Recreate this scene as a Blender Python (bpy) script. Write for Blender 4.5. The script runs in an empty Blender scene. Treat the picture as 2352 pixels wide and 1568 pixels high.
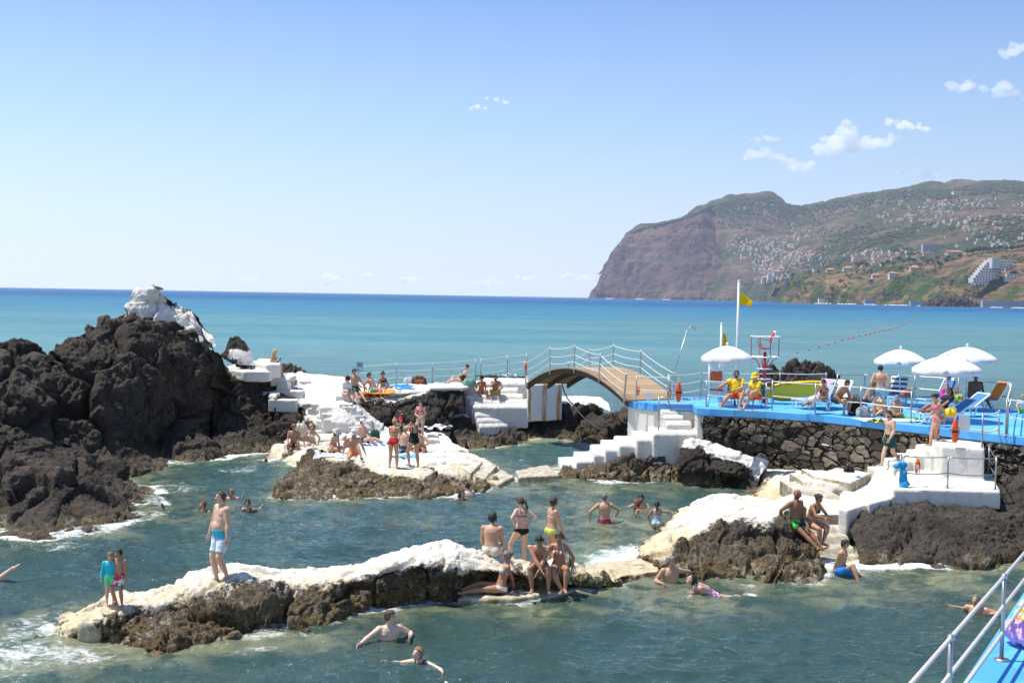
# Rock pools with whitewashed steps, a timber bridge and a blue bathing deck below a far headland.
SKY_AIR, SKY_DUST, SKY_OZ, SKY_STR = 1.0, .3, 1.5, .09
SUN_STR, EXPO = 4.3, .62
HAZE_C, HAZE_D = (.82, .87, 1.), 3.9e-5
SKY_RAMP = ((.86,.93,.98),(.80,.90,1.),(.60,.78,1.),(.42,.66,.98),(.20,.40,.88),(.14,.30,.70),(.08,.2,.5))
SKY_GAIN = .87
import bpy, bmesh, math, random
import numpy as np
from mathutils import Vector, Matrix
from mathutils.bvhtree import BVHTree
random.seed(7)
SC = bpy.context.scene
COL = SC.collection
PI = math.pi
R = math.radians
# ---------------------------------------------------------------- camera
F, CX, CY, CAMZ = 2613.0, 1176.0, 784.0, 6.8
PITCH, ROLL = R(2.29), R(1.0)
RC = Matrix.Rotation(PI/2-PITCH, 3, 'X') @ Matrix.Rotation(ROLL, 3, 'Z')
cd = bpy.data.cameras.new('camera'); cam = bpy.data.objects.new('camera', cd); COL.objects.link(cam)
cam.matrix_world = Matrix.Translation((0, 0, CAMZ)) @ RC.to_4x4()
cd.sensor_width = 36; cd.lens = 36*F/2352; cd.clip_end = 200000; cd.clip_start = .5
SC.camera = cam

def ray(x, y): return RC @ Vector(((x-CX)/F, -(y-CY)/F, -1))
def at(x, y, q):
    """photo point (2352 wide) -> world point; q < 20 is a height above the water, else a distance"""
    d = ray(x, y)
    t = (q-CAMZ)/d.z if q < 20 else q/d.y
    return Vector((d.x*t, d.y*t, CAMZ+d.z*t))
def proj(p):
    c = RC.transposed() @ (Vector(p)-Vector((0, 0, CAMZ)))
    return CX-F*c.x/c.z, CY+F*c.y/c.z
# ---------------------------------------------------------------- numpy noise
def _h(a, b, c, s=0):
    n = (a.astype(np.int64)*73856093) ^ (b.astype(np.int64)*19349663) ^ (c.astype(np.int64)*83492791) ^ (s*2654435)
    n = n & 0xffffffff
    n = ((n ^ (n >> 16))*0x45d9f3b) & 0xffffffff
    n = ((n ^ (n >> 16))*0x45d9f3b) & 0xffffffff
    n = n ^ (n >> 16)
    return (n & 0xffffff)/float(0xffffff)
def vnoise(p, s=0):
    i = np.floor(p); f = p-i; f = f*f*f*(f*(f*6-15)+10); i = i.astype(np.int64)
    x, y, z = i[:, 0], i[:, 1], i[:, 2]; u, v, w = f[:, 0], f[:, 1], f[:, 2]
    def g(a, b, c): return _h(x+a, y+b, z+c, s)
    a = g(0,0,0)*(1-u)+g(1,0,0)*u; b = g(0,1,0)*(1-u)+g(1,1,0)*u
    c = g(0,0,1)*(1-u)+g(1,0,1)*u; d = g(0,1,1)*(1-u)+g(1,1,1)*u
    return ((a*(1-v)+b*v)*(1-w)+(c*(1-v)+d*v)*w)*2-1
def fbm(p, o=4, s=0, gain=.5, ridge=False):
    t = np.zeros(len(p)); a = 1.; k = 1.; tot = 0
    for j in range(o):
        n = vnoise(p*k+j*17.3, s+j)
        if ridge: n = 1-2*np.abs(n)
        t += a*n; tot += a; a *= gain; k *= 2.03
    return t/tot
def worley(p, s=0, facet=False):
    i = np.floor(p).astype(np.int64)
    best = np.zeros_like(p)
    f1 = np.full(len(p), 9.); f2 = np.full(len(p), 9.); idn = np.zeros(len(p))
    for a in (-1, 0, 1):
        for b in (-1, 0, 1):
            for c in (-1, 0, 1):
                x, y, z = i[:, 0]+a, i[:, 1]+b, i[:, 2]+c
                q = np.stack([x+_h(x, y, z, s+1), y+_h(x, y, z, s+2), z+_h(x, y, z, s+3)], 1)
                d = np.sqrt(((p-q)**2).sum(1))
                near = d < f1
                f2 = np.where(near, f1, np.minimum(f2, d)); idn = np.where(near, _h(x, y, z, s+4), idn)
                f1 = np.where(near, d, f1); best[near] = (p-q)[near]
    if facet:
        rv = np.stack([np.sin(idn*977+k*2.1) for k in range(3)], 1)
        return f1, f2, idn, (rv*best).sum(1)
    return f1, f2, idn
def sst(a, b, x):
    t = np.clip((x-a)/(b-a), 0, 1); return t*t*(3-2*t)
# ---------------------------------------------------------------- objects
def tag(o, label=None, cat=None, group=None, kind=None):
    if label: o['label'] = label
    if cat: o['category'] = cat
    if group: o['group'] = group
    if kind: o['kind'] = kind
    return o
def empty(name, loc=(0, 0, 0), rz=0, label=None, cat=None, group=None, kind=None):
    o = bpy.data.objects.new(name, None); COL.objects.link(o); o.empty_display_size = .2
    o.location = loc; o.rotation_euler = (0, 0, rz)
    return tag(o, label, cat, group, kind)
def link(name, me, mat=None, parent=None, loc=None):
    o = bpy.data.objects.new(name, me); COL.objects.link(o)
    if mat is not None:
        me.materials.clear()
        for m in (mat if isinstance(mat, (list, tuple)) else [mat]): me.materials.append(m)
    if parent is not None: o.parent = parent
    if loc is not None: o.location = loc
    return o
def mesh_np(name, co, faces, smooth=True, attrs=None):
    me = bpy.data.meshes.new(name)
    co = np.asarray(co, dtype=np.float32)
    if isinstance(faces, np.ndarray) and faces.ndim == 2:
        k = faces.shape[1]; n = len(faces)
        me.vertices.add(len(co)); me.vertices.foreach_set('co', co.ravel())
        me.loops.add(n*k); me.loops.foreach_set('vertex_index', faces.astype(np.int32).ravel())
        me.polygons.add(n); me.polygons.foreach_set('loop_start', np.arange(0, n*k, k, dtype=np.int32))
        me.update(calc_edges=True)
    else:
        me.from_pydata([tuple(c) for c in co], [], [tuple(f) for f in faces])
    if smooth: me.polygons.foreach_set('use_smooth', np.ones(len(me.polygons), dtype=bool))
    for k, v in (attrs or {}).items():
        a = me.attributes.new(k, 'FLOAT', 'POINT'); a.data.foreach_set('value', np.asarray(v, dtype=np.float32))
    me.update()
    return me
def grid_faces(nv, nu):
    a = (np.arange(nv-1)[:, None]*nu+np.arange(nu-1)[None, :]).ravel()
    return np.stack([a, a+1, a+nu+1, a+nu], 1)
class MB:
    """collects simple solids into one mesh"""
    def __init__(s): s.v = []; s.f = []; s.m = []
    def add(s, v, f, mi=0):
        o = len(s.v); s.v += [Vector(p) for p in v]; s.f += [tuple(i+o for i in q) for q in f]; s.m += [mi]*len(f); return s
    def box(s, c, d, rz=0, mi=0, M=None):
        v = []
        for z in (-.5, .5):
            for y in (-.5, .5):
                for x in (-.5, .5): v.append(Vector((x*d[0], y*d[1], z*d[2])))
        Rm = M if M is not None else Matrix.Rotation(rz, 3, 'Z')
        v = [Rm @ p + Vector(c) for p in v]
        return s.add(v, [(0,2,3,1),(4,5,7,6),(0,1,5,4),(2,6,7,3),(0,4,6,2),(1,3,7,5)], mi)
    def tube(s, pts, r, n=8, mi=0, caps=True):
        pts = [Vector(p) for p in pts]; rs = r if isinstance(r, (list, tuple)) else [r]*len(pts)
        rings = []; up = None
        for i, p in enumerate(pts):
            t = (pts[min(i+1, len(pts)-1)]-pts[max(i-1, 0)])
            t = t.normalized() if t.length > 1e-9 else Vector((0, 0, 1))
            if up is None:
                up = Vector((0, 0, 1)) if abs(t.z) < .9 else Vector((1, 0, 0))
            a = t.cross(up)
            if a.length < 1e-6: a = t.cross(Vector((.3, 1, .2)))
            a.normalize(); b = a.cross(t).normalized(); up = b
            rings.append([p+(a*math.cos(k*2*PI/n)+b*math.sin(k*2*PI/n))*rs[i] for k in range(n)])
        v = [q for g in rings for q in g]; f = []
        for i in range(len(pts)-1):
            for k in range(n):
                k2 = (k+1) % n
                f.append((i*n+k, i*n+k2, (i+1)*n+k2, (i+1)*n+k))
        if caps:
            f.append(tuple(range(n-1, -1, -1))); f.append(tuple(range((len(pts)-1)*n, len(pts)*n)))
        return s.add(v, f, mi)
    def lathe(s, c, prof, n=16, mi=0, M=None, caps=True):
        v = []; f = []; Rm = M if M is not None else Matrix.Identity(3)
        for (r, z) in prof:
            for k in range(n):
                v.append(Rm @ Vector((r*math.cos(2*PI*k/n), r*math.sin(2*PI*k/n), z))+Vector(c))
        for i in range(len(prof)-1):
            for k in range(n):
                k2 = (k+1) % n; f.append((i*n+k, i*n+k2, (i+1)*n+k2, (i+1)*n+k))
        if caps:
            f.append(tuple(range(n-1, -1, -1))); f.append(tuple(range((len(prof)-1)*n, len(prof)*n)))
        return s.add(v, f, mi)
    def ell(s, c, r, M=None, n=12, m=8, mi=0):
        prof = [(max(math.sin(PI*i/m), .001), -math.cos(PI*i/m)) for i in range(m+1)]
        S = Matrix.Diagonal(Vector(r)); Rm = (M @ S) if M is not None else S
        return s.lathe(c, prof, n, mi, Rm)
    def prism(s, poly, z0, z1, mi=0):
        n = len(poly)
        ar = sum(poly[i][0]*poly[(i+1) % n][1]-poly[(i+1) % n][0]*poly[i][1] for i in range(n))
        if ar < 0: poly = poly[::-1]
        za = z0 if isinstance(z0, (list, tuple)) else [z0]*n
        zb = z1 if isinstance(z1, (list, tuple)) else [z1]*n
        v = [(p[0], p[1], za[i]) for i, p in enumerate(poly)]+[(p[0], p[1], zb[i]) for i, p in enumerate(poly)]
        f = [tuple(range(n-1, -1, -1)), tuple(range(n, 2*n))]+[(i, (i+1) % n, n+(i+1) % n, n+i) for i in range(n)]
        return s.add(v, f, mi)
    def mesh(s, name, smooth=False, org=None):
        me = bpy.data.meshes.new(name); o = Vector(org) if org is not None else Vector()
        me.from_pydata([tuple(p-o) for p in s.v], [], s.f)
        me.polygons.foreach_set('material_index', np.array(s.m, dtype=np.int32))
        if smooth: me.polygons.foreach_set('use_smooth', np.ones(len(s.f), dtype=bool))
        me.update(); return me
    def build(s, name, mat, parent=None, smooth=False, loc=None, org=None, bevel=0):
        o = link(name, s.mesh(name, smooth, org), mat, parent, org if org is not None else loc)
        if bevel:
            b = o.modifiers.new('bevel', 'BEVEL'); b.width = bevel; b.segments = 2; b.limit_method = 'ANGLE'
        return o
def evaluated(me, mods):
    """run modifiers on a mesh and return the result"""
    o = bpy.data.objects.new('work', me); COL.objects.link(o)
    for typ, kw in mods:
        m = o.modifiers.new(typ, typ)
        for k, v in kw.items(): setattr(m, k, v)
    dg = bpy.context.evaluated_depsgraph_get(); dg.update()
    r = bpy.data.meshes.new_from_object(o.evaluated_get(dg), depsgraph=dg)
    bpy.data.objects.remove(o); return r
def get_co(me):
    a = np.empty(len(me.vertices)*3, dtype=np.float32); me.vertices.foreach_get('co', a); return a.reshape(-1, 3).astype(np.float64)
def get_no(me):
    a = np.empty(len(me.vertices)*3, dtype=np.float32); me.vertices.foreach_get('normal', a); return a.reshape(-1, 3).astype(np.float64)
def set_co(me, co): me.vertices.foreach_set('co', np.asarray(co, dtype=np.float32).ravel()); me.update()
def copy_tree(o, parent=None):
    c = o.copy(); COL.objects.link(c)
    if parent is not None: c.parent = parent
    for ch in list(o.children): copy_tree(ch, c)
    return c
# ---------------------------------------------------------------- material helper
class NT:
    def __init__(s, name):
        s.m = bpy.data.materials.new(name); s.m.use_nodes = True; s.t = s.m.node_tree; s.t.nodes.clear()
        s.out = s.n('OutputMaterial')
    def n(s, typ, ins=None, **kw):
        nd = s.t.nodes.new('ShaderNode'+typ)
        for k, v in kw.items(): setattr(nd, k, v)
        for k, v in (ins or {}).items():
            sock = nd.inputs[k]
            if isinstance(v, bpy.types.NodeSocket): s.t.links.new(v, sock)
            elif hasattr(v, 'outputs'): s.t.links.new(v.outputs[0], sock)
            else:
                if sock.type == 'RGBA' and len(v) == 3: v = (*v, 1)
                sock.default_value = v
        return nd
    def math(s, op, a, b=0., c=None, clamp=False):
        ins = {0: a, 1: b}
        if c is not None: ins[2] = c
        return s.n('Math', ins, operation=op, use_clamp=clamp).outputs[0]
    def noise(s, vec, scale, detail=4, rough=.55, dist=0.):
        return s.n('TexNoise', {'Vector': vec, 'Scale': scale, 'Detail': detail, 'Roughness': rough, 'Distortion': dist}).outputs[0]
    def mix(s, fac, a, b, blend='MIX'):
        nd = s.t.nodes.new('ShaderNodeMix'); nd.data_type = 'RGBA'; nd.blend_type = blend
        for i, v in ((0, fac), (6, a), (7, b)):
            if isinstance(v, bpy.types.NodeSocket): s.t.links.new(v, nd.inputs[i])
            else: nd.inputs[i].default_value = ((*v, 1) if (i > 0 and len(v) == 3) else v)
        return nd.outputs[2]
    def step(s, x, a, b):
        return s.n('MapRange', {'Value': x, 'From Min': a, 'From Max': b}, interpolation_type='SMOOTHSTEP').outputs[0]
    def attr(s, name): return s.n('Attribute', attribute_name=name).outputs['Fac']
    def pos(s): return s.n('NewGeometry').outputs['Position']
    def obj(s): return s.n('TexCoord').outputs['Object']
    def bump(s, h, strength=.5, dist=.05, normal=None):
        ins = {'Height': h, 'Strength': strength, 'Distance': dist}
        if normal is not None: ins['Normal'] = normal
        return s.n('Bump', ins).outputs[0]
    def bsdf(s, col, rough=.6, normal=None, metal=0., spec=.5, **kw):
        ins = {'Base Color': col, 'Roughness': rough, 'Metallic': metal, 'Specular IOR Level': spec}
        if normal is not None: ins['Normal'] = normal
        ins.update(kw)
        b = s.n('BsdfPrincipled', ins); s.t.links.new(b.outputs[0], s.out.inputs[0]); return s.m
_mc = {}
def plain(name, col, rough=.6, var=.15, scale=8., bump=.0, metal=0., spec=.5, bscale=None, bdist=.02):
    """a material with soft colour variation and optional bump"""
    if name in _mc: return _mc[name]
    t = NT(name); P = t.obj()
    n = t.noise(P, scale, 3); d = tuple(c*(1-var) for c in col); l = tuple(min(1, c*(1+var)) for c in col)
    nm = t.bump(t.noise(P, bscale or scale*4, 3), bump, bdist) if bump else None
    _mc[name] = t.bsdf(t.mix(n, d, l), rough, nm, metal, spec)
    return _mc[name]
# ---------------------------------------------------------------- light and sky
SUN = Vector((-.40, .07, 1)).normalized()
w = bpy.data.worlds.new('World'); SC.world = w; w.use_nodes = True
wt = w.node_tree; bg = wt.nodes['Background']
sky = wt.nodes.new('ShaderNodeTexSky'); sky.sky_type = 'NISHITA'; sky.sun_disc = False
sky.sun_elevation = math.asin(SUN.z); sky.sun_rotation = math.atan2(SUN.x, SUN.y)
sky.altitude = 0; sky.air_density = SKY_AIR; sky.dust_density = SKY_DUST; sky.ozone_density = SKY_OZ
def wn(typ, **kw):
    n = wt.nodes.new('ShaderNode'+typ)
    for k, v in kw.items(): setattr(n, k, v)
    return n
tc = wn('TexCoord'); sep = wn('SeparateXYZ'); wt.links.new(tc.outputs['Generated'], sep.inputs[0])
rp = wn('ValToRGB'); wt.links.new(sep.outputs[2], rp.inputs[0])
el = rp.color_ramp.elements
el[0].position = 0; el[1].position = 1
for p_ in (.035, .09, .15, .26, .5): el.new(p_)
for e_, c_ in zip(el, SKY_RAMP): e_.color = (*c_, 1)
dt = wn('VectorMath', operation='DOT_PRODUCT'); wt.links.new(tc.outputs['Generated'], dt.inputs[0]); dt.inputs[1].default_value = Vector((SUN.x, SUN.y, 0)).normalized()
mr = wn('MapRange'); wt.links.new(dt.outputs['Value'], mr.inputs[0]); mr.inputs[1].default_value = -.5; mr.inputs[2].default_value = .9; mr.inputs[3].default_value = .66; mr.inputs[4].default_value = 1.0
sc_ = wn('VectorMath', operation='SCALE'); wt.links.new(rp.outputs[0], sc_.inputs[0]); wt.links.new(mr.outputs[0], sc_.inputs['Scale'])
sc2 = wn('VectorMath', operation='SCALE'); wt.links.new(sc_.outputs[0], sc2.inputs[0]); sc2.inputs['Scale'].default_value = SKY_GAIN/SKY_STR
mx = wn('Mix', data_type='RGBA'); mx.inputs[0].default_value = .85; wt.links.new(sky.outputs[0], mx.inputs[6]); wt.links.new(sc2.outputs[0], mx.inputs[7])
wt.links.new(mx.outputs[2], bg.inputs[0]); bg.inputs[1].default_value = SKY_STR
ld = bpy.data.lights.new('sun', 'SUN'); ld.energy = SUN_STR; ld.angle = R(.53); ld.color = (1, .95, .87)
lo = bpy.data.objects.new('sun', ld); COL.objects.link(lo); lo.rotation_euler = SUN.to_track_quat('Z', 'Y').to_euler()
SC.view_settings.view_transform = 'Standard'; SC.view_settings.look = 'None'
SC.view_settings.exposure = EXPO; SC.view_settings.gamma = 1
SC.cycles.max_bounces = 14; SC.cycles.diffuse_bounces = 3; SC.cycles.glossy_bounces = 3
SC.cycles.transparent_max_bounces = 12; SC.cycles.volume_bounces = 14
SC.cycles.sample_clamp_indirect = 6
# ---------------------------------------------------------------- painted rock
def rock_material(name, dark, light, tide=1.0, stain=.25, tidez=.55, seed=0., white=(.68, .655, .6), edge=.6, soft=0.):
    t = NT(name); P = t.n('VectorMath', {0: t.pos(), 1: (seed, seed*.7, 0)}, operation='ADD').outputs[0]
    n1 = t.noise(P, .8, 4); n2 = t.noise(P, 3.5, 5, .65); n3 = t.noise(P, 13, 5, .7); n4 = t.noise(P, 45, 3, .6)
    z = t.n('SeparateXYZ', {0: t.pos()}).outputs[2]
    m = t.math
    k = m('ADD', m('MULTIPLY', n1, .5), m('MULTIPLY', n3, .5))
    rock = t.mix(t.step(k, .34, .66), dark, light)
    rock = t.mix(m('MULTIPLY', t.step(n4, .58, .75), .45), rock, tuple(min(1, c*2.1) for c in light))
    rock = t.mix(m('MULTIPLY', t.step(n3, .5, .3), .6), rock, tuple(c*.5 for c in dark))
    lichen = m('MULTIPLY', t.step(n2, .6, .68), m('MULTIPLY', t.step(n4, .45, .6), .5))
    rock = t.mix(lichen, rock, (.27, .24, .2))
    rough = m('SUBTRACT', .92, m('MULTIPLY', n3, .1))
    tz = m('ADD', z, m('MULTIPLY', m('SUBTRACT', n1, .5), 1.1))
    tz = m('ADD', tz, m('MULTIPLY', m('SUBTRACT', n3, .5), .5))
    tm = m('MULTIPLY', t.step(tz, tidez+.35, tidez-.25), tide)
    gold = t.mix(t.step(n3, .38, .62), (.05, .033, .012), (.21, .14, .05))
    gold = t.mix(m('MULTIPLY', t.step(n2, .52, .62), t.step(n4, .4, .6)), gold, (.5, .45, .36))
    rock = t.mix(tm, rock, gold)
    rough = m('SUBTRACT', rough, m('MULTIPLY', tm, .45))
    pa = t.attr('paint')
    pm = m('ADD', pa, m('ADD', m('MULTIPLY', m('SUBTRACT', n2, .5), edge*1.3), m('MULTIPLY', m('SUBTRACT', n3, .5), edge*1.2)))
    pm = t.step(pm, .44-soft, .54+soft)
    chip = m('MULTIPLY', t.step(n3, .655, .7), t.step(n1, .4, .6)); pm = m('MULTIPLY', pm, m('SUBTRACT', 1., m('MULTIPLY', chip, .85)))
    veins = t.noise(t.n('Mapping', {'Vector': P, 'Scale': (1.6, 2.6, 3.5)}).outputs[0], 1.3, 6, .68, 1.2)
    st = m('MULTIPLY', t.step(veins, .52, .68), stain)
    low = m('MULTIPLY', t.step(tz, tidez+.35, tidez-.1), .75*tide)
    st = m('MAXIMUM', st, low)
    wcol = t.mix(t.step(n3, .3, .7), tuple(c*.93 for c in white), white)
    wcol = t.mix(st, wcol, t.mix(t.step(n2, .35, .65), (.62, .49, .24), (.36, .28, .13)))
    wcol = t.mix(m('MULTIPLY', t.step(n1, .5, .7), .35), wcol, (.55, .5, .41))
    wcol = t.mix(m('MULTIPLY', t.step(n2, .58, .72), .5), wcol, (.33, .3, .25))
    wcol = t.mix(m('MULTIPLY', t.step(n4, .6, .68), m('MULTIPLY', t.step(n2, .45, .6), .8)), wcol, (.13, .11, .085))
    col = t.mix(pm, rock, wcol)
    h = m('ADD', m('MULTIPLY', n2, .6), m('ADD', m('MULTIPLY', n3, .4), m('MULTIPLY', n4, .12)))
    nm = t.n('Bump', {'Height': h, 'Strength': m('SUBTRACT', 1., m('MULTIPLY', pm, .62)), 'Distance': .22}).outputs[0]
    return t.bsdf(col, rough, nm, spec=.35)
M_ROCK = rock_material('volcanic_rock', (.018, .0142, .0105), (.1, .08, .06))
M_ROCKW = rock_material('whitewashed_rock', (.022, .018, .014), (.075, .061, .047), stain=.42, seed=3)
M_ROCKN = rock_material('stained_whitewashed_rock', (.038, .03, .02), (.15, .118, .077), stain=.8, tidez=.85, seed=9, white=(.74, .69, .585), edge=.7, soft=.1)
M_ROCKB = rock_material('brown_rock', (.03, .025, .02), (.1, .083, .064), seed=5)
def concrete_material(name, stain=.25, white=(.68, .65, .585), low=1.1, drip=0.):
    t = NT(name); P = t.pos(); m = t.math
    n1 = t.noise(P, 1.1, 4); n2 = t.noise(P, 5, 5, .65); n3 = t.noise(P, 24, 4, .65)
    dr = t.noise(t.n('Mapping', {'Vector': P, 'Scale': (4, 4, .5)}).outputs[0], 1.5, 4, .6)
    z = t.n('SeparateXYZ', {0: P}).outputs[2]
    c = t.mix(t.step(n3, .3, .7), tuple(v*.94 for v in white), white)
    st = m('MULTIPLY', m('MULTIPLY', t.step(dr, .5, .68), t.step(n2, .35, .6)), stain)
    st = m('MAXIMUM', st, m('MULTIPLY', t.step(m('ADD', z, m('MULTIPLY', m('SUBTRACT', dr, .5), 1.4)), low, low-.8), m('MULTIPLY', t.step(n2, .3, .55), min(.9, stain*1.7))))
    c = t.mix(st, c, t.mix(t.step(n2, .35, .65), (.5, .42, .25), (.25, .2, .1)))
    c = t.mix(m('MULTIPLY', m('MULTIPLY', t.step(n2, .66, .7), t.step(n1, .5, .62)), .8), c, (.12, .11, .1))
    c = t.mix(m('MULTIPLY', t.step(n1, .52, .68), .4), c, (.47, .45, .4))
    c = t.mix(m('MULTIPLY', t.step(n3, .62, .7), m('MULTIPLY', t.step(n2, .48, .6), .6)), c, (.2, .18, .15))
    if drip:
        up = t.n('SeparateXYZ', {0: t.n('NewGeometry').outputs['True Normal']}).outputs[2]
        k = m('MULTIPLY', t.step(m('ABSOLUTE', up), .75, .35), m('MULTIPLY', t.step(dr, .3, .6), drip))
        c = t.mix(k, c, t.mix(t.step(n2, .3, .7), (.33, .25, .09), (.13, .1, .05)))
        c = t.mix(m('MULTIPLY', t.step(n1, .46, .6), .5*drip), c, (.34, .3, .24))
    nm = t.bump(m('ADD', m('MULTIPLY', n2, .6), m('MULTIPLY', n3, .3)), .8, .06)
    return t.bsdf(c, .85, nm, spec=.3)
M_CONC = concrete_material('whitewashed_concrete')
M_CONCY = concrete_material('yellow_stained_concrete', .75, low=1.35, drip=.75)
M_CONCC = concrete_material('clean_white_concrete', .3, low=.3)
# ---------------------------------------------------------------- lofted rocks
NC, WZ = 48, .45       # control columns; height of the sea
TERR = []          # everything that carries people or meets the water
def cr(P, T):
    """Catmull-Rom through rows of P at parameters T (0..n-1)"""
    n = len(P); i = np.clip(np.floor(T).astype(int), 0, n-2); f = (T-i)[:, None]
    p0 = P[np.maximum(i-1, 0)]; p1 = P[i]; p2 = P[i+1]; p3 = P[np.minimum(i+2, n-1)]
    m1 = (p2-p0)*.36; m2 = (p3-p1)*.36
    return (2*f**3-3*f**2+1)*p1+(f**3-2*f**2+f)*m1+(-2*f**3+3*f**2)*p2+(f**3-f**2)*m2
def loft(name, rows, nu, nv, mat, label, cat='rock', group=None, kind=None, amp=.25, cell=1.8, crack=.12, wamp=.3,
         seed=1, back=(1.5, 3.0), world=False, fine=.05, skirt=.6, org=None, stones=None):
    pts = []
    L = max(len(r) for r in rows)
    for r in rows:
        q = []
        for c in r:
            x, y, h = c[:3]; wv = c[3] if len(c) > 3 else 0.
            p = Vector((x, y, h)) if world else at(x, y, h if h >= 1 else WZ+(1-WZ)*h)
            q.append((*p, wv))
        q = np.array(q, dtype=float)
        if len(q) > 1:
            q = cr(q, np.linspace(0, len(q)-1, NC))
        pts.append(q)
    if skirt:
        q = pts[0].copy(); q[:, 2] = np.minimum(q[:, 2], .4)-1.6; q[:, 1] -= skirt; q[:, 3] = 0; pts.insert(0, q)
    if back:
        q = pts[-1].copy(); q[:, 1] += back[0]; q[:, 2] = q[:, 2]*.55-.1; q[:, 3] *= .6; pts.append(q)
        q = q.copy(); q[:, 1] += back[1]-back[0]; q[:, 2] = -1.2; q[:, 3] = 0; pts.append(q)
    G = np.array(pts)                                   # rows x NC x 4
    K = len(G)
    # spread the rows of the fine grid by the real distance between control rows
    dist = np.array([np.linalg.norm(G[i+1, :, :3]-G[i, :, :3], axis=1).mean() for i in range(K-1)])
    wts = dist.copy()
    if skirt: wts[0] *= .4
    if back: wts[-1] *= .35; wts[-2] *= .5
    s = np.concatenate([[0], np.cumsum(wts)]); s /= s[-1]
    tv = np.interp(np.linspace(0, 1, nv), s, np.arange(K))
    A = np.stack([cr(G[:, j], tv) for j in range(NC)], 1)          # nv x NC x 4
    tu = np.linspace(0, NC-1, nu)
    B = np.stack([cr(A[i], tu) for i in range(nv)], 0)             # nv x nu x 4
    P = B[..., :3].reshape(-1, 3); W = np.clip(B[..., 3].reshape(-1), 0, 1)
    du = np.gradient(B[..., :3], axis=1); dv = np.gradient(B[..., :3], axis=0)
    N = np.cross(du, dv).reshape(-1, 3); N /= np.maximum(np.linalg.norm(N, axis=1), 1e-6)[:, None]
    # settle the normals' variation
    k = 1-(1-wamp)*sst(.35, .6, W)
    wp = P+.35*np.stack([fbm(P*.9+7, 3, seed), fbm(P*.9+31, 3, seed+5), fbm(P*.9+57, 3, seed+9)], 1)
    D = amp*fbm(P*.45, 3, seed+20)
    if crack:
        f1, f2, idn, fc = worley(wp/cell, seed, True)
        D += k*((idn-.5)*crack*.9-crack*1.3*(1-sst(0, .1, f2-f1))+crack*1.5*fc)
        f1, f2, idn, fc = worley(wp/(cell*.36), seed+3, True)
        D += k*((idn-.5)*crack*.2-crack*.28*(1-sst(0, .16, f2-f1))+crack*.55*fc)
        f1, f2, idn, fc = worley(P/(cell*.13), seed+6, True)
        D += k*crack*.3*fc
    D += k*(fine*1.2*fbm(P*1.7, 4, seed+40, .55)-fine*.7*np.maximum(fbm(P*3.1, 3, seed+44, .5, True), 0)+fine*1.0*fbm(P*6, 4, seed+50, .68))
    D += (1-k)*.03*fbm(P*3, 3, seed+60)
    P = P+N*D[:, None]
    F_ = grid_faces(nv, nu)
    o0 = Vector(org) if org is not None else Vector(P.mean(0)); o0.z = 0
    me = mesh_np(name, P-np.array(o0), F_, True, {'paint': W})
    o = link(name, me, mat, loc=o0)
    tag(o, label, cat, group, kind); TERR.append(o)
    return o
def concrete(name, mb, mat, label=None, cat=None, voxel=.045, amp=.018, parent=None, group=None, smooth=2, terr=True, scale=2.5):
    """solids cast together: remeshed to one rounded, slightly uneven body"""
    me = mb.mesh(name)
    r = evaluated(me, [('REMESH', dict(mode='VOXEL', voxel_size=voxel, use_smooth_shade=True)), ('SMOOTH', dict(factor=.5, iterations=smooth))])
    co = get_co(r); no = get_no(r)
    co = co+no*(amp*fbm(co*scale, 3, 11)+amp*.6*fbm(co*7, 2, 13))[:, None]
    org = co.mean(0); org[2] = co[:, 2].min()
    set_co(r, co-org); r.name = name
    o = link(name, r, mat, parent, Vector(org))
    if label: tag(o, label, cat, group)
    if terr: TERR.append(o)
    return o
def P2(*pts, z=0.):
    """photo points on a level plane -> plan polygon"""
    return [tuple(at(x, y, z)[:2]) for x, y in pts]
# ---------------------------------------------------------------- the rocks
# (photo x, photo y, height or distance, white paint)
loft('rock', [
 [(-200,1240,0),(0,1236,0),(100,1237,0),(180,1232,0),(250,1226,0),(310,1208,0),(345,1195,0),(360,1187,0),(358,1178,0)],
 [(-200,1190,.6),(0,1180,.7),(100,1180,.75),(180,1180,.7),(250,1182,.6),(300,1185,.4),(335,1180,.2),(352,1180,.1),(354,1176,.05)],
 [(-200,1120,1.4),(0,1110,1.5),(100,1100,1.6),(180,1110,1.4),(240,1125,1.15),(290,1148,.8),(325,1165,.4),(350,1176,.1),(352,1174,.05)],
 [(-200,1060,2.0),(0,1050,2.1),(100,1045,2.0),(180,1060,1.7),(230,1085,1.3),(262,1105,.8),(300,1135,.4),(345,1172,.05),(350,1172,0)],
 [(-200,1000,2.5),(0,1000,2.6),(100,1000,2.5),(180,1020,2.0),(230,1060,1.4),(262,1090,.7),(300,1125,.2),(345,1165,0),(350,1168,0)]],
 330, 200, M_ROCK, 'low brown rock at the left edge of the photo', seed=2, cell=3., crack=.2, amp=.2, fine=.07)
loft('rock', [
 [(-200,1110,0),(-60,1108,0),(60,1108,0),(100,1106,0),(108,1100,0)],
 [(-200,1010,37.8),(-60,1010,38),(40,1020,38.7),(95,1020,39.3),(106,1015,40.5)],
 [(-200,900,39),(-60,900,39.2),(40,905,39.6),(97,910,40.1),(108,905,41.4)],
 [(-200,830,40.3),(-60,830,40.4),(40,830,40.7),(97,850,41.2),(109,850,42.3)],
 [(-200,785,42),(-60,778,42),(40,778,42),(85,790,42.3),(104,815,43)]],
 170, 210, M_ROCK, 'tall dark boulder at the left edge of the photo above the low brown rock', seed=3, cell=3.3, crack=.3, amp=.3, fine=.09)
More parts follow.
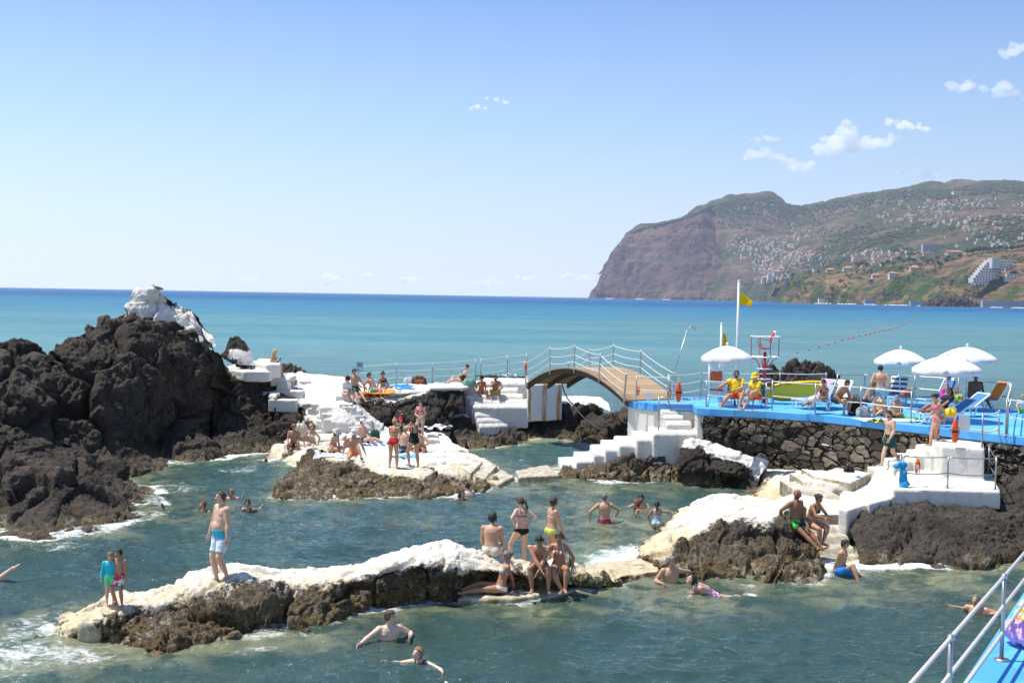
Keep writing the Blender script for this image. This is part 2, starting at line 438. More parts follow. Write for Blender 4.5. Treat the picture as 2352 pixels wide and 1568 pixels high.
loft('rock', [
 [(100,1106,0),(180,1105,0),(262,1103,0),(330,1086,0),(400,1070,0),(460,1056,0),(500,1048,0),(515,1040,0)],
 [(98,1020,40.6),(120,1022,39.8),(250,1030,40.4),(330,1030,42),(400,1020,43.6),(450,1010,44.9),(482,1005,46),(494,1000,47.3)],
 [(99,905,42),(125,907,40.9),(240,915,41.4),(330,925,42.6),(400,920,44.2),(455,915,45.3),(486,910,46.3),(496,905,47.6)],
 [(103,848,43),(130,840,41.9),(230,822,42.4),(320,812,43.6),(400,808,44.9),(460,825,45.9),(495,838,46.8),(504,838,47.8)],
 [(105,806,43.9),(130,785,43.6),(160,766,43.8),(228,737,44.6),(258,744,45),(300,722,45.8),(370,732,46.5),(450,765,46.8),(503,805,48)]],
 520, 400, M_ROCK, 'big black volcanic rock below the white painted peak', seed=5, cell=3.7, crack=.34, amp=.3, fine=.1)
loft('rock', [
 [(240,752,45.2),(300,740,45.6,.1),(340,745,45.8,.5),(420,785,46.4),(492,800,47)],
 [(255,742,45.4),(275,732,45.6,.2),(300,728,45.8,.9),(330,732,45.8,1),(370,742,46.2,1),(405,738,46.8,1),(444,725,47.3,.9)],
 [(262,736,45.7),(280,727,45.8,.2),(300,702,46,1),(325,705,46,1),(352,722,46.2,1),(400,722,47,1),(442,718,47.5,1)],
 [(264,734,46.2),(284,725,46.1,.2),(303,688,46.3,1),(325,688,46.2,1),(350,695,46.5,1),(392,705,47.2,.6),(432,714,47.8,1)],
 [(266,732,46.6),(290,722,46.5,.3),(313,674,46.6,1),(335,673,46.6,1),(368,672,46.8,.9),(388,690,47.2,0),(402,706,47.6,0),(425,713,48,.8)]],
 200, 110, M_ROCKW, 'white painted rock peak with a gull on its top', seed=6, cell=1.1, crack=.15, amp=.1, wamp=.7, skirt=0, fine=.06)
loft('rock', [
 [(345,756,46.1,.6),(380,769,46.3,1),(420,776,46.5,1),(460,786,46.8,1),(496,798,47.3,.7)],
 [(355,744,46.4,1),(385,755,46.6,1),(420,760,46.8,1),(455,768,47.1,1),(490,780,47.6,1)],
 [(366,737,47.3,1),(395,735,47.6,1),(430,746,47.8,1),(460,756,48,.8),(484,768,48.2,.7)],
 [(385,735,47.9,.1),(400,730,48,.0),(430,735,48.2,0),(460,745,48.5,0),(478,762,48.6,.1)],
 [(390,728,48.3,.5),(405,722,48.4,.3),(440,722,48.6,.0),(458,735,48.8,0),(470,752,48.9)]],
 150, 90, M_ROCKW, 'sloping white painted ledge with a dark lump behind, below the white rock peak', seed=8, cell=.9, crack=.1, amp=.06, wamp=.4, skirt=0, fine=.05)
loft('rock', [
 [(488,1052,0),(540,1047,0),(580,1043,0),(615,1041,0),(640,1030,.2),(665,1005,.5)],
 [(490,990,47),(540,985,47.3),(590,985,47.5),(640,988,47.5),(690,985,47),(722,976,46.6)],
 [(490,930,48),(540,925,48.3),(590,925,48.6),(640,930,48.6),(680,938,48.6),(712,958,48)],
 [(495,880,48.6),(530,876,49),(570,880,49.2),(600,890,49.4),(640,918,49.4),(690,940,49.2)],
 [(503,850,49.4),(525,853,49.6),(560,862,49.8),(598,872,50),(634,902,50.2),(680,928,50.2)],
 [(508,838,50.6),(525,843,50.8),(560,848,51),(598,856,51),(632,885,51),(675,922,51)]],
 330, 320, M_ROCK, 'dark rock face below the ledge where the blonde woman sits', seed=9, cell=1.7, crack=.19, amp=.25, fine=.1)
loft('rock', [
 [(503,818,50,.0),(530,832,50,.2),(560,838,50.2,.5),(592,838,50.6,.9)],
 [(517,802,50.3,0),(535,808,50.3,.8),(560,815,50.4,.8),(580,824,50.8,.9)],
 [(523,786,50.6),(540,797,50.6,.3),(562,802,50.7,.3),(578,812,51,.7)],
 [(530,778,51),(541,775,51),(560,781,51.1),(572,800,51.4)]],
 80, 60, M_ROCKW, 'small black rock knob with a white painted band left of the blonde woman', seed=11, cell=1.2, crack=.06, amp=.06, fine=.04, skirt=0)
loft('rock', [
 [(632,858,54),(670,866,54),(712,866,54.5)],
 [(638,846,54.3),(670,846,54.4),(703,858,54.8)],
 [(645,841,54.8),(672,835,55),(692,846,55.2)]],
 70, 40, M_ROCK, 'dark rock hump behind the feet of the blonde woman', seed=12, cell=.8, crack=.12, amp=.1, skirt=0)
SLOPE = loft('rock', [
 [(605,1062,0,.2),(640,1056,0,.8),(690,1068,.1,1),(760,1080,.4,1),(850,1088,.6,1),(920,1088,.75,1),(1000,1080,.75,1),(1080,1078,.5,1),(1150,1082,.1,1)],
 [(618,1035,.3,.45),(650,1020,.55,1),(700,1030,.75,1),(780,1040,.85,1),(850,1045,.9,1),(920,1045,.9,1),(1000,1045,.9,1),(1070,1050,.75,1),(1135,1065,.4,1)],
 [(640,1000,.75,.35),(670,985,.95,.9),(720,990,1.1,1),(780,1000,1.1,1),(850,1005,1.05,1),(920,1005,1.05,1),(990,1010,.95,1),(1040,1025,.8,1),(1090,1045,.5,1)],
 [(690,980,1.25,.4),(710,965,1.4,.75),(735,965,1.6,1),(780,970,1.6,1),(850,975,1.48,1),(900,975,1.3,1),(950,975,1.25,1),(1000,995,1.05,.9),(1030,1005,.9,.7)],
 [(690,940,1.75,.3),(715,935,1.9,.9),(740,930,2.13,1),(780,930,2.2,1),(820,928,2.22,1),(842,935,49.6,.8),(870,945,50.5,.5),(900,950,50.6,.4),(950,950,50.8,.4)],
 [(625,928,1.95,.8),(660,920,2.05,1),(720,910,2.25,1),(770,908,2.4,1),(810,908,2.45,1),(840,905,2.45,1),(900,905,2.5,1),(960,903,2.5,1),(1000,900,2.5,1)],
 [(630,890,2.5,1),(660,885,2.6,1),(710,880,2.7,1),(765,882,2.75,1),(810,888,2.7,1),(840,890,2.68,1),(900,888,2.7,1),(960,886,2.7,1),(1000,885,2.7,1)],
 [(640,862,2.95,1),(660,855,53.5,1),(699,856,54.5,1),(761,863,54.8,1),(792,867,54.8,1),(827,880,54.5,1),(890,884,54.5,1),(960,882,54.5,1),(1010,882,54.5,1)]],
 460, 330, M_ROCKW, 'wide whitewashed rock slope covered with sunbathers', seed=14, cell=1.3, crack=.07, amp=.08, wamp=.6, fine=.06)
loft('rock', [
 [(826,985,1.2),(870,990,1.15),(920,988,1.1),(970,994,1.05),(1010,1004,.9),(1032,1004,.85)],
 [(828,945,47.8),(870,955,47.4),(920,955,47.5),(965,965,47.7),(1010,975,47.9),(1042,970,48.8)],
 [(825,920,48.1),(865,932,47.9),(905,938,48),(960,930,48.4),(1010,930,48.9),(1062,932,49.6)],
 [(822,908,48.6,.5),(865,917,48.3,.4),(905,924,48.3,.4),(960,911,48.7,.3),(1010,902,49.7,.2),(1066,908,50.2,.15)],
 [(822,904,49.4,1),(865,907,49.6,1),(905,909,49.8,1),(960,903,50,1),(1010,895,50.8,1),(1066,899,51.3,.8)]],
 240, 130, M_ROCKW, 'dark rock hollow in the middle of the white slope, under the towel ledge', seed=15, cell=1.4, crack=.11, amp=.12, skirt=0, fine=.08)
loft('rock', [
 [(620,1140,0),(655,1147,0),(720,1150,0),(800,1148,0),(860,1142,0),(950,1147,0),(1030,1142,0),(1090,1132,0),(1125,1123,0),(1144,1108,0)],
 [(648,1115,.2),(680,1105,.5),(730,1110,.5),(800,1110,.5),(865,1115,.4),(940,1120,.35),(1020,1115,.4),(1080,1112,.3),(1115,1108,.25,.3),(1140,1095,.2,.6)],
 [(672,1075,.6),(705,1070,.8),(745,1075,.85),(800,1080,.85),(850,1090,.8,.1),(900,1098,.7,.35),(960,1098,.7,.4),(1030,1090,.7,.2),(1080,1095,.55,.4),(1125,1085,.4,.9)],
 [(690,1048,.85,.1),(720,1030,1.0,.35),(750,1045,1.0,.7),(800,1060,.98,.5),(845,1072,.95,.6),(890,1084,.9,1),(960,1082,.9,1),(1010,1075,.9,.9),(1060,1075,.8,.8),(1120,1070,.5,1)],
 [(705,1038,.85,.5),(730,1020,1.0,.8),(770,1030,1.0,1),(810,1042,.98,1),(850,1055,.95,1),(890,1065,.9,1),(960,1065,.9,1),(1010,1060,.9,1),(1060,1062,.8,1),(1120,1062,.5,1)]],
 420, 240, M_ROCKN, 'brown rock with a white top where two women stand, in the middle of the pools', seed=17, cell=1.5, crack=.13, amp=.13, fine=.09)
loft('rock', [
 [(1018,1005,.6),(1040,1018,.2),(1075,1028,0),(1105,1032,0),(1124,1022,0)],
 [(1021,980,49),(1045,985,49),(1075,990,49.1),(1100,995,49.4),(1120,1000,50)],
 [(1028,962,49.6),(1048,962,49.6,.2),(1075,960,49.8,.2),(1098,970,50.1),(1113,990,50.6)],
 [(1038,953,50.5,.8),(1055,951,50.5,1),(1075,952,50.6,1),(1092,960,50.9,.2),(1106,980,51.2)]],
 110, 80, M_ROCKW, 'round dark boulder with a white cap beside the curved white steps', seed=19, cell=.9, crack=.12, amp=.1, fine=.07)
loft('rock', [
 [(1106,1031,0),(1160,1023,0),(1210,1013,0),(1260,1009,0),(1310,1011,0),(1350,1016,0),(1385,1016,0),(1412,1003,.2),(1445,985,.6)],
 [(1103,1005,49.8),(1160,1000,50),(1210,985,51),(1260,980,51.4),(1310,980,51.4),(1350,985,51),(1390,985,50.4),(1420,975,50),(1448,968,49)],
 [(1100,985,51),(1160,985,51.4),(1212,950,51.8),(1265,942,52.4),(1310,940,52.6),(1350,945,52.4),(1390,950,52),(1420,950,51.5),(1448,945,51)],
 [(1100,965,52.4),(1170,960,52.6),(1215,942,52.8),(1265,934,53.2,.2),(1310,926,53.6,.4),(1350,928,53.6,.3),(1385,937,53.3,.2),(1415,938,53),(1445,936,52.6)]],
 330, 120, M_ROCK, 'dark rock under the timber bridge, rising from the small inner pool', seed=21, cell=1.3, crack=.2, amp=.18, fine=.1)
loft('rock', [
 [(1276,940,53.2,.9),(1330,930,53.4,1),(1370,933,53.4,1),(1402,944,53.2,.8)],
 [(1280,922,53.8,1),(1330,916,54.2,1),(1374,919,54.2,1),(1398,931,53.9,1)],
 [(1282,910,55,1),(1330,909,55.4,1),(1378,912,55.2,1),(1390,922,54.9,1)]],
 70, 40, M_ROCKW, 'white painted rock ledge seen through the arch of the bridge', seed=23, cell=.9, crack=.04, amp=.05, skirt=0)
loft('rock', [
 [(1276,1100,0),(1320,1106,0),(1370,1108,0),(1420,1108,0),(1480,1108,0),(1540,1108,0),(1585,1110,0)],
 [(1280,1092,39.6),(1325,1086,39.4),(1375,1086,39.3),(1420,1080,39.2),(1475,1078,39.3),(1530,1084,39.3),(1585,1088,39.3)],
 [(1290,1080,40.2),(1335,1076,40.2),(1380,1066,39.8),(1425,1055,39.6),(1475,1051,39.5),(1530,1060,39.6),(1585,1066,39.6)],
 [(1295,1077,40.6),(1335,1071,40.6),(1380,1060,40.3),(1425,1049,40),(1475,1046,39.9),(1530,1054,40),(1585,1060,40)]],
 240, 110, M_ROCKN, 'grey brown rock under the long white staircase wall', seed=25, cell=.7, crack=.1, amp=.06, fine=.07, back=(.4, .7))
loft('rock', [
 [(1552,1112,0),(1600,1117,0),(1650,1120,0),(1690,1117,0),(1712,1125,0),(1740,1134,0)],
 [(1556,1078,38.5),(1605,1078,38.2),(1650,1083,38),(1690,1088,37.9),(1715,1098,37.8),(1742,1114,37.6,.1)],
 [(1560,1045,38.9,.1),(1590,1035,38.7,.1),(1640,1049,38.5,.1),(1690,1064,38.3,.1),(1715,1077,38.1,.3),(1745,1092,37.9,.8)],
 [(1565,1030,39.1,.5),(1585,1016,39.1,1),(1640,1036,38.8,1),(1690,1051,38.5,1),(1730,1061,38.3,1),(1760,1074,38,1)],
 [(1572,1014,39.4,1),(1598,1006,39.5,1),(1640,1012,39.3,1),(1690,1034,38.8,1),(1730,1046,38.6,1),(1765,1062,38.3,1)]],
 200, 130, M_ROCKW, 'dark rock with a white painted crest at the foot of the dry stone wall', seed=27, cell=1.1, crack=.12, amp=.1, fine=.07, back=(.5, .8))
loft('rock', [
 [(1640,1040,1.4),(1690,1055,1.3),(1735,1062,1.2)],
 [(1630,1000,39.2),(1680,1010,38.9),(1725,1020,38.6)],
 [(1608,975,39.6),(1650,975,39.2),(1700,985,38.9)],
 [(1606,955,40,.3),(1650,955,39.6),(1690,962,39.3)],
 [(1606,946,40.3,.6),(1650,948,40),(1690,954,39.8)]],
 110, 100, M_ROCKB, 'rough dark rock face below the lifeguards, left of the dry stone wall', seed=29, cell=.9, crack=.14, amp=.12, skirt=0, fine=.08, back=(.4, .6))
loft('rock', [
 [(1715,1140,0,.2),(1755,1145,.15,.8),(1800,1150,.6,1),(1850,1150,.8,1),(1900,1150,.85,1),(1960,1150,.85,1),(2010,1150,.85,1)],
 [(1742,1112,.4,.3),(1790,1108,.8,.9),(1840,1112,.9,1),(1900,1112,.95,1),(1950,1112,1.0,1),(1990,1112,1.0,1),(2030,1112,1.05,1)],
 [(1758,1072,1.05,.9),(1820,1075,1.1,1),(1880,1080,1.15,1),(1930,1083,1.2,1),(1980,1086,1.2,1),(2020,1090,1.25,1),(2060,1092,1.3,1)]],
 190, 80, M_ROCKN, 'white painted rock floor at the foot of the dry stone wall', seed=31, cell=1, crack=.06, amp=.06, back=(1.2, 1.6))
loft('rock', [
 [(1974,1298,0),(2000,1300,0),(2040,1302,0),(2100,1304,0),(2180,1307,0),(2250,1310,0),(2310,1306,0),(2400,1290,0),(2500,1280,0)],
 [(1964,1250,28.2),(1998,1252,28),(2045,1255,27.8),(2110,1255,27.7),(2190,1260,27.7),(2260,1260,27.8),(2320,1250,28.3),(2400,1230,29),(2500,1200,30)],
 [(1948,1200,29.6),(1992,1193,29.1),(2050,1188,28.9),(2120,1192,28.9),(2200,1192,28.9),(2270,1192,29),(2330,1185,29.5),(2400,1150,30.6),(2500,1120,31.2)],
 [(1946,1166,30.3,.3),(2000,1156,30.1,.35),(2055,1147,30.3,.3),(2120,1148,30.3,.1),(2200,1149,30.4,.1),(2280,1150,30.5,.1),(2320,1130,31.2),(2400,1080,32),(2500,1050,32.5)],
 [(1960,1155,31.2,.3),(2010,1148,31,.3),(2055,1142,31.2,.1),(2120,1142,31.2),(2200,1142,31.3),(2290,1138,31.6),(2325,1095,33),(2400,1060,33),(2500,1040,33)]],
 430, 230, M_ROCKB, 'broad brown rock below the white platform at the right', seed=33, cell=2.1, crack=.1, amp=.13, fine=.08)
loft('rock', [
 [(1434,1272,0),(1470,1292,0),(1510,1312,0),(1560,1327,0),(1620,1332,0),(1680,1337,0),(1750,1337,0),(1820,1337,0),(1872,1332,0),(1900,1315,0)],
 [(1440,1263,.1,0),(1480,1272,.3,.7),(1520,1285,.4,.6),(1555,1290,.5,.1),(1620,1295,.5),(1680,1300,.5),(1750,1300,.5),(1815,1300,.5),(1860,1290,.5),(1888,1275,.6)],
 [(1455,1248,.3,0),(1500,1245,.6,1),(1540,1250,.75,.7),(1590,1245,.9,.1),(1640,1240,1.0,0),(1690,1245,1.0,0),(1750,1240,1.05),(1800,1235,1.1),(1840,1235,1.0),(1870,1235,1.0)],
 [(1490,1225,.5,.1),(1520,1220,.8,1),(1560,1215,1.0,1),(1600,1215,1.15,.8),(1640,1212,1.2,.45),(1690,1207,1.3,.3),(1750,1207,1.35,.5),(1790,1210,1.35,.1),(1825,1205,1.3),(1855,1205,1.25)],
 [(1525,1195,.75,.2),(1560,1185,1.0,1),(1600,1175,1.3,1),(1640,1170,1.45,1),(1690,1165,1.5,1),(1740,1168,1.5,1),(1785,1175,1.5,.9),(1805,1180,1.45,.3),(1825,1185,1.4),(1850,1185,1.35)],
 [(1560,1170,.8,.6),(1590,1155,1.15,1),(1630,1140,1.45,1),(1670,1132,1.55,1),(1710,1135,1.55,1),(1750,1145,1.5,1),(1790,1155,1.45,1),(1815,1160,1.4,1),(1840,1163,1.35,1),(1860,1165,1.3,1)]],
 420, 250, M_ROCKN, 'domed white rock with a dark rough front, beside the seated couple', seed=35, cell=1.3, crack=.15, amp=.12, wamp=.36, fine=.09)
loft('rock', [
 [(1325,1354,0),(1370,1352,0),(1410,1348,0),(1440,1337,0),(1505,1327,0)],
 [(1335,1330,.2,.8),(1380,1325,.22,.9),(1420,1322,.2,1),(1470,1310,.18,1),(1512,1305,.2,1)],
 [(1345,1300,.06,1),(1390,1295,.06,1),(1430,1290,.06,1),(1470,1280,.1,1),(1502,1280,.2,1)]],
 120, 70, M_ROCKN, 'low white reef awash between the near rock and the domed rock', seed=37, cell=.9, crack=.04, amp=.05)
loft('rock', [
 [(112,1462,0),(136,1477,0),(230,1475,0),(316,1488,0),(360,1499,0),(431,1486,0),(503,1475,0),(575,1467,0),(647,1459,0),(746,1443,0),(835,1398,0),(923,1389,0),(1011,1385,0),(1060,1379,0),(1187,1371,0),(1298,1365,0),(1378,1353,0),(1428,1345,0)],
 [(114,1452,.1,.5),(150,1455,.25,.6),(230,1450,.35,.2),(316,1445,.5),(360,1445,.5),(431,1430,.55),(503,1420,.55),(575,1415,.5),(647,1405,.5),(746,1395,.5),(835,1365,.5),(923,1355,.6),(1011,1345,.65),(1060,1345,.5),(1187,1345,.3),(1298,1340,.35),(1378,1340,.2),(1424,1340,.1,.5)],
 [(118,1438,.25,.8),(160,1435,.5,.9),(232,1427,.7,.5),(300,1393,.9,.4),(360,1384,.95,.5),(431,1365,1.0,.5),(510,1345,1.05,.5),(568,1328,1.15,.5),(640,1338,1.05,.5),(746,1343,1.0,.5),(835,1325,1.05,.5),(905,1310,1.2,.5),(1011,1297,1.3,.5),(1060,1308,1.15,.5),(1187,1308,1.0,.5),(1298,1313,.95,.5),(1378,1331,.5,.5),(1420,1335,.2,.8)],
 [(122,1420,.45,.7),(180,1400,.85,1),(244,1375,1.0,1),(300,1368,1.0,1),(366,1362,1.0,1),(440,1325,1.15,1),(510,1312,1.15,1),(568,1308,1.2,1),(640,1320,1.05,1),(746,1318,1.05,1),(835,1305,1.1,1),(905,1285,1.35,1),(1011,1262,1.5,1),(1060,1270,1.4,1),(1187,1293,1.0,1),(1298,1300,.9,1),(1378,1318,.4,1),(1420,1328,.15,1)],
 [(126,1404,.5,.5),(180,1386,.9,1),(244,1364,1.0,1),(300,1357,1.0,1),(366,1353,1.0,1),(440,1312,1.15,1),(510,1299,1.15,1),(568,1298,1.15,1),(640,1311,1.0,1),(746,1307,1.0,1),(835,1293,1.05,1),(905,1271,1.3,1),(1020,1242,1.45,1),(1075,1257,1.35,1),(1187,1281,1.0,1),(1298,1293,.85,1),(1378,1312,.35,1),(1420,1322,.1,1)]],
 640, 240, M_ROCKN, 'long low near rock with a white top carrying the big man and two boys', seed=39, cell=1.4, crack=.15, amp=.12, wamp=.36, fine=.1, back=(.8, 1.6))
loft('rock', [
 [(1732,918,45),(1800,918,44.8),(1860,918,44.8),(1952,918,45.3)],
 [(1737,885,45.3),(1770,880,45.2),(1830,875,45),(1900,880,45.3),(1949,895,45.8)],
 [(1742,867,45.8),(1763,852,45.7),(1800,852,45.6),(1830,837,45.7),(1890,850,46),(1941,880,46.5)],
 [(1746,857,46.5),(1770,842,46.3),(1795,847,46.3),(1822,823,46.5),(1850,832,46.8),(1902,847,47),(1936,873,47.3)]],
 170, 90, M_ROCK, 'black rock rising behind the yellow rescue board and the sunbeds', seed=41, cell=.8, crack=.16, amp=.12, fine=.1, skirt=.2)
def bvh_of(obs):
    V = []; Fc = []; off = 0
    for o in obs:
        me = o.data; co = get_co(me)+np.array(o.location); V.append(co); n = len(me.polygons)
        vi = np.empty(len(me.loops), dtype=np.int32); me.loops.foreach_get('vertex_index', vi); lt = np.empty(n, dtype=np.int32); me.polygons.foreach_get('loop_total', lt)
        vi += off; off += len(co)
        if (lt == 4).all(): Fc += vi.reshape(-1, 4).tolist()
        else:
            k = 0; vi = vi.tolist()
            for c in lt.tolist(): Fc.append(vi[k:k+c]); k += c
    return BVHTree.FromPolygons(np.concatenate(V).tolist(), Fc)
# ---------------------------------------------------------------- whitewashed concrete
def pr(mb, pts, z0, z1, zp=None):
    mb.prism(P2(*pts, z=z1 if zp is None else zp), z0, z1); return mb
def quad(mb, xl, xr, y, z, deep, z0, skew=0.):
    """a step whose front edge runs from photo x xl to xr at height y"""
    a = at(xl, y, z); b = at(xr, y+skew, z); n = len(mb.v)
    c = min(.13, deep*.3); h = min(.12, (z-z0)*.45)
    v = []
    for p in (a, b):
        v += [(p.x, p.y-c, z0), (p.x, p.y-c, z-h), (p.x, p.y, z), (p.x, p.y+deep, z), (p.x, p.y+deep, z0)]
    f = [(0,1,2,3,4), (9,8,7,6,5)]+[(k, 5+k, 5+(k+1) % 5, (k+1) % 5) for k in range(5)]
    mb.add(v, f)
    return mb
mb = MB()
pr(mb, [(505,846),(560,853),(620,853),(632,846),(618,832),(585,828),(545,834)], 2.9, 3.35)
pr(mb, [(578,832),(612,838),(645,836),(640,826),(598,822)], 3.0, 3.62)
concrete('stone_bench', mb, M_CONCC, 'white bench ledge under the blonde woman reading her phone', 'ledge', amp=.02)
mb = MB()
quad(mb, 622, 668, 866, 3.0, 1.4, 2.6); quad(mb, 636, 668, 881, 2.72, .8, 2.35); quad(mb, 633, 692, 897, 2.45, .8, 2.1, -3)
quad(mb, 598, 634, 899, 2.42, 1.2, 2.12, 6); quad(mb, 618, 682, 921, 2.05, .9, 1.84, -3)
concrete('steps', mb, M_CONCC, 'short flight of white steps below the feet of the blonde woman', 'steps', amp=.02)
BVS = bvh_of(TERR)
for x0, x1, y0, y1 in ((895,1050,608,650),(930,1070,688,720),(960,1100,722,765),(1050,1165,758,812),(1085,1195,812,858),(1170,1275,858,895),(730,910,728,766),(740,850,793,832),(760,930,853,897),(740,930,922,952),(700,920,972,1002),
                       (1100,1290,982,1012),(1020,1130,930,955),(520,790,1028,1058),(510,632,453,487),(285,400,475,520),(275,550,553,600),(190,490,648,692),(1840,1980,1062,1110),(1850,1970,1018,1048),(640,760,690,720),(600,720,740,770)):
    xa, xb, ya, yb = 574.2+x0/4.552, 574.2+x1/4.552, 775.2+y0/4.552, 775.2+y1/4.552
    h = BVS.ray_cast(Vector((0, 0, CAMZ)), ray((xa+xb)/2, yb).normalized(), 300)[0]
    if h is None: continue
    rise = (yb-ya)*h.y/2613; a = at(xa, ya, h.y-.05); b = at(xb, ya+random.uniform(-1.5, 1.5), h.y-.05+random.uniform(-.15, .15))
    z = h.z+rise; mb = MB(); mb.prism([(a.x, a.y), (b.x, b.y), (b.x-.05, b.y+.7), (a.x+.05, a.y+.7)], z-rise-.35, [z]*4)
    concrete('step', mb, M_CONCC, voxel=.035, amp=.02, parent=SLOPE).matrix_parent_inverse = Matrix.Translation(-SLOPE.location)
mb = MB()
quad(mb, 652, 745, 1019, .98, 1.3, .3, -5); quad(mb, 648, 742, 1033, .8, 1.0, 0); quad(mb, 690, 790, 1003, 1.16, 1.2, .5, 0)
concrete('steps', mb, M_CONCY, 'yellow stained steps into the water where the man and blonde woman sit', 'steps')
mb = MB()
pr(mb, [(871,1085),(993,1084),(978,1066),(888,1068)], .72, .94)
concrete('slab', mb, M_CONCC, 'white slab under the two standing women', 'slab')
mb = MB()
pr(mb, [(1080,1086),(1112,1100),(1142,1068),(1104,1058)], .0, .72)
pr(mb, [(1040,1062),(1082,1086),(1108,1060),(1070,1046)], .2, .86)
pr(mb, [(1118,1104),(1146,1112),(1182,1092),(1150,1076)], 0, .6)
pr(mb, [(1183,1080),(1257,1066),(1287,1082),(1284,1090),(1192,1095)], 0, .62)
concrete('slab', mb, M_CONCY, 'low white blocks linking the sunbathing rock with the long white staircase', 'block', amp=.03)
# steps by the bridge
mb = MB()
for xl, xr, y, z in ((1104,1214,877,2.86),(1063,1190,892,2.58),(1070,1201,906,2.34),(1077,1211,919,2.11),(1083,1213,930,1.93)):
    quad(mb, xl, xr, y, z, 4 if z > 2.8 else 1.6, .9)
for xl, xr, y, z in ((1091,1178,949,1.59),(1096,1173,962,1.36),(1101,1168,975,1.13)): quad(mb, xl, xr, y, z, 1.6, .3, -3)
pr(mb, [(985,890),(1066,889),(1110,880),(1216,872),(1216,866),(1000,880)], 2.6, 2.74)
concrete('staircase', mb, M_CONCC, 'white staircase left of the timber bridge with two people sitting on it', 'staircase')
mb = MB()
a = at(1211, 915, 50.6); b = at(1291, 915, 51.6)
mb.prism([(a.x, a.y), (b.x, b.y), (b.x, b.y+2.4), (a.x, a.y+2.4)], 1.2, 2.86)
def rust_material():
    t = NT('rust_streaked_concrete'); P = t.pos(); m = t.math
    x = t.n('SeparateXYZ', {0: P}).outputs[0]; n = t.noise(P, 3, 4)
    x = m('ADD', x, m('MULTIPLY', m('SUBTRACT', n, .5), .16))
    k = None
    for c, wd in ((a.x+.11, .09), (a.x+.78, .15), (a.x+1.45, .13)):
        d = m('ABSOLUTE', m('SUBTRACT', x, c)); q = t.step(d, wd, wd*.35); k = q if k is None else m('MAXIMUM', k, q)
    k = m('MULTIPLY', k, t.step(t.noise(t.n('Mapping', {'Vector': P, 'Scale': (6, 6, .6)}).outputs[0], 2, 4), .25, .55))
    c = t.mix(k, t.mix(n, (.76, .75, .72), (.83, .82, .79)), t.mix(n, (.42, .16, .03), (.62, .33, .08)))
    return t.bsdf(c, .85, t.bump(t.noise(P, 14, 4), .5, .04), spec=.3)
concrete('bridge_abutment', mb, rust_material(), 'white abutment with brown rust streaks under the left end of the bridge', 'abutment')
# long staircase
mb = MB()
for xl, xr, y, z, dp in ((1500,1650,990,2.15,1.5),(1462,1508,1003,1.93,1.9),(1422,1466,1017,1.68,2.1),(1390,1426,1027,1.5,2.2),(1364,1394,1038,1.3,2.2),(1324,1368,1053,1.03,2.0),(1286,1328,1065,.82,1.8)):
    quad(mb, xl, xr, y, z, dp, .3)
concrete('staircase', mb, concrete_material('cracked_white_concrete', .32, low=.2), 'long white staircase climbing from the pool to the blue deck', 'staircase', amp=.012)
mb = MB()
for xl, xr, y, z in ((1529,1588,967.9,2.42),(1524,1570,953.7,2.62),(1518,1558,939.6,2.82)): quad(mb, xl, xr, y, z, 1.4, 2.1)
concrete('steps', mb, M_CONC, 'three short steps joining the white landing with the blue deck', 'steps', voxel=.035, amp=.006)
# right side
mb = MB()
for xl, xr, y, z, s in ((1818,1928,1120,1.36,18),(1841,1945,1103,1.52,14),(1869,1955,1092,1.66,14)): quad(mb, xl, xr, y, z, 1.5, .9, s)
pr(mb, [(1869,1092),(1955,1108),(2002,1085),(1920,1072)], 1.0, 1.66)
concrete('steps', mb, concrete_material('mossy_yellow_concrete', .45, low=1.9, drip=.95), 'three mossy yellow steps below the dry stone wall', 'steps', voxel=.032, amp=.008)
mb = MB()
pr(mb, [(1790,1168),(1846,1180),(1928,1180),(1950,1172),(1960,1140),(1930,1138),(1820,1132),(1775,1148)], .3, 1.24)
for xl, xr, y, z, s in ((1840,1925,1188,1.1,-3),(1848,1937,1211,.94,-4),(1856,1949,1235,.78,-5),(1866,1960,1261,.62,-6),(1880,1972,1285,.47,-8),(1896,1988,1313,.4,-8)): quad(mb, xl, xr, y, z, 1.3, -.3, s)
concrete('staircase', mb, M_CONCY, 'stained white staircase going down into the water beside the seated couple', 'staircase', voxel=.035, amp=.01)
mb = MB()
pr(mb, [(1926,1168),(1948,1172),(1998,1155),(1998,1112),(1960,1108),(1930,1132)], .6, 1.4)
pr(mb, [(1996,1156),(2054,1142),(2060,1085),(2012,1080),(1994,1108)], .7, 1.56)
pr(mb, [(2050,1122),(2299,1127),(2278,1085),(2060,1080)], 1.3, 1.8)
quad(mb, 2020, 2090, 1083, 1.7, 1.2, 1.0); quad(mb, 2050, 2120, 1062, 1.98, 1.1, 1.0); quad(mb, 2080, 2150, 1050, 2.15, 1.0, 1.0)
quad(mb, 2107, 2175, 1040, 2.33, 1.0, 1.0); quad(mb, 2135, 2190, 1031, 2.51, 1.2, 1.0)
a = at(2164, 1026, 2.7); b = at(2262, 1032, 2.7); c = at(2304, 1021, 2.7)
mb.prism([(a.x, a.y), (b.x, b.y), (c.x, c.y+1.5), (a.x+.2, a.y+1.6)], .9, 2.7)
concrete('staircase', mb, M_CONCC, 'white block staircase with a railed platform at the right', 'staircase', amp=.014)
mb = MB()
pr(mb, [(178,1428),(233,1428),(252,1396),(196,1390)], .3, .84); pr(mb, [(135,1445),(186,1450),(234,1446),(205,1425),(160,1420)], .2, .57)
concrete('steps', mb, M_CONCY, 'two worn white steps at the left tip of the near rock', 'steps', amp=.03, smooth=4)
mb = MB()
pr(mb, [(1050,1376),(1190,1372),(1290,1356),(1275,1335),(1180,1340),(1060,1360)], .1, .56)
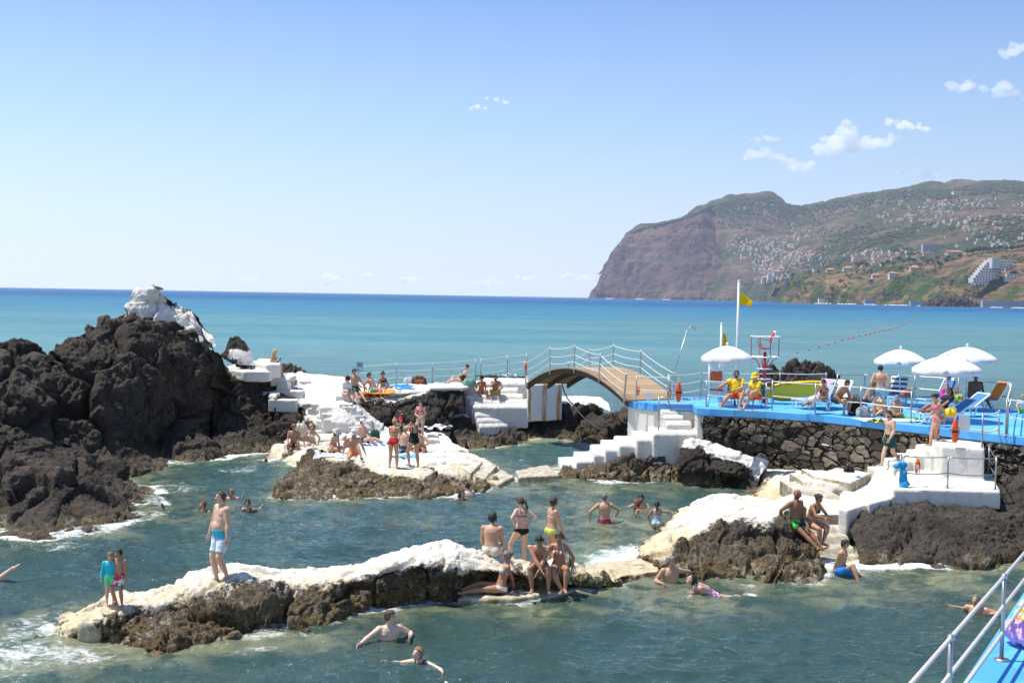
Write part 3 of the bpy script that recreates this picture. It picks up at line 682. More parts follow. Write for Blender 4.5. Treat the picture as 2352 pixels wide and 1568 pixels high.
concrete('slab', mb, M_CONCY, 'low ledge at the water under the reclining woman in a white bikini', 'ledge', amp=.04, smooth=4)
# ---------------------------------------------------------------- blue deck and its stone wall
DZ = 3.0
front = [(1440,919),(1500,927),(1592,928),(1600,936),(1630,938),(1760,944),(1893,953),(2065,972),(2200,987),(2352,1003),(2480,1017)]
far = [(2480,948),(2320,940),(2200,927),(2050,917),(1800,913),(1522,910)]
deck_poly = P2(*(front+far), z=DZ)
def deck_material():
    t = NT('blue_deck_paint'); P = t.pos(); m = t.math
    n1 = t.noise(P, .7, 4); n2 = t.noise(P, 6, 5, .6); n3 = t.noise(P, 30, 3)
    c = t.mix(t.step(n1, .35, .65), (.085, .37, .76), (.12, .45, .86))
    c = t.mix(m('MULTIPLY', t.step(n2, .6, .72), .35), c, (.3, .55, .8))
    c = t.mix(m('MULTIPLY', t.step(n2, .36, .26), .45), c, (.05, .2, .42))
    c = t.mix(m('MULTIPLY', t.step(n3, .62, .72), m('MULTIPLY', t.step(n1, .45, .6), .5)), c, (.4, .5, .6))
    sx_ = t.n('SeparateXYZ', {0: P}); ax_ = m('ADD', m('MULTIPLY', sx_.outputs[0], .82), m('MULTIPLY', sx_.outputs[1], .57))
    jl = m('ABSOLUTE', m('SUBTRACT', m('FRACT', m('DIVIDE', ax_, 2.3)), .5)); c = t.mix(m('MULTIPLY', t.step(jl, .01, .004), .6), c, (.04, .16, .34))
    wet = t.step(t.noise(P, .9, 3), .54, .6); c = t.mix(m('MULTIPLY', wet, .35), c, (.03, .2, .5))
    return t.bsdf(c, .6, t.bump(n3, .15, .01), spec=.35)
M_DECK = deck_material()
mb = MB(); mb.prism(deck_poly, DZ-.26, DZ)
o = mb.build('deck', M_DECK, org=(10, 40, DZ-.26), bevel=.02); tag(o, kind='structure'); TERR.append(o)
mb = MB(); mb.prism([(p[0]+(.05 if i < 11 else 0), p[1]+(.12 if 3 < i < 11 else -.2 if i > 10 else .02)) for i, p in enumerate(deck_poly)], .2, DZ-.27)
o = mb.build('deck_base', M_CONC, org=(10, 40, 0)); tag(o, 'white plastered base carrying the left end of the blue deck', 'wall'); TERR.append(o)
def stone_material():
    t = NT('dry_stone'); P = t.pos(); m = t.math
    n2 = t.noise(P, 5, 5, .65); n3 = t.noise(P, 22, 4, .65); s = t.attr('stone'); j = t.attr('joint')
    c = t.mix(t.step(n3, .3, .7), (.05, .043, .034), (.15, .125, .095))
    c = t.mix(m('MULTIPLY', t.step(s, .15, .95), .85), c, (.26, .21, .15), 'MIX')
    c = t.mix(m('MULTIPLY', t.step(n2, .56, .66), .55), c, (.3, .26, .19))
    c = t.mix(j, c, (.02, .017, .013))
    return t.bsdf(c, .9, t.bump(m('ADD', n2, m('MULTIPLY', n3, .4)), .7, .05), spec=.3)
def stone_wall(name, plan, z0, z1, label, nu, nv, seed):
    P = np.array([[p[0], p[1]] for p in plan]); L = np.concatenate([[0], np.cumsum(np.linalg.norm(np.diff(P, axis=0), axis=1))])
    u = np.linspace(0, L[-1], nu); x = np.interp(u, L, P[:, 0]); y = np.interp(u, L, P[:, 1])
    z = np.linspace(z0, z1, nv)
    U, Z = np.meshgrid(u, z); X = np.tile(x, (nv, 1)); Y = np.tile(y, (nv, 1))
    q = np.stack([U.ravel()/.42, Z.ravel()/.27, np.zeros(U.size)+.5], 1)
    q2 = q+.42*np.stack([fbm(q*1.5, 2, seed), fbm(q*1.5+9, 2, seed+1), np.zeros(U.size)], 1); q2[:, 2] = .5
    f1, f2, idn = worley(q2, seed); g1, g2, gid = worley(q2*2.6+5, seed+5)
    jb = 1-sst(.03, .13, f2-f1); small = (f2-f1 < .2); js = (1-sst(.02, .16, g2-g1))*small
    j = np.maximum(jb, js)
    d = .09*(1-j)+.10*(idn-.5)*(1-jb)+.05*(gid-.5)*small+.03*fbm(q*3, 3, seed+8)-.04
    co = np.stack([X.ravel(), Y.ravel()-d, Z.ravel()], 1)
    o = Vector((P[:, 0].mean(), P[:, 1].mean(), z0))
    me = mesh_np(name, co-np.array(o), grid_faces(nv, nu), True, {'stone': np.where(small, gid, idn), 'joint': j})
    ob = link(name, me, stone_material(), loc=o); tag(ob, label, 'wall'); TERR.append(ob)
wp = P2((1615,938),(1630,938.5),(1760,944.5),(1893,953.5),(2065,972.5),(2200,987.5),(2352,1003.5),(2480,1017.5), z=DZ)
stone_wall('stone_wall', [(p[0], p[1]+.06) for p in wp], .6, DZ-.27, 'dry stone wall of dark lava stones below the blue deck', 620, 100, 51)
# near deck, lower right corner
ND = 2.85
def nd(x, y): return at(x, y, ND)
# its edge runs through these two photo points
e0, e1 = nd(2209, 1568), nd(2352, 1357)
ed = (e1-e0).normalized(); en = Vector((ed.y, -ed.x, 0))
p0 = e0-ed*3; p1 = e1+ed*1.6
mb = MB(); mb.prism([tuple(p0[:2]), tuple(p1[:2]), tuple((p1+en*5)[:2]), tuple((p0+en*5)[:2])], ND-.25, ND)
o = mb.build('near_deck', M_DECK, org=(e0.x, e0.y, ND-.25), bevel=.02); tag(o, kind='structure'); TERR.append(o)
q0, q1 = p0+en*.35, p1+en*.35
loft('rock', [[(q0.x, q0.y, -.2), (q1.x, q1.y, -.2)], [(q0.x+en.x*.3, q0.y+en.y*.3, 1.3), (q1.x+en.x*.3, q1.y+en.y*.3, 1.3)],
              [(q0.x+en.x*.6, q0.y+en.y*.6, 2.58), (q1.x+en.x*.6, q1.y+en.y*.6, 2.58)]],
     110, 60, M_ROCKB, 'dark rock under the blue deck in the lower right corner', seed=43, cell=.8, crack=.12, amp=.1, world=True, back=None, skirt=0)
# ---------------------------------------------------------------- sea
def terrain_bvh(skip=()):
    return bvh_of(TERR)
BV = terrain_bvh()
def make_sea():
    nu, na, nb = 640, 640, 170
    r = np.concatenate([np.exp(np.linspace(math.log(12), math.log(62), na)), np.exp(np.linspace(math.log(62), math.log(16500), nb+1))[1:]])
    th = np.linspace(R(-40), R(40), nu)
    Rr, T = np.meshgrid(r, th, indexing='ij')
    X = (Rr*np.tan(T)).ravel(); Y = Rr.ravel(); nv = len(r)
    rng = np.random.RandomState(4)
    Z = np.zeros_like(X); fade = np.clip(1.25-Y/110, 0, 1)
    for k in range(26):
        wl = .42*1.19**(k*.62)*(1+.2*rng.rand()); an = R(-100)+rng.randn()*.75
        kx, ky = math.cos(an)*2*PI/wl, math.sin(an)*2*PI/wl
        ph = rng.rand()*2*PI
        wob = fbm(np.stack([X*.5/wl**.5, Y*.5/wl**.5, X*0+k], 1), 2, 200+k)*1.6
        s = np.sin(kx*X+ky*Y+ph+wob)
        Z += .0084*wl**.7*(1-np.abs(s)*1.25+.2*s)*fade
    Z -= Z.mean()
    # shallows, foam: measured from the rocks at the waterline
    near = Y < 64
    sd = np.full(len(X), 9.)
    idx = np.nonzero(near)[0]
    fn = BV.find_nearest
    for i in idx:
        q = fn((X[i], Y[i], WZ-.08), 2.6)
        if q[0] is not None: sd[i] = q[3]
    P = np.stack([X, Y, np.zeros_like(X)], 1)
    n = fbm(P*.7, 3, 301)
    foam = np.exp(-np.maximum(sd-.06, 0)/.26)*(.6+.65*n)
    shal = .55*np.exp(-sd/.7)
    def spot(arr, x, y, rx, ry, s, pw=1.):
        c = at(x, y, WZ); ex = at(x+rx, y, WZ)-c; ey = at(x, y-ry, WZ)-c
        d = ((X-c.x)/abs(ex.x))**2+((Y-c.y)/abs(ey.y))**2
        g = s*np.exp(-d**pw); arr[:] = np.maximum(arr, g)
    F1 = np.zeros_like(X)
    for a in ((90,1440,160,50,.95),(20,1510,170,70,.85),(180,1500,170,34,.85),(330,1510,120,22,.6),(560,1490,170,22,.55),(760,1455,90,25,.55),(40,1380,90,40,.35),
              (420,1120,130,20,.55),(560,1075,110,18,.55),(330,1150,60,26,.6),(390,1180,60,22,.6),(650,1052,70,14,.75),(120,1250,170,12,.6),(640,1135,50,18,.6),
              (1180,1385,120,12,.85),(1330,1360,60,10,.6),(880,1400,120,14,.55),(1000,1150,120,8,.45),(1430,1330,60,20,.55),(1600,1340,120,9,.5),(1960,1310,45,16,.75),
              (2030,1300,60,10,.5),(1725,1365,22,8,.85),(1660,1342,60,8,.4),(1620,1360,40,6,.4),(1390,1350,90,9,.7),(1320,1018,60,8,.3),(985,1490,45,16,.5),(885,1455,50,12,.4)):
        spot(F1, *a)
    foam = np.clip(np.maximum(foam, F1*(.75+.55*n)), 0, 1)
    S1 = np.zeros_like(X)
    for a in ((1420,1240,130,55,.85),(1480,1210,90,45,.6),(1250,1112,130,22,.95),(1400,1125,140,14,.6),(1620,1105,90,10,.4),(2080,1325,190,34,.75),(2020,1350,90,18,.7),
              (1700,1345,190,20,.6),(1480,1350,160,22,.6),(1250,1400,200,30,.55),(1040,1320,150,20,.0),(1500,1390,240,30,.5),(1330,1180,160,40,.45),(1000,1200,120,20,.25),(700,1180,120,24,.25),(450,1180,110,26,.45),(1600,1400,180,20,.4),(2200,1330,160,24,.6),(2000,1380,160,20,.45),(1560,1125,120,16,.4),(1360,1290,90,26,.9),(80,1480,230,80,.75),(330,1500,150,24,.5),(560,1480,170,20,.4),(1270,1012,50,7,.4),(2260,1360,110,40,.4),(1900,1345,90,16,.5),(2150,1310,130,14,.6)):
        spot(S1, *a)
    shal = np.clip(np.maximum(shal*1.2, S1*(1.0+.5*n)), 0, 1)
    me = mesh_np('sea', np.stack([X, Y, Z], 1), grid_faces(nv, nu), True, {'foam': foam, 'shallow': shal})
    t = NT('sea_water'); p = t.pos(); m = t.math
    sp = t.n('SeparateXYZ', {0: p}); y = sp.outputs[1]
    sh = t.attr('shallow'); fo = t.attr('foam')
    g = t.mix(t.step(y, 15, 62), (.037, .081, .07), (.05, .125, .118))
    g = t.mix(t.step(y, 55, 150), g, (.098, .218, .24))
    g = t.mix(t.step(y, 170, 480), g, (.045, .165, .26))
    g = t.mix(t.step(y, 420, 1300), g, (.01, .078, .205))
    xr = m('MULTIPLY', t.step(sp.outputs[0], -20, 60), t.step(y, 600, 60))
    g = t.mix(m('MULTIPLY', xr, m('MULTIPLY', t.step(y, 50, 90), .65)), g, (.11, .19, .19))
    str1 = t.noise(t.n('Mapping', {'Vector': p, 'Scale': (.006, .03, 1)}).outputs[0], 1, 4, .6)
    g = t.mix(m('MULTIPLY', t.step(str1, .42, .66), m('MULTIPLY', t.step(y, 60, 160), .4)), g, (.022, .15, .22))
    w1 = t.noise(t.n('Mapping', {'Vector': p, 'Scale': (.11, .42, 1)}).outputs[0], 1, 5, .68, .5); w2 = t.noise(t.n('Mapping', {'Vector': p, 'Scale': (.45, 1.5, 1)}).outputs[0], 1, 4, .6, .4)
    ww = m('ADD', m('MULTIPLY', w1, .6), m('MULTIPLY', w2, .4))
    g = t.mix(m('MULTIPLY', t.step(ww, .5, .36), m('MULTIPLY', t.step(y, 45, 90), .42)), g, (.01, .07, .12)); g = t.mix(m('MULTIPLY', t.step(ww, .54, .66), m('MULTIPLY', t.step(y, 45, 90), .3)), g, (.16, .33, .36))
    bedn = t.noise(p, 1.1, 5, .65, .6)
    bed = t.mix(t.step(bedn, .38, .62), (.11, .17, .105), (.55, .54, .3))
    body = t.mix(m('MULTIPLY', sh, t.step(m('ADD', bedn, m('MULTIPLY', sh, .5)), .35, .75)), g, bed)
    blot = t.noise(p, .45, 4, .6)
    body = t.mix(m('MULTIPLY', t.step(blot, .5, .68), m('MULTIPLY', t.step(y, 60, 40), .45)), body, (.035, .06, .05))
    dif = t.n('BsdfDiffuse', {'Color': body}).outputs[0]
    tr = t.n('BsdfTransparent', {'Color': (.62, .9, .86, 1)}).outputs[0]
    op = m('MULTIPLY', t.step(y, 58, 40), m('ADD', .3, m('MULTIPLY', sh, .35)))
    under = t.n('MixShader', {0: op, 1: dif, 2: tr}).outputs[0]
    b1 = t.noise(t.n('Mapping', {'Vector': p, 'Scale': (1.3, 2.6, 1)}).outputs[0], 1.7, 5, .58, .8)
    b2 = t.noise(t.n('Mapping', {'Vector': p, 'Scale': (.35, .9, 1)}).outputs[0], .8, 5, .62, .3)
    far = t.step(y, 45, 110)
    nm = t.n('Bump', {'Height': b1, 'Strength': .8, 'Distance': .1}).outputs[0]
    nm = t.n('Bump', {'Height': b2, 'Strength': m('MULTIPLY', far, 1.0), 'Distance': 1.5, 'Normal': nm}).outputs[0]
    fr = t.n('Fresnel', {'IOR': 1.33, 'Normal': nm}).outputs[0]
    fr = m('MULTIPLY', fr, m('SUBTRACT', .86, m('MULTIPLY', t.step(y, 40, 200), .5)))
    gl = t.n('BsdfGlossy', {'Color': (1, 1, 1, 1), 'Roughness': m('ADD', .045, m('MULTIPLY', far, .2)), 'Normal': nm}).outputs[0]
    water = t.n('MixShader', {0: fr, 1: under, 2: gl}).outputs[0]
    wp_ = t.n('Mapping', {'Vector': p, 'Scale': (1.0, 1.5, 1)}).outputs[0]
    f1 = t.noise(wp_, 3.0, 6, .72, 1.2); f2 = t.noise(wp_, 9, 4, .7, .6)
    lace = m('ADD', m('MULTIPLY', f1, .65), m('MULTIPLY', f2, .35))
    fm = t.step(m('ADD', lace, m('MULTIPLY', fo, .5)), .72, .98)
    fm = m('MULTIPLY', fm, .9)
    white = t.n('BsdfDiffuse', {'Color': (.74, .78, .76, 1), 'Normal': nm}).outputs[0]
    fin = t.n('MixShader', {0: fm, 1: water, 2: white})
    t.t.links.new(fin.outputs[0], t.out.inputs[0])
    o = link('sea', me, t.m, loc=(0, 0, WZ)); tag(o, kind='structure'); o.visible_shadow = True
    # bed
    nx, ny = 160, 130
    gx, gy = np.meshgrid(np.linspace(-38, 40, nx), np.linspace(12, 66, ny))
    q = np.stack([gx.ravel(), gy.ravel(), np.zeros(gx.size)], 1)
    z = -1.9+.8*fbm(q*.3, 4, 77)+.35*fbm(q*1.1, 3, 78)
    tb = NT('seabed_rock'); pb = tb.pos(); nb_ = tb.noise(pb, 1.2, 5, .6)
    mt = tb.bsdf(tb.mix(tb.step(nb_, .35, .65), (.05, .055, .03), (.3, .28, .17)), .9)
    me = mesh_np('seabed', np.stack([q[:, 0], q[:, 1], z], 1), grid_faces(ny, nx))
    tag(link('seabed', me, mt), kind='structure')
make_sea()
# ---------------------------------------------------------------- bridge, railings, deck things
M_STEEL = plain('stainless_steel', (.42, .41, .39), .35, .15, 20, metal=.8)
M_ROPE = plain('white_rope', (.72, .7, .66), .8, .12, 40, .3)
M_RUST = plain('rusty_steel', (.075, .045, .03), .75, .4, 9, .4, bdist=.03)
M_WHITE = plain('white_paint', (.8, .8, .78), .45, .05, 6)
def thin_cloth(name, col, k=.35):
    t = NT(name); P = t.obj(); n = t.noise(P, 9, 3); c = t.mix(n, tuple(v*.92 for v in col), col); nm = t.bump(t.noise(P, 14, 3), .3, .02)
    mx = t.n('MixShader', {0: k, 1: t.n('BsdfDiffuse', {'Color': c, 'Normal': nm}).outputs[0], 2: t.n('BsdfTranslucent', {'Color': c}).outputs[0]}); t.t.links.new(mx.outputs[0], t.out.inputs[0]); return t.m
M_CANVAS = thin_cloth('white_canvas', (.85, .85, .84), .22); M_FLAG = thin_cloth('yellow_flag_cloth', (.92, .7, .02), .5)
M_RED = plain('red_paint', (.5, .03, .035), .4, .12, 8)
M_ORANGE = plain('orange_plastic', (.85, .11, .015), .4, .1, 6)
M_BLACK = plain('black_fabric', (.02, .02, .022), .8, .3, 20)
M_BLUEF = plain('blue_mesh_fabric', (.03, .17, .42), .7, .15, 30)
M_YELLOW = plain('yellow_fibreglass', (1., .62, .02), .35, .08, 5)
def timber_material():
    t = NT('timber_planks'); P = t.obj(); m = t.math
    g = t.noise(t.n('Mapping', {'Vector': P, 'Scale': (2, 14, 14)}).outputs[0], 3, 4, .6)
    i = t.attr('plank')
    c = t.mix(g, (.25, .16, .085), (.4, .28, .16)); c = t.mix(m('MULTIPLY', i, .6), c, (.5, .37, .23))
    return t.bsdf(c, .8, t.bump(g, .3, .01))
# bridge: a shallow arch from the white abutment to the deck
def make_bridge():
    A = at(1213, 882, 49.2); B = at(1442, 921, 3.0); A.z = 2.98; B.z = 3.0
    ax = (B-A); L = Vector((ax.x, ax.y)).length; u = Vector((ax.x, ax.y, 0)).normalized(); s = Vector((-u.y, u.x, 0))
    if s.x < 0: s = -s
    W = 1.95
    def prof(t): return A.lerp(B, t)+Vector((0, 0, 4*.93*t*(1-t)))
    root = empty('footbridge', A, 0, 'arched timber footbridge with rusty beams and rope rails', 'bridge')
    I = A
    for off in (0, W/2, W):
        mb = MB(); N = 30; v = []; 
        for k in range(N+1):
            p = prof(k/N)+s*off; 
            for dz, ds in ((-.02, -.05), (-.02, .05), (-.2, .05), (-.2, -.05)): v.append(p+s*ds+Vector((0, 0, dz)))
        f = [(4*k+j, 4*k+(j+1) % 4, 4*k+4+(j+1) % 4, 4*k+4+j) for k in range(N) for j in range(4)]+[(3, 2, 1, 0), (4*N, 4*N+1, 4*N+2, 4*N+3)]
        mb.add(v, f); mb.build('beam', M_RUST, root, loc=(0, 0, 0)).matrix_parent_inverse = Matrix.Translation(-A)
    n = int(L/.14); co = []; fc = []; at_ = []
    for k in range(n):
        t0, t1 = (k+.06)/n, (k+.94)/n; b = len(co); p0, p1 = prof(t0), prof(t1)
        for z in (.03, -.015):
            for p, o in ((p0, -.12), (p0, W+.12), (p1, W+.12), (p1, -.12)): co.append(p+s*o+Vector((0, 0, z+.015)))
        fc += [tuple(b+i for i in q) for q in ((0,3,2,1),(4,5,6,7),(0,1,5,4),(1,2,6,5),(2,3,7,6),(3,0,4,7))]
        at_ += [random.random()]*8
    me = mesh_np('planking', np.array([tuple(c) for c in co]), fc, False, {'plank': at_})
    o = link('planking', me, timber_material(), root); o.matrix_parent_inverse = Matrix.Translation(-A)
    tops = {}
    for side, off in ((0, -.1), (1, W+.1)):
        T = (.0, .27, .52, .76, .985) if side == 0 else (.0, .22, .45, .70, .985)
        for i, t in enumerate(T):
            p = prof(t)+s*off; lean = u*(t-.5)*.3
            mb = MB(); top = p+lean+Vector((0, 0, .95)); mb.tube([p-Vector((0, 0, .14)), top], .032, 8); mb.ell(top, (.036, .036, .03), n=8, m=5)
            mb.build('post', M_STEEL, root).matrix_parent_inverse = Matrix.Translation(-A)
            tops[side, i] = (p, top)
        for h in (.32, .62, .97):
            mb = MB(); pts = []
            for i in range(len(T)-1):
                a0 = tops[side, i][0].lerp(tops[side, i][1], h); b0 = tops[side, i+1][0].lerp(tops[side, i+1][1], h)
                for q in range(6 if i < len(T)-2 else 7):
                    w_ = q/6; pts.append(a0.lerp(b0, w_)-Vector((0, 0, .05*4*w_*(1-w_))))
            mb.tube(pts, .014, 6); mb.build('rope_rail', M_ROPE, root, True).matrix_parent_inverse = Matrix.Translation(-A)
    return tops
BR = make_bridge()
# generic rope or pipe railing through posts given in the photo
def sag(a, b, s, n=8): return [a.lerp(b, k/n)-Vector((0, 0, s*4*(k/n)*(1-k/n))) for k in range(n+1)]
def railing(label, posts, H, rails, rail_mat, r=.018, s=.04, pr_=.026, cat='railing', skip=(), name='railing'):
    """posts: world points at the base"""
    root = empty(name, posts[0], 0, label, cat); inv = Matrix.Translation(-Vector(posts[0]))
    tops = []
    for i, p in enumerate(posts):
        p = Vector(p); top = p+Vector((0, 0, H)); tops.append((p, top))
        mb = MB(); mb.tube([p-Vector((0, 0, .05)), top], pr_, 8); mb.ell(top, (pr_*1.15,)*3, n=8, m=5)
        mb.lathe(p, [(pr_*2.6, 0), (pr_*2.6, .012)], 10)
        mb.build('post', M_STEEL, root, True).matrix_parent_inverse = inv
    for h in rails:
        for i in range(len(posts)-1):
            if i in skip: continue
            mb = MB(); mb.tube(sag(tops[i][0].lerp(tops[i][1], h), tops[i+1][0].lerp(tops[i+1][1], h), s*(1 if h < .9 else .5)), r, 6)
            mb.build('rail', rail_mat, root, True).matrix_parent_inverse = inv
    return tops
def B(x, y, z): return at(x, y, z)
TOP = {}
TOP['sea'] = railing('rope railing along the seaward edge of the white sunbathing ledge', [B(822,888,56), B(909,882,56.2), B(993,880,56.4), B(1092,873,56.5), B(1104,872,56.7), B(1165,864,57), B(1209,860,57)], 1.05, (.33, .66, .97), M_ROPE, .012, .05, skip=(3,))
dk = lambda x, y: B(x, y, DZ)
railing('rope railing along the sea side of the deck behind the lifeguards', [dk(1534,922), dk(1609,914), dk(1790,914.5), dk(1896,914.5)], 1.0, (.33, .66, .97), M_ROPE, .018, .06)
railing('pipe railing on the front edge of the deck before the sunbeds', [dk(1773,941), dk(1872,948.5), dk(1976,958), dk(2092,972)], 1.02, (.48, .97), M_ROPE, .02, .02)
railing('pipe railing on the front edge of the deck before the lifeguards', [dk(1622,934.5), dk(1694,938.5), dk(1759,941.5)], .95, (.45, .97), M_ROPE, .018, .02)
railing('low pipe railing along the far sea side of the deck behind the sunbeds', [dk(1922,917.5), dk(1985,917.5), dk(2062,919), dk(2100,921), dk(2200,929), dk(2318,943)], 1.0, (.5, .97), M_STEEL, .02, .01)
railing('pipe railing crossing the deck at the right edge of the photo', [dk(2310,1000), dk(2321,950)], 1.05, (.5, .97), M_ROPE, .02, .02)
railing('short rope railing at the right edge of the photo beside the child', [dk(2314,998), dk(2420,1006)], 1.05, (.48, .97), M_ROPE, .02, .03)
railing('rope railing with steel posts round the lower white platform', [B(2067,1118,1.79), B(2176,1121,1.79), B(2286,1124,1.79), B(2270,1094,1.79)], .88, (.48, .97), M_STEEL, .016, .06)
railing('rope railing at the top of the white block staircase', [B(2255,1029,2.69), B(2293,1020,2.69)], 1.0, (.5, .97), M_ROPE, .018, .08)
railing('thin railing on the landing of the long white staircase', [B(1512,987,2.15), B(1625,988,2.15)], 1.2, (.32, .62, .97), M_STEEL, .014, .0)
railing('steel railing with orange ropes where the bridge meets the deck', [B(1461,924,DZ), B(1536,928,DZ)], 1.0, (.5, .97), M_ROPE, .016, .04)
mb = MB(); mb.tube(sag(B(1886,1019,38)+Vector((0, -.1, 0)), B(2010,1015,36.8), .12), .02, 6); mb.tube(sag(B(2010,1015,36.8), B(2160,944,35.2), .1), .02, 6)
tag(mb.build('handrail_rope', M_ROPE, smooth=True), 'loose rope handrail strung along the dry stone wall', 'rope')
# near railing, lower right
def near_rail():
    b1 = B(2300, 1515, ND); b0 = B(2184, 1464, ND+.94); b0.z = ND
    root = empty('railing', b0, 0, 'thick pipe railing in the lower right corner beside the blue deck', 'railing'); inv = Matrix.Translation(-b0)
    st = (b1-b0); d = st.normalized(); st.z = 0
    for k in range(-1, 3):
        p = b0+st*k
        mb = MB(); mb.tube([p, p+Vector((0, 0, .94))], .023, 12); mb.ell(p+Vector((0, 0, .94)), (.036, .036, .036), n=12, m=8)
        mb.ell(p+Vector((0, 0, .6)), (.034, .034, .03), n=12, m=6); mb.ell(p+Vector((0, 0, .3)), (.034, .034, .03), n=12, m=6); mb.lathe(p, [(.085, 0), (.085, .015)], 14)
        mb.build('post', M_STEEL, root, True).matrix_parent_inverse = inv
    for h in (.3, .6, .94):
        mb = MB(); mb.tube([b0-st*1.4+Vector((0, 0, h)), b0+st*2.6+Vector((0, 0, h))], .02, 12)
        mb.build('rail', plain('weathered_pipe', (.5, .46, .42), .5, .18, 14, .15), root, True).matrix_parent_inverse = inv
near_rail()
# parasols
def parasol(base, h, rad, label, tilt=0., group='white parasols', mark=True):
    root = empty('parasol', base, 0, label, 'parasol', group)
    mb = MB(); mb.tube([(0, 0, .05), (0, 0, h-.02)], .022, 8); mb.build('pole', M_WHITE, root, True)
    mb = MB(); mb.box((0, 0, .07), (.5, .5, .13)); mb.lathe((0, 0, .13), [(.07, 0), (.04, .14)], 12); mb.build('base', M_WHITE, root, bevel=.03)
    n = 8; sub = 6; N = n*sub; K = 8; v = []; f = []
    rr = h-.42
    for k in range(K+1):
        t = k/K
        for j in range(N):
            a = 2*PI*j/N; w_ = (j % sub)/sub; dip = 4*w_*(1-w_)
            rad_ = rad*t*(1-.045*dip*t); z = h-.05-.40*t**1.7-.035*dip*t*t
            v.append((rad_*math.cos(a), rad_*math.sin(a), z))
    for q, dz in ((.995, .1), (1.0, .19)):
        for j in range(N):
            a = 2*PI*j/N; w_ = (j % sub)/sub; dip = 4*w_*(1-w_)
            v.append((rad*q*(1-.045*dip)*math.cos(a), rad*q*(1-.045*dip)*math.sin(a), h-.45-.035*dip-dz*(1.15-.35*dip if dz > .15 else 1)))
    for k in range(K+2):
        for j in range(N): f.append((k*N+j, k*N+(j+1) % N, (k+1)*N+(j+1) % N, (k+1)*N+j))
    me = mesh_np('canopy', np.array(v), f); o = link('canopy', me, M_CANVAS, root)
    sd = o.modifiers.new('thick', 'SOLIDIFY'); sd.thickness = .006
    mb = MB(); mb.ell((0, 0, h+.02), (.05, .05, .06), n=10, m=6); mb.build('finial', M_WHITE, root, True)
    for j in range(n):
        a = 2*PI*j/n; mb = MB(); mb.tube([(0, 0, h-.09), (rad*.5*math.cos(a), rad*.5*math.sin(a), h-.2), (rad*.97*math.cos(a), rad*.97*math.sin(a), h-.47)], .007, 5); mb.build('rib', M_WHITE, root)
    if mark:     # small grey wave mark on two valance panels
        for j in (5, 6):
            a = 2*PI*(j+.5)/n; c = Vector((math.cos(a), math.sin(a), 0)); tdir = Vector((-c.y, c.x, 0)); r0 = rad*.965
            mb = MB(); mb.tube([c*r0+tdir*x+Vector((0, 0, h-.52+z)) for x, z in ((-.1, -.02), (-.06, 0), (-.02, .03), (.03, .05), (.07, .03), (.05, 0), (.02, -.01), (.1, -.02))], .006, 4)
            mb.build('wave_mark', plain('grey_print', (.3, .3, .32), .8), root)
    return root
parasol(dk(1667,932), 2.2, .92, 'white parasol shading the two lifeguards', mark=False)
parasol(dk(2065,930), 2.12, .97, 'white parasol left of the two others, above the striped sunbed')
parasol(dk(2171,966), 2.15, 1.12, 'white parasol nearest the front edge of the deck, with a printed wave mark')
parasol(dk(2217,940), 2.3, 1.08, 'white parasol at the right, partly behind the nearest parasol')
# flags
def flagpole(base, h, label, flag_fn):
    root = empty('flagpole', base, 0, label, 'flagpole')
    mb = MB(); mb.tube([(0, 0, 0), (0, 0, h*.48), (0, 0, h*.5), (0, 0, h)], [.055, .052, .042, .038], 10); mb.ell((0, 0, h), (.05, .05, .04), n=10, m=5)
    mb.build('pole', M_WHITE, root, True)
    v, f = flag_fn(h); me = mesh_np('flag', np.array(v), f); o = link('flag', me, M_FLAG, root)
    sd = o.modifiers.new('thick', 'SOLIDIFY'); sd.thickness = .004
    mb = MB(); mb.tube([(.05, -.02, h-.05), (.06, -.02, .6)], .006, 4); mb.build('halyard', M_ROPE, root)
def fl_wind(h):
    v = []; n, m_ = 16, 8
    for i in range(n+1):
        t = i/n
        for j in range(m_+1):
            q = j/m_; z = h-.4-.52*q*(1-.45*t)-.42*t**1.2*(1-.35*q)+.03*math.sin(9*t+3*q)
            v.append((.05+.52*t*(1-.1*q), .10*math.sin(7*t+2.2*q)*t, z))
    return v, [(i*(m_+1)+j, (i+1)*(m_+1)+j, (i+1)*(m_+1)+j+1, i*(m_+1)+j+1) for i in range(n) for j in range(m_)]
def fl_limp(h):
    v = []; n, m_ = 10, 14
    for i in range(n+1):
        t = i/n
        for j in range(m_+1):
            q = j/m_; v.append((.05+.30*t*(.35+.9*q*(1-.25*q))*(1 if q < .85 else 1-(q-.85)*2), .06*math.sin(14*t)*(.4+q), h-.32-.85*q-.1*t*(1-q)))
    return v, [(i*(m_+1)+j, (i+1)*(m_+1)+j, (i+1)*(m_+1)+j+1, i*(m_+1)+j+1) for i in range(n) for j in range(m_)]
p = dk(1690, 916); h = (916-645)*p.y/2613; flagpole(p, h, 'tall white flagpole flying a yellow flag', fl_wind)
p = dk(1653, 920); h = (920-743)*p.y/2613; flagpole(p, h, 'short white flagpole with a limp yellow flag beside the life ring', fl_limp)
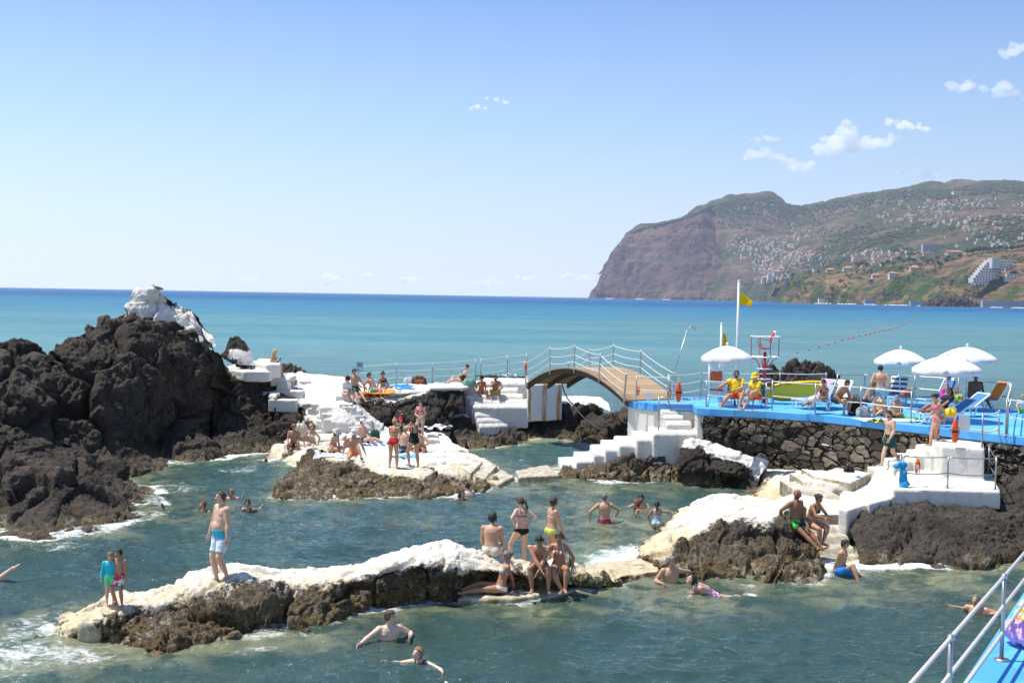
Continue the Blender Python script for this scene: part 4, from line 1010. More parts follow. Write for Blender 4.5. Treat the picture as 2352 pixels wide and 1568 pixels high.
# life ring board behind the parasol
p = dk(1628, 920)
root = empty('life_ring_stand', p, 0, 'white post carrying a life ring and an orange cloth, behind the lifeguards', 'life ring stand')
mb = MB(); mb.tube([(0, 0, 0), (0, 0, 1.7)], .04, 8); mb.tube([(.5, .05, 0), (.5, .05, 1.5)], .04, 8); mb.tube([(0, 0, 1.45), (.5, .05, 1.45)], .025, 6); mb.build('post', M_WHITE, root, True)
mb = MB(); mb.box((.27, -.02, .42), (.5, .05, .06)); mb.build('crossbar', M_RED, root)
mb = MB(); v = []; nn, mm = 24, 10
for i in range(nn):
    for j in range(mm):
        a_, b_ = 2*PI*i/nn, 2*PI*j/mm; rr = .26+.06*math.cos(b_); v.append((.27+rr*math.cos(a_), -.06+.05*math.sin(b_), 1.42+rr*math.sin(a_)))
mb.add(v, [(i*mm+j, ((i+1) % nn)*mm+j, ((i+1) % nn)*mm+(j+1) % mm, i*mm+(j+1) % mm) for i in range(nn) for j in range(mm)]); ring = mb.build('life_ring', M_WHITE, root, True)
for a_ in (PI*.28, PI*.72):
    mb = MB(); c = Vector((.27+.26*math.cos(a_), -.06, 1.42+.26*math.sin(a_))); mb.lathe(c, [(.066, -.035), (.066, .035)], 10, M=Matrix.Rotation(-(a_), 3, 'Y').to_3x3()); mb.build('band', M_RED, ring)
def text(name, body, size, mat, parent, loc, rot=(PI/2, 0, 0), ext=.003):
    cu = bpy.data.curves.new(name, 'FONT'); cu.body = body; cu.size = size; cu.align_x = 'CENTER'; cu.align_y = 'CENTER'; cu.extrude = ext
    o = bpy.data.objects.new(name, cu); COL.objects.link(o); cu.materials.append(mat); 
    dg = bpy.context.evaluated_depsgraph_get(); me = bpy.data.meshes.new_from_object(o.evaluated_get(dg), depsgraph=dg); bpy.data.objects.remove(o)
    o = link(name, me, mat, parent, loc); o.rotation_euler = rot; return o
text('lettering', 'S', .12, M_RED, ring, (.27, -.117, 1.68))
mb = MB(); v = []
for i in range(9):
    for j in range(6): v.append((.02+.055*i, -.08+.03*math.sin(i*1.9), 1.12-.075*j-.02*math.sin(i*2.3)*j/5))
mb.add(v, [(i*6+j, (i+1)*6+j, (i+1)*6+j+1, i*6+j+1) for i in range(8) for j in range(5)]); o = mb.build('orange_cloth', plain('orange_cloth', (.7, .14, .04), .8, .2, 10), root, True)
o.modifiers.new('thick', 'SOLIDIFY').thickness = .01
# lifeguard chair
p = dk(1754, 926); root = empty('lifeguard_chair', p, 0, 'red and white lifeguard lookout chair on a pole', 'lookout chair')
k = p.y/2613
mb = MB(); mb.tube([(0, 0, 0), (0, 0, 1.9)], .06, 10); mb.build('column', M_RED, root, True)
mb = MB(); mb.tube([(0, 0, 1.9), (0, 0, 2.0)], .05, 10); mb.build('collar', M_WHITE, root)
def ringtube(mb, c, r, t, n=24, m_=6):
    v = []
    for i in range(n):
        for j in range(m_):
            a_, b_ = 2*PI*i/n, 2*PI*j/m_; v.append((c[0]+(r+t*math.cos(b_))*math.cos(a_), c[1]+(r+t*math.cos(b_))*math.sin(a_), c[2]+t*math.sin(b_)))
    mb.add(v, [(i*m_+j, ((i+1) % n)*m_+j, ((i+1) % n)*m_+(j+1) % m_, i*m_+(j+1) % m_) for i in range(n) for j in range(m_)])
mb = MB(); ringtube(mb, (0, 0, 1.72), .53, .025); 
for a_ in range(8): mb.tube([(.1*math.cos(a_*PI/4), .1*math.sin(a_*PI/4), 1.72), (.53*math.cos(a_*PI/4), .53*math.sin(a_*PI/4), 1.72)], .02, 5)
mb.build('platform_ring', M_WHITE, root, True)
mb = MB(); ringtube(mb, (0, 0, 2.47), .53, .018); mb.build('guard_ring', M_WHITE, root, True)
for zz in (1.28, .9, .55):
    mb = MB(); ringtube(mb, (0, 0, zz), .24 if zz < 1.2 else .28, .02); mb.tube([(-.26, 0, zz), (.26, 0, zz)], .02, 5); mb.tube([(0, -.26, zz), (0, .26, zz)], .02, 5); mb.build('step_ring', M_WHITE, root, True)
for a_ in (0, PI*.5, PI, PI*1.5):
    c_, s_ = math.cos(a_+.15), math.sin(a_+.15)
    mb = MB(); mb.tube([(.53*c_, .53*s_, 2.47), (.53*c_, .53*s_, 1.72)], .016, 6); mb.build('guard_post', M_RED, root)
    mb = MB(); mb.tube([(.53*c_*q, .53*s_*q, z) for q, z in ((.95, 1.70), (.62, 1.6), (.42, 1.45), (.34, 1.28))], .018, 6); mb.build('bracket', M_RED, root)
    mb = MB(); mb.tube([(.24*c_, .24*s_, .9), (.24*c_, .24*s_, .55), (.4*c_, .4*s_, .0)], .018, 6); mb.build('stay', M_RED, root)
mb = MB(); mb.ell((0, 0, 2.03), (.22, .2, .04), n=14, m=6); mb.build('seat', M_RED, root, True)
mb = MB(); mb.box((.24, 0, 2.44), (.04, .34, .42), M=Matrix.Rotation(.28, 3, 'Y')); mb.build('backrest', M_RED, root, bevel=.02)
mb = MB(); mb.box((.28, 0, 2.45), (.025, .38, .47), M=Matrix.Rotation(.28, 3, 'Y')); mb.build('back_shell', M_WHITE, root, bevel=.012)
for s_ in (-.2, .2):
    mb = MB(); mb.tube([(.17, s_, 2.33), (-.24, s_, 2.38), (-.26, s_, 2.34), (-.16, s_, 2.06), (.04, s_, 2.03)], .015, 6); mb.build('armrest', M_RED, root)
# rescue board
p = dk(1836, 926); root = empty('rescue_board', p, 0, 'yellow rescue board leaning on its edge against the black rock', 'rescue board')
Mr = Matrix.Rotation(R(-4), 3, 'Y') @ Matrix.Rotation(R(12), 3, 'X')
v = []; f = []; NN = 26
for i in range(NN+1):
    t = -1+2*i/NN; w_ = .38*(1-abs(t)**3.2)**.6+.004; th = .06*(1-abs(t)**4)**.5+.004; zc = .05*t*t
    for j in range(12): a_ = 2*PI*j/12; v.append(Mr @ Vector((1.35*t, th*math.sin(a_)+zc, w_*math.cos(a_)))+Vector((0, 0, .46)))
f = [(i*12+j, i*12+(j+1) % 12, (i+1)*12+(j+1) % 12, (i+1)*12+j) for i in range(NN) for j in range(12)]
link('hull', mesh_np('hull', np.array([tuple(q) for q in v]), f), M_YELLOW, root)
for sg in (1, -1):
    mb = MB(); mb.tube([Mr @ Vector((1.35*t, -.065, sg*(.38*(1-abs(t)**3.2)**.6-.055+.012*math.sin(t*22))))+Vector((0, 0, .46)) for t in np.linspace(-.75, .8, 40)], .012, 5); mb.build('grab_rope', M_BLACK, root)
# sunbeds
def sunbed():
    root = empty('sunbed', (0, 0, 0), 0, 'x', 'sunbed', 'blue and white sunbeds on the deck')
    L1, L2, Wd = 1.25, .72, .62
    mb = MB()
    for s_ in (-1, 1): mb.box((L1/2-.35, s_*Wd/2, .34), (L1+.2, .05, .06))
    for x in (-.42, .95): mb.box((x, 0, .34), (.05, Wd, .05))
    mb.build('frame', M_WHITE, root, bevel=.012)
    mb = MB(); mb.box((L1/2-.38, 0, .375), (L1+.05, Wd-.07, .018)); mb.build('seat', M_BLUEF, root)
    for x in (-.3, .72):
        for s_ in (-1, 1):
            mb = MB(); mb.tube([(x-.12, s_*Wd/2, .33), (x+.03, s_*(Wd/2+.02), .02), (x+.1, s_*(Wd/2+.02), .02), (x+.22, s_*Wd/2, .33)], .026, 6); mb.build('leg', M_WHITE, root)
    return root, L1, L2, Wd
def sunbed_full(tilt):
    root, L1, L2, Wd = sunbed()
    c, s_ = math.cos(tilt), math.sin(tilt); x0 = .9
    mb = MB(); M_ = Matrix.Rotation(-tilt, 3, 'Y')
    mb.box((x0+c*L2/2, 0, .37+s_*L2/2), (L2, Wd-.08, .02), M=M_); bk = mb.build('backrest', M_BLUEF, root)
    mb = MB()
    for q in (-1, 1): mb.box((x0+c*L2/2, q*(Wd/2-.02), .37+s_*L2/2), (L2+.05, .05, .05), M=M_)
    mb.box((x0+c*L2, 0, .37+s_*L2), (.06, Wd, .05), M=M_); mb.build('back_frame', M_WHITE, bk, bevel=.012)
    return root
def place_bed(o, x, y, deg, label):
    o.location = dk(x, y); o.rotation_euler = (0, 0, R(deg)); o['label'] = label
b1 = sunbed_full(R(58)); place_bed(b1, 1852, 938, 38, 'blue and white sunbed carrying the couple, its back raised')
for x, y, d, lb in ((1893, 941, 40, 'blue and white sunbed under the white towel, beside the couple'),
                    (2052, 931, 62, 'sunbed with a dark grey and white striped towel on its raised back'),
                    (2128, 936, 30, 'blue sunbed under the woman in the magenta swimsuit'),
                    (2230, 941, 12, 'blue sunbed under the dark tanned man'),):
    o = copy_tree(b1); place_bed(o, x, y, d, lb)
b2 = sunbed_full(R(33)); place_bed(b2, 2136, 972, 14, 'blue sunbed near the front edge of the deck with a dark blue towel on it')
o = copy_tree(b2); place_bed(o, 2176, 957, 20, 'blue sunbed on which a woman in dark clothes lies')
# lifeguards' chairs
def chair(p, deg, label):
    root = empty('garden_chair', p, R(deg), label, 'chair', 'lifeguards chairs')
    mb = MB(); mb.box((0, 0, .43), (.46, .44, .03)); mb.build('seat', plain('green_plastic', (.02, .09, .05), .5), root, bevel=.01)
    mb = MB(); mb.box((0, .23, .68), (.44, .03, .42), M=Matrix.Rotation(-.15, 3, 'X')); mb.build('backrest', plain('green_plastic', (.02, .09, .05), .5), root, bevel=.01)
    for x in (-.23, .23):
        mb = MB(); mb.tube([(x, -.2, 0), (x, -.2, .62), (x, .18, .64), (x, .24, .45), (x, .26, 0)], .014, 6); mb.build('leg', M_STEEL, root, True)
chair(dk(1690,930), 10, 'green garden chair under the lifeguard with sunglasses'); chair(dk(1738,934), -30, 'green garden chair under the lifeguard in the yellow hat')
mb = MB(); mb.tube([(0, 0, .55), (.34, 0, .55), (.38, 0, .4), (.34, .2, 0)], .014, 6); mb.tube([(.34, 0, .5), (.3, 0, 0)], .014, 6); mb.tube([(0, 0, .55), (.02, .0, 0)], .014, 6); mb.box((.17, .12, .4), (.36, .34, .02))
tag(mb.build('folding_chair', M_RED, loc=dk(1648,922)), 'empty red metal chair behind the lifeguards', 'chair')
# rescue cans
def rescue_can(p, H, label, rz=0.):
    root = empty('rescue_can', p, rz, label, 'rescue can', 'orange rescue cans on the railings')
    v = []; f = []; NN = 16
    prof = [(.0, .0), (.06, .02), (.1, .1), (.115, .3), (.115, .55), (.1, .75), (.06, .92), (.0, 1.)]
    mb = MB(); mb.lathe((0, 0, 0), [(max(r_, .002)*H*1.15, z*H) for r_, z in prof], 16, M=Matrix.Diagonal(Vector((1, .6, 1)))); o = mb.build('float', M_ORANGE, root, True)
    mb = MB(); mb.lathe((0, 0, 0), [(.122*H*1.15, .42*H), (.122*H*1.15, .5*H)], 16, M=Matrix.Diagonal(Vector((1, .62, 1)))); mb.build('belt', M_BLACK, root, True)
    for s_ in (-1, 1):
        mb = MB(); mb.tube([(s_*.1*H, -.03, .3*H), (s_*.15*H, -.04, .36*H), (s_*.15*H, -.04, .58*H), (s_*.1*H, -.03, .64*H)], .016*H, 6); mb.build('handle', M_ORANGE, root, True)
    mb = MB(); mb.tube([(0, 0, H), (.05*H, -.02, H*1.1), (-.04*H, 0, H*1.2)], .012, 5); mb.build('strap', M_ROPE, root)
rescue_can(B(1557, 922, 3.25)+Vector((0, -.12, 0)), .72, 'orange rescue can hanging at the deck by the bridge')
rescue_can(B(2193, 1017, 32.3), .72, 'orange rescue can hanging above the white block staircase')
# hook pole
a = dk(1531, 912); b = at(1579, 757, a.y+.3)
mb = MB(); mb.tube([a, b], .022, 6); mb.tube([b, b+Vector((.12, 0, .12)), b+Vector((.25, 0, .12)), b+Vector((.33, 0, .0))], .012, 5); mb.tube([b, b+Vector((.1, .05, .1)), b+Vector((.2, .05, .09)), b+Vector((.27, .05, -.03))], .012, 5)
tag(mb.build('hook_pole', M_STEEL, smooth=True), 'long shepherd hook pole leaning at the end of the bridge', 'hook pole')
# signs
def board(name, x0, y0, x1, y1, q, mat, label, cat, parent=None, th=.012):
    a_ = at(x0, y0, q); b_ = at(x1, y1, q); c = (a_+b_)/2
    mb = MB(); mb.box((0, 0, 0), (abs(b_.x-a_.x), th, abs(a_.z-b_.z))); return tag(mb.build(name, mat, parent, loc=c), label, cat), abs(b_.x-a_.x), abs(a_.z-b_.z)
o, w_, h_ = board('notice_sign', 819, 831, 833.5, 853, 55.8, plain('sign_blue', (.06, .33, .55), .5, .1, 3), 'light blue prohibition notice hanging on the sea railing', 'sign')
mb = MB(); M_ = Matrix.Rotation(PI/2, 3, 'X'); v = []
for i in range(20):
    for r_ in (.075, .1): v.append((r_*math.cos(2*PI*i/20), -.014, .09+r_*math.sin(2*PI*i/20)))
mb.add(v, [(2*i, 2*((i+1) % 20), 2*((i+1) % 20)+1, 2*i+1) for i in range(20)]); mb.box((0, -.014, .09), (.17, .004, .02), M=Matrix.Rotation(.8, 3, 'Y'))
mb.build('prohibition_ring', M_RED, o)
mb = MB(); mb.ell((0, -.01, .09), (.05, .004, .03), n=10, m=5); mb.build('swimmer_symbol', M_BLACK, o)
mb = MB(); mb.add([(-.11, -.012, -.17), (-.03, -.012, -.17), (-.07, -.012, -.09)], [(0, 1, 2)]); mb.build('warning_triangle', M_RED, o)
mb = MB(); mb.box((.06, -.01, -.14), (.1, .006, .09)); mb.build('pictogram', plain('sign_yellow', (.75, .5, .1), .6), o)
mb = MB(); mb.box((0, -.01, -.04), (.2, .004, .015)); mb.box((0, -.01, -.065), (.16, .004, .015)); mb.build('text_lines', M_WHITE, o)
board('notice_board', 1484.5, 901, 1497, 918.5, at(1490, 926, DZ).y, M_WHITE, 'blank white board hanging between the posts at the bridge end', 'sign')
board('notice_board', 2203, 953, 2227, 990, 32.5, M_WHITE, 'blank white board hanging beside the orange rescue can on the stairs', 'sign')
# yellow edge strips
def strip(x0, y0, x1, y1, z, wd, label):
    a_, b_ = at(x0, y0, z), at(x1, y1, z); d = (b_-a_).normalized(); n_ = Vector((-d.y, d.x, 0))
    mb = MB(); mb.prism([tuple(q[:2]) for q in (a_, b_, b_+n_*wd, a_+n_*wd)], z+.003, z+.012)
    tag(mb.build('edge_marking', plain('yellow_floor_paint', (.7, .36, .03), .7, .2, 6), org=a_), label, 'floor marking')
strip(1505, 926.5, 1588, 927.6, DZ, .16, 'yellow warning strip at the top of the steps by the bridge'); strip(2176, 981, 2300, 995, DZ, .16, 'yellow warning strip at the top of the stairs at the right')
# tied ropes and chain
def tied(x, y, q, label, n=.45):
    p_ = at(x, y, q); mb = MB()
    for k in range(5): mb.tube([p_+Vector((random.uniform(-.05, .05), -.03, 0)), p_+Vector((random.uniform(-.07, .07), -.05, -n*.5)), p_+Vector((random.uniform(-.05, .05), -.04, -n*random.uniform(.8, 1)))], .014, 5)
    mb.ell(p_+Vector((0, -.03, -n*.25)), (.07, .05, .05), n=8, m=5)
    tag(mb.build('tied_rope', plain('orange_rope', (.7, .13, .02), .8, .2, 20), smooth=True), label, 'rope', 'orange ropes tied to railings')
tied(1208, 832, 49.1, 'orange rope tied to the first post of the bridge'); tied(1466, 884, 41.6, 'orange rope tied to the railing post at the bridge foot'); tied(1537, 888, 41, 'orange rope tied to the post beside the white board')
tied(2107, 1052, 31, 'orange rope tied to the railing of the lower platform'); tied(2152, 963, 34.2, 'orange rope hanging on the deck rail above the stairs', .6)
mb = MB(); mb.tube(sag(at(1290, 880, 49.5), at(1312, 924, 51.5), .15, 10)+sag(at(1312, 924, 51.5), at(1395, 990, 49.6), .25, 12)[1:], .03, 6)
tag(mb.build('mooring_chain', plain('dark_chain', (.04, .045, .04), .6, .3, 30, .5), smooth=True), 'dark mooring chain hanging from the bridge over the rock', 'chain')
# buoys
def buoy_proto(r_):
    mb = MB(); mb.ell((0, 0, r_*.3), (r_, r_, r_*.95), n=12, m=8); mb.tube([(0, 0, r_*1.2), (0, 0, r_*1.45)], r_*.2, 6); return mb.mesh('buoy', True)
M_BUOY = plain('red_buoy', (.75, .06, .05), .4, .1, 4); bm_ = buoy_proto(.15); bm_.materials.append(M_BUOY)
pts = [(1831,810),(1857,803.5),(1881,797.5),(1903,791.5),(1918,787.5),(1934,782),(1949,777.5),(1960,775.5),(1973,772.5),(1988,769),(1999,766.7),(2010,764.5),(2020,762.2),(2030,759.5),(2042,756.7),(2050,754.7),(2058,752.6),(2066,750),(2074,747),(2081,743.5),(2088,740),(2094,736.5),(2099,733),(2103,729.5),(2107,725.5)]
for i, (x, y) in enumerate(pts):
    o = link('buoy', bm_) if i == 0 else COL.objects.link(bpy.data.objects['buoy'].copy()) or COL.objects[-1]
    o.location = at(x, y, WZ); s_ = min(1.6, max(.75, o.location.y/160)); o.scale = (s_,)*3
    tag(o, 'small red buoy in the line of floats on the open sea', 'buoy', 'red floats of the swimming line')
for x, y, lb in ((1431, 909, 'red ball buoy floating beside the foot of the bridge'),):
    o = COL.objects.link(bpy.data.objects['buoy'].copy()) or COL.objects[-1]; o.location = at(x, y, WZ); o.scale = (1.1,)*3; tag(o, lb, 'buoy')
# ---------------------------------------------------------------- far hills
HILL = []
def HS(x, d): p = at(x, 688, d); return (p.x, d, WZ-1.)
def hill(name, rows, nu, nv, mat, S, amp, seed, back, rid=.5, terr=0.):
    pts = []
    for r in rows:
        q = np.array([(c[0], *(HS(*c[:2]) if len(c) == 2 else at(*c[:3]))) for c in r], dtype=float)
        tt = (q[:, 0]-q[0, 0])/(q[-1, 0]-q[0, 0]); T = np.linspace(0, 1, 60)
        idx = np.interp(T, tt, np.arange(len(q)))
        pts.append(cr(q[:, 1:], idx))
    a = pts[-1]; 
    for dy, k in back:
        b = a.copy(); b[:, 1] += dy; b[:, 0] *= 1+dy/b[:, 1].mean()*.5; b[:, 2] = a[:, 2]*k; pts.append(b)
    G = np.array(pts); K = len(G)
    wts = np.array([np.linalg.norm(G[i+1]-G[i], axis=1).mean() for i in range(K-1)]); wts[len(rows)-1:] *= .3
    s = np.concatenate([[0], np.cumsum(wts)]); s /= s[-1]
    tv = np.interp(np.linspace(0, 1, nv), s, np.arange(K))
    A = np.stack([cr(G[:, j], tv) for j in range(60)], 1)
    B_ = np.stack([cr(A[i], np.linspace(0, 59, nu)) for i in range(nv)], 0)
    P = B_.reshape(-1, 3)
    N = np.cross(np.gradient(B_, axis=1), np.gradient(B_, axis=0)).reshape(-1, 3); N /= np.maximum(np.linalg.norm(N, axis=1), 1e-6)[:, None]
    q = P/S; q2 = q.copy(); q2[:, 2] *= .35
    D = amp*(rid*fbm(q2*.5, 5, seed, .55, True)+(1-rid)*fbm(q, 5, seed+9, .55)+.25*fbm(q*4, 4, seed+30, .6))
    lo = sst(-2, 25, P[:, 2])
    P = P+N*(D*(.25+.75*lo))[:, None]
    o0 = Vector((P[:, 0].mean(), P[:, 1].mean(), 0))
    me = mesh_np(name, P-np.array(o0), grid_faces(nv, nu))
    o = link(name, me, mat, loc=o0); tag(o, kind='structure'); HILL.append(o); return o
def cliff_material():
    t = NT('sea_cliff'); P = t.pos(); m = t.math
    v = t.noise(t.n('Mapping', {'Vector': P, 'Scale': (.02, .02, .004)}).outputs[0], 1, 6, .65, .5)
    n = t.noise(P, .006, 6, .62); b = t.noise(t.n('Mapping', {'Vector': P, 'Scale': (.003, .003, .03)}).outputs[0], 1, 5, .6)
    c = t.mix(t.step(v, .35, .65), (.04, .024, .023), (.15, .092, .075))
    c = t.mix(m('MULTIPLY', t.step(b, .5, .64), .6), c, (.2, .145, .09))
    c = t.mix(m('MULTIPLY', t.step(n, .53, .64), .55), c, (.05, .062, .028))
    c = t.mix(m('MULTIPLY', t.step(n, .42, .32), .5), c, (.05, .02, .02))
    return t.bsdf(c, .95, t.bump(m('ADD', v, n), 1., 30.), spec=.1)
def slope_material(name, green, brown, dry, sc, gmin=.48):
    t = NT(name); P = t.pos(); m = t.math
    n = t.noise(P, .0035*sc, 6, .62); n2 = t.noise(P, .012*sc, 5, .65); n3 = t.noise(P, .05*sc, 4, .6)
    z = t.n('SeparateXYZ', {0: P}).outputs[2]
    w_ = t.noise(t.n('Mapping', {'Vector': P, 'Scale': (.004*sc, .004*sc, .075*sc)}).outputs[0], 1, 4, .6, .4)
    c = t.mix(t.step(n2, .36, .62), brown, dry)
    c = t.mix(m('MULTIPLY', t.step(w_, .45, .6), .55), c, tuple(k*.5 for k in brown))
    g = t.mix(t.step(n3, .35, .65), tuple(k*.45 for k in green), green)
    c = t.mix(t.step(m('ADD', n, m('MULTIPLY', m('SUBTRACT', n2, .5), .7)), gmin-.04, gmin+.06), c, g)
    c = t.mix(m('MULTIPLY', t.step(n3, .6, .7), .5), c, tuple(k*.35 for k in green))
    n4 = t.noise(P, .1*sc, 3, .6); c = t.mix(m('MULTIPLY', t.step(n4, .58, .66), .65), c, tuple(k*.4 for k in green)); c = t.mix(m('MULTIPLY', t.step(n4, .36, .3), .4), c, tuple(min(1, k*1.5) for k in dry))
    return t.bsdf(c, .95, t.bump(m('ADD', n2, n3), .9, 12./sc), spec=.1)
M_SLOPE = slope_material('hillside', (.055, .075, .03), (.09, .064, .045), (.165, .12, .075), 1.)
M_NEARHILL = slope_material('coastal_hill', (.05, .085, .02), (.095, .066, .038), (.25, .165, .08), 2.2, .51)
hill('headland', [
 [(1350,6500),(1375,6420),(1400,6350),(1440,6250),(1500,6100),(1560,6000),(1620,5900),(1680,5850),(1730,5850)],
 [(1364,671,6520),(1386,645,6460),(1408,640,6420),(1450,640,6350),(1505,640,6220),(1560,640,6120),(1620,640,6020),(1680,650,6000),(1730,655,6000)],
 [(1380,648,6540),(1398,610,6520),(1418,590,6500),(1455,590,6450),(1510,580,6330),(1560,580,6230),(1615,575,6130),(1665,590,6200),(1715,610,6300)],
 [(1395,614,6560),(1416,573,6570),(1440,552,6560),(1470,545,6550),(1515,535,6500),(1560,525,6400),(1605,515,6330),(1650,540,6500),(1700,560,6700)],
 [(1404,596,6600),(1425,561,6640),(1450,533,6660),(1491,520,6700),(1524,515,6700),(1559,504,6700),(1603,489,6680),(1632,482,6850),(1665,500,7200)]],
 330, 190, cliff_material(), 260, 58, 61, ((300, .98), (1500, .7)), .6)
hill('mountain', [
 [(1630,5750),(1720,5300),(1800,4600),(1900,3900),(2050,3500),(2200,3300),(2400,3200),(2700,3000)],
 [(1650,668,5900),(1720,660,5500),(1790,648,5000),(1880,632,4500),(2000,615,4100),(2150,598,3800),(2352,580,3600),(2700,560,3400)],
 [(1650,600,6200),(1720,592,6000),(1800,585,5700),(1880,570,5300),(2000,545,4900),(2150,525,4600),(2352,510,4400),(2700,490,4200)],
 [(1640,530,6500),(1720,520,6500),(1800,530,6500),(1880,520,6300),(2000,490,6000),(2150,475,5600),(2352,465,5300),(2700,440,5000)],
 [(1590,500,7100),(1640,474,7000),(1668,464,6980),(1700,457,7000),(1745,455,7050),(1771,451,7100),(1800,470,7300),(1850,476,7500),(1900,464,7400),(1987,448,7000),(2060,438,6800),(2108,433,6700),(2145,428,6650),(2174,435,6600),(2203,427,6500),(2254,423,6400),(2339,421,6200),(2700,395,5700)]],
 560, 300, M_SLOPE, 420, 75, 71, ((600, 1.0), (2500, .8)), .5)
hill('coast_hill', [
 [(1780,3300),(1850,3100),(1950,2900),(2050,2700),(2150,2500),(2250,2350),(2352,2250),(2700,1900)],
 [(1788,684,3330),(1850,670,3150),(1950,665,2950),(2050,668,2780),(2150,668,2600),(2250,664,2450),(2352,655,2350),(2700,640,2050)],
 [(1798,660,3380),(1850,645,3200),(1950,640,3050),(2050,640,2900),(2150,630,2750),(2250,612,2600),(2352,608,2500),(2700,590,2250)],
 [(1810,642,3450),(1853,634,3300),(1950,622,3250),(2050,614,3100),(2150,604,2950),(2250,590,2800),(2352,582,2700),(2700,560,2450)],
 [(1832,631,3600),(1889,626,3600),(1950,618,3600),(2023,612,3500),(2096,601,3400),(2169,594,3300),(2291,574,3100),(2352,570,3000),(2700,545,2800)]],
 380, 170, M_NEARHILL, 120, 22, 83, ((200, .95), (800, .2)), .5)
HB = bvh_of(HILL)
def on_hill(x, y):
    d = ray(x, y).normalized(); h = HB.ray_cast(Vector((0, 0, CAMZ)), d, 20000)
    return h[0]
tb = MB(); c = at(2194, 702, 2330); 
loft('shore_rock', [[(c.x-78, c.y, 0), (c.x-30, c.y-12, 0), (c.x+30, c.y-8, 0), (c.x+62, c.y, 0)], [(c.x-60, c.y+8, 9), (c.x-20, c.y+4, 16), (c.x+30, c.y+5, 15), (c.x+54, c.y+10, 6)], [(c.x-40, c.y+20, 16), (c.x-5, c.y+20, 21), (c.x+28, c.y+20, 19), (c.x+46, c.y+22, 9)]],
     90, 50, M_ROCK, 'black lava rock on the far shore below the terraced hotel', 'rock', amp=4, cell=12, crack=4, fine=1.5, world=True, back=(20, 40), skirt=5); TERR.pop()
# forest on the ridge: a mass nobody could count
def clump(rng, n, rx, rz, leaf, cz=0.):
    """leafy crown: small tilted faces spread through an uneven volume"""
    v = []; f = []
    lob = [(rng.uniform(-.5, .5)*rx, rng.uniform(-.5, .5)*rx, cz+rng.uniform(-.35, .4)*rz, rng.uniform(.45, .75)) for _ in range(6)]
    for k in range(n):
        lx, ly, lz, lr = lob[k % 6]
        d = Vector((rng.gauss(0, 1), rng.gauss(0, 1), rng.gauss(0, 1))).normalized()*(rng.random()**.4)
        c_ = Vector((lx+d.x*lr*rx, ly+d.y*lr*rx, lz+d.z*lr*rz))
        a_ = Vector((rng.gauss(0, 1), rng.gauss(0, 1), rng.gauss(0, .5))).normalized()*leaf*rng.uniform(.6, 1.3); b_ = a_.cross(Vector((rng.gauss(0, 1), rng.gauss(0, 1), rng.gauss(0, 1)))).normalized()*leaf*rng.uniform(.5, 1)
        o = len(v); v += [c_-a_, c_-b_*.8, c_+a_, c_+b_*.8]; f.append((o, o+1, o+2, o+3))
    return v, f
rng = random.Random(5)
M_LEAF = [plain('foliage_dark', (.03, .05, .016), .9, .4, .08), plain('foliage_green', (.05, .085, .02), .9, .4, .08), plain('foliage_olive', (.075, .085, .03), .9, .4, .08)]
mb = MB(); sky_pts = [(1451,533),(1491,520),(1559,505),(1603,489),(1634,472),(1669,464),(1700,457),(1771,452),(1800,470),(1850,477),(1900,466),(1987,450),(2060,440),(2108,436),(2174,437),(2254,425),(2352,422)]
sx = [p[0] for p in sky_pts]; sy = [p[1] for p in sky_pts]
for i in range(2600):
    x = rng.uniform(1450, 2360); y0 = np.interp(x, sx, sy)
    dens = 1 if (x < 1640 or 1650 < x < 1830 or 1900 < x < 2060 or x > 2130) else .35
    if rng.random() > dens: continue
    dep = (3 if x < 1640 else 26 if x < 1830 else 20)
    y = y0+1.0+abs(rng.gauss(0, .5))*dep
    p = on_hill(x, y)
    if p is None or p.y < 4500: continue
    r_ = rng.uniform(6, 11); h_ = rng.uniform(9, 17)
    n_ = 5; vv = [p+Vector((0, 0, h_))]; 
    for zz, q in ((.75, .6), (.35, 1.), (-.3, .7)):
        for k in range(n_): a_ = 2*PI*k/n_+rng.random(); vv.append(p+Vector((r_*q*math.cos(a_)*rng.uniform(.7, 1.2), r_*q*math.sin(a_), h_*zz)))
    ff = [(0, 1+k, 1+(k+1) % n_) for k in range(n_)]+[(1+j*n_+k, 1+(j+1)*n_+k, 1+(j+1)*n_+(k+1) % n_, 1+j*n_+(k+1) % n_) for j in range(2) for k in range(n_)]
    mb.add(vv, ff)
for i in range(5200):
    x = rng.uniform(1655, 2360); y = rng.uniform(478, 655); p = on_hill(x, y)
    if p is None or p.y < 3300 or p.z < 20 or fbm(np.array([[p.x/260, p.y/420, p.z/160]]), 3, 15)[0] < .02: continue
    r_ = rng.uniform(4, 8); h_ = rng.uniform(5, 10); vv = [p+Vector((0, 0, h_))]
    for k in range(5): a_ = 2*PI*k/5+rng.random(); vv.append(p+Vector((r_*math.cos(a_)*rng.uniform(.7, 1.2), r_*math.sin(a_), h_*.4)))
    for k in range(5): vv.append(vv[1+k]*.5+p*.5-Vector((0, 0, 2)))
    mb.add(vv, [(0, 1+k, 1+(k+1) % 5) for k in range(5)]+[(1+k, 6+k, 6+(k+1) % 5, 1+(k+1) % 5) for k in range(5)])
o = mb.build('forest', M_LEAF[0]); tag(o, 'dark forest along the ridge and in patches on the far mountain', 'forest', kind='stuff')
mb = MB()
for i in range(1500):
    x = rng.uniform(1800, 2400); y = rng.uniform(585, 690); p = on_hill(x, y)
    if p is None or p.y > 3900 or p.z < 8: continue
    if fbm(np.array([[p.x/90, p.y/90, 0.]]), 3, 5)[0] < -.02: continue
    v, f = clump(rng, 16, rng.uniform(3, 7), rng.uniform(2, 4.5), 1.9, 1.5); mb.add([q+p for q in v], f)
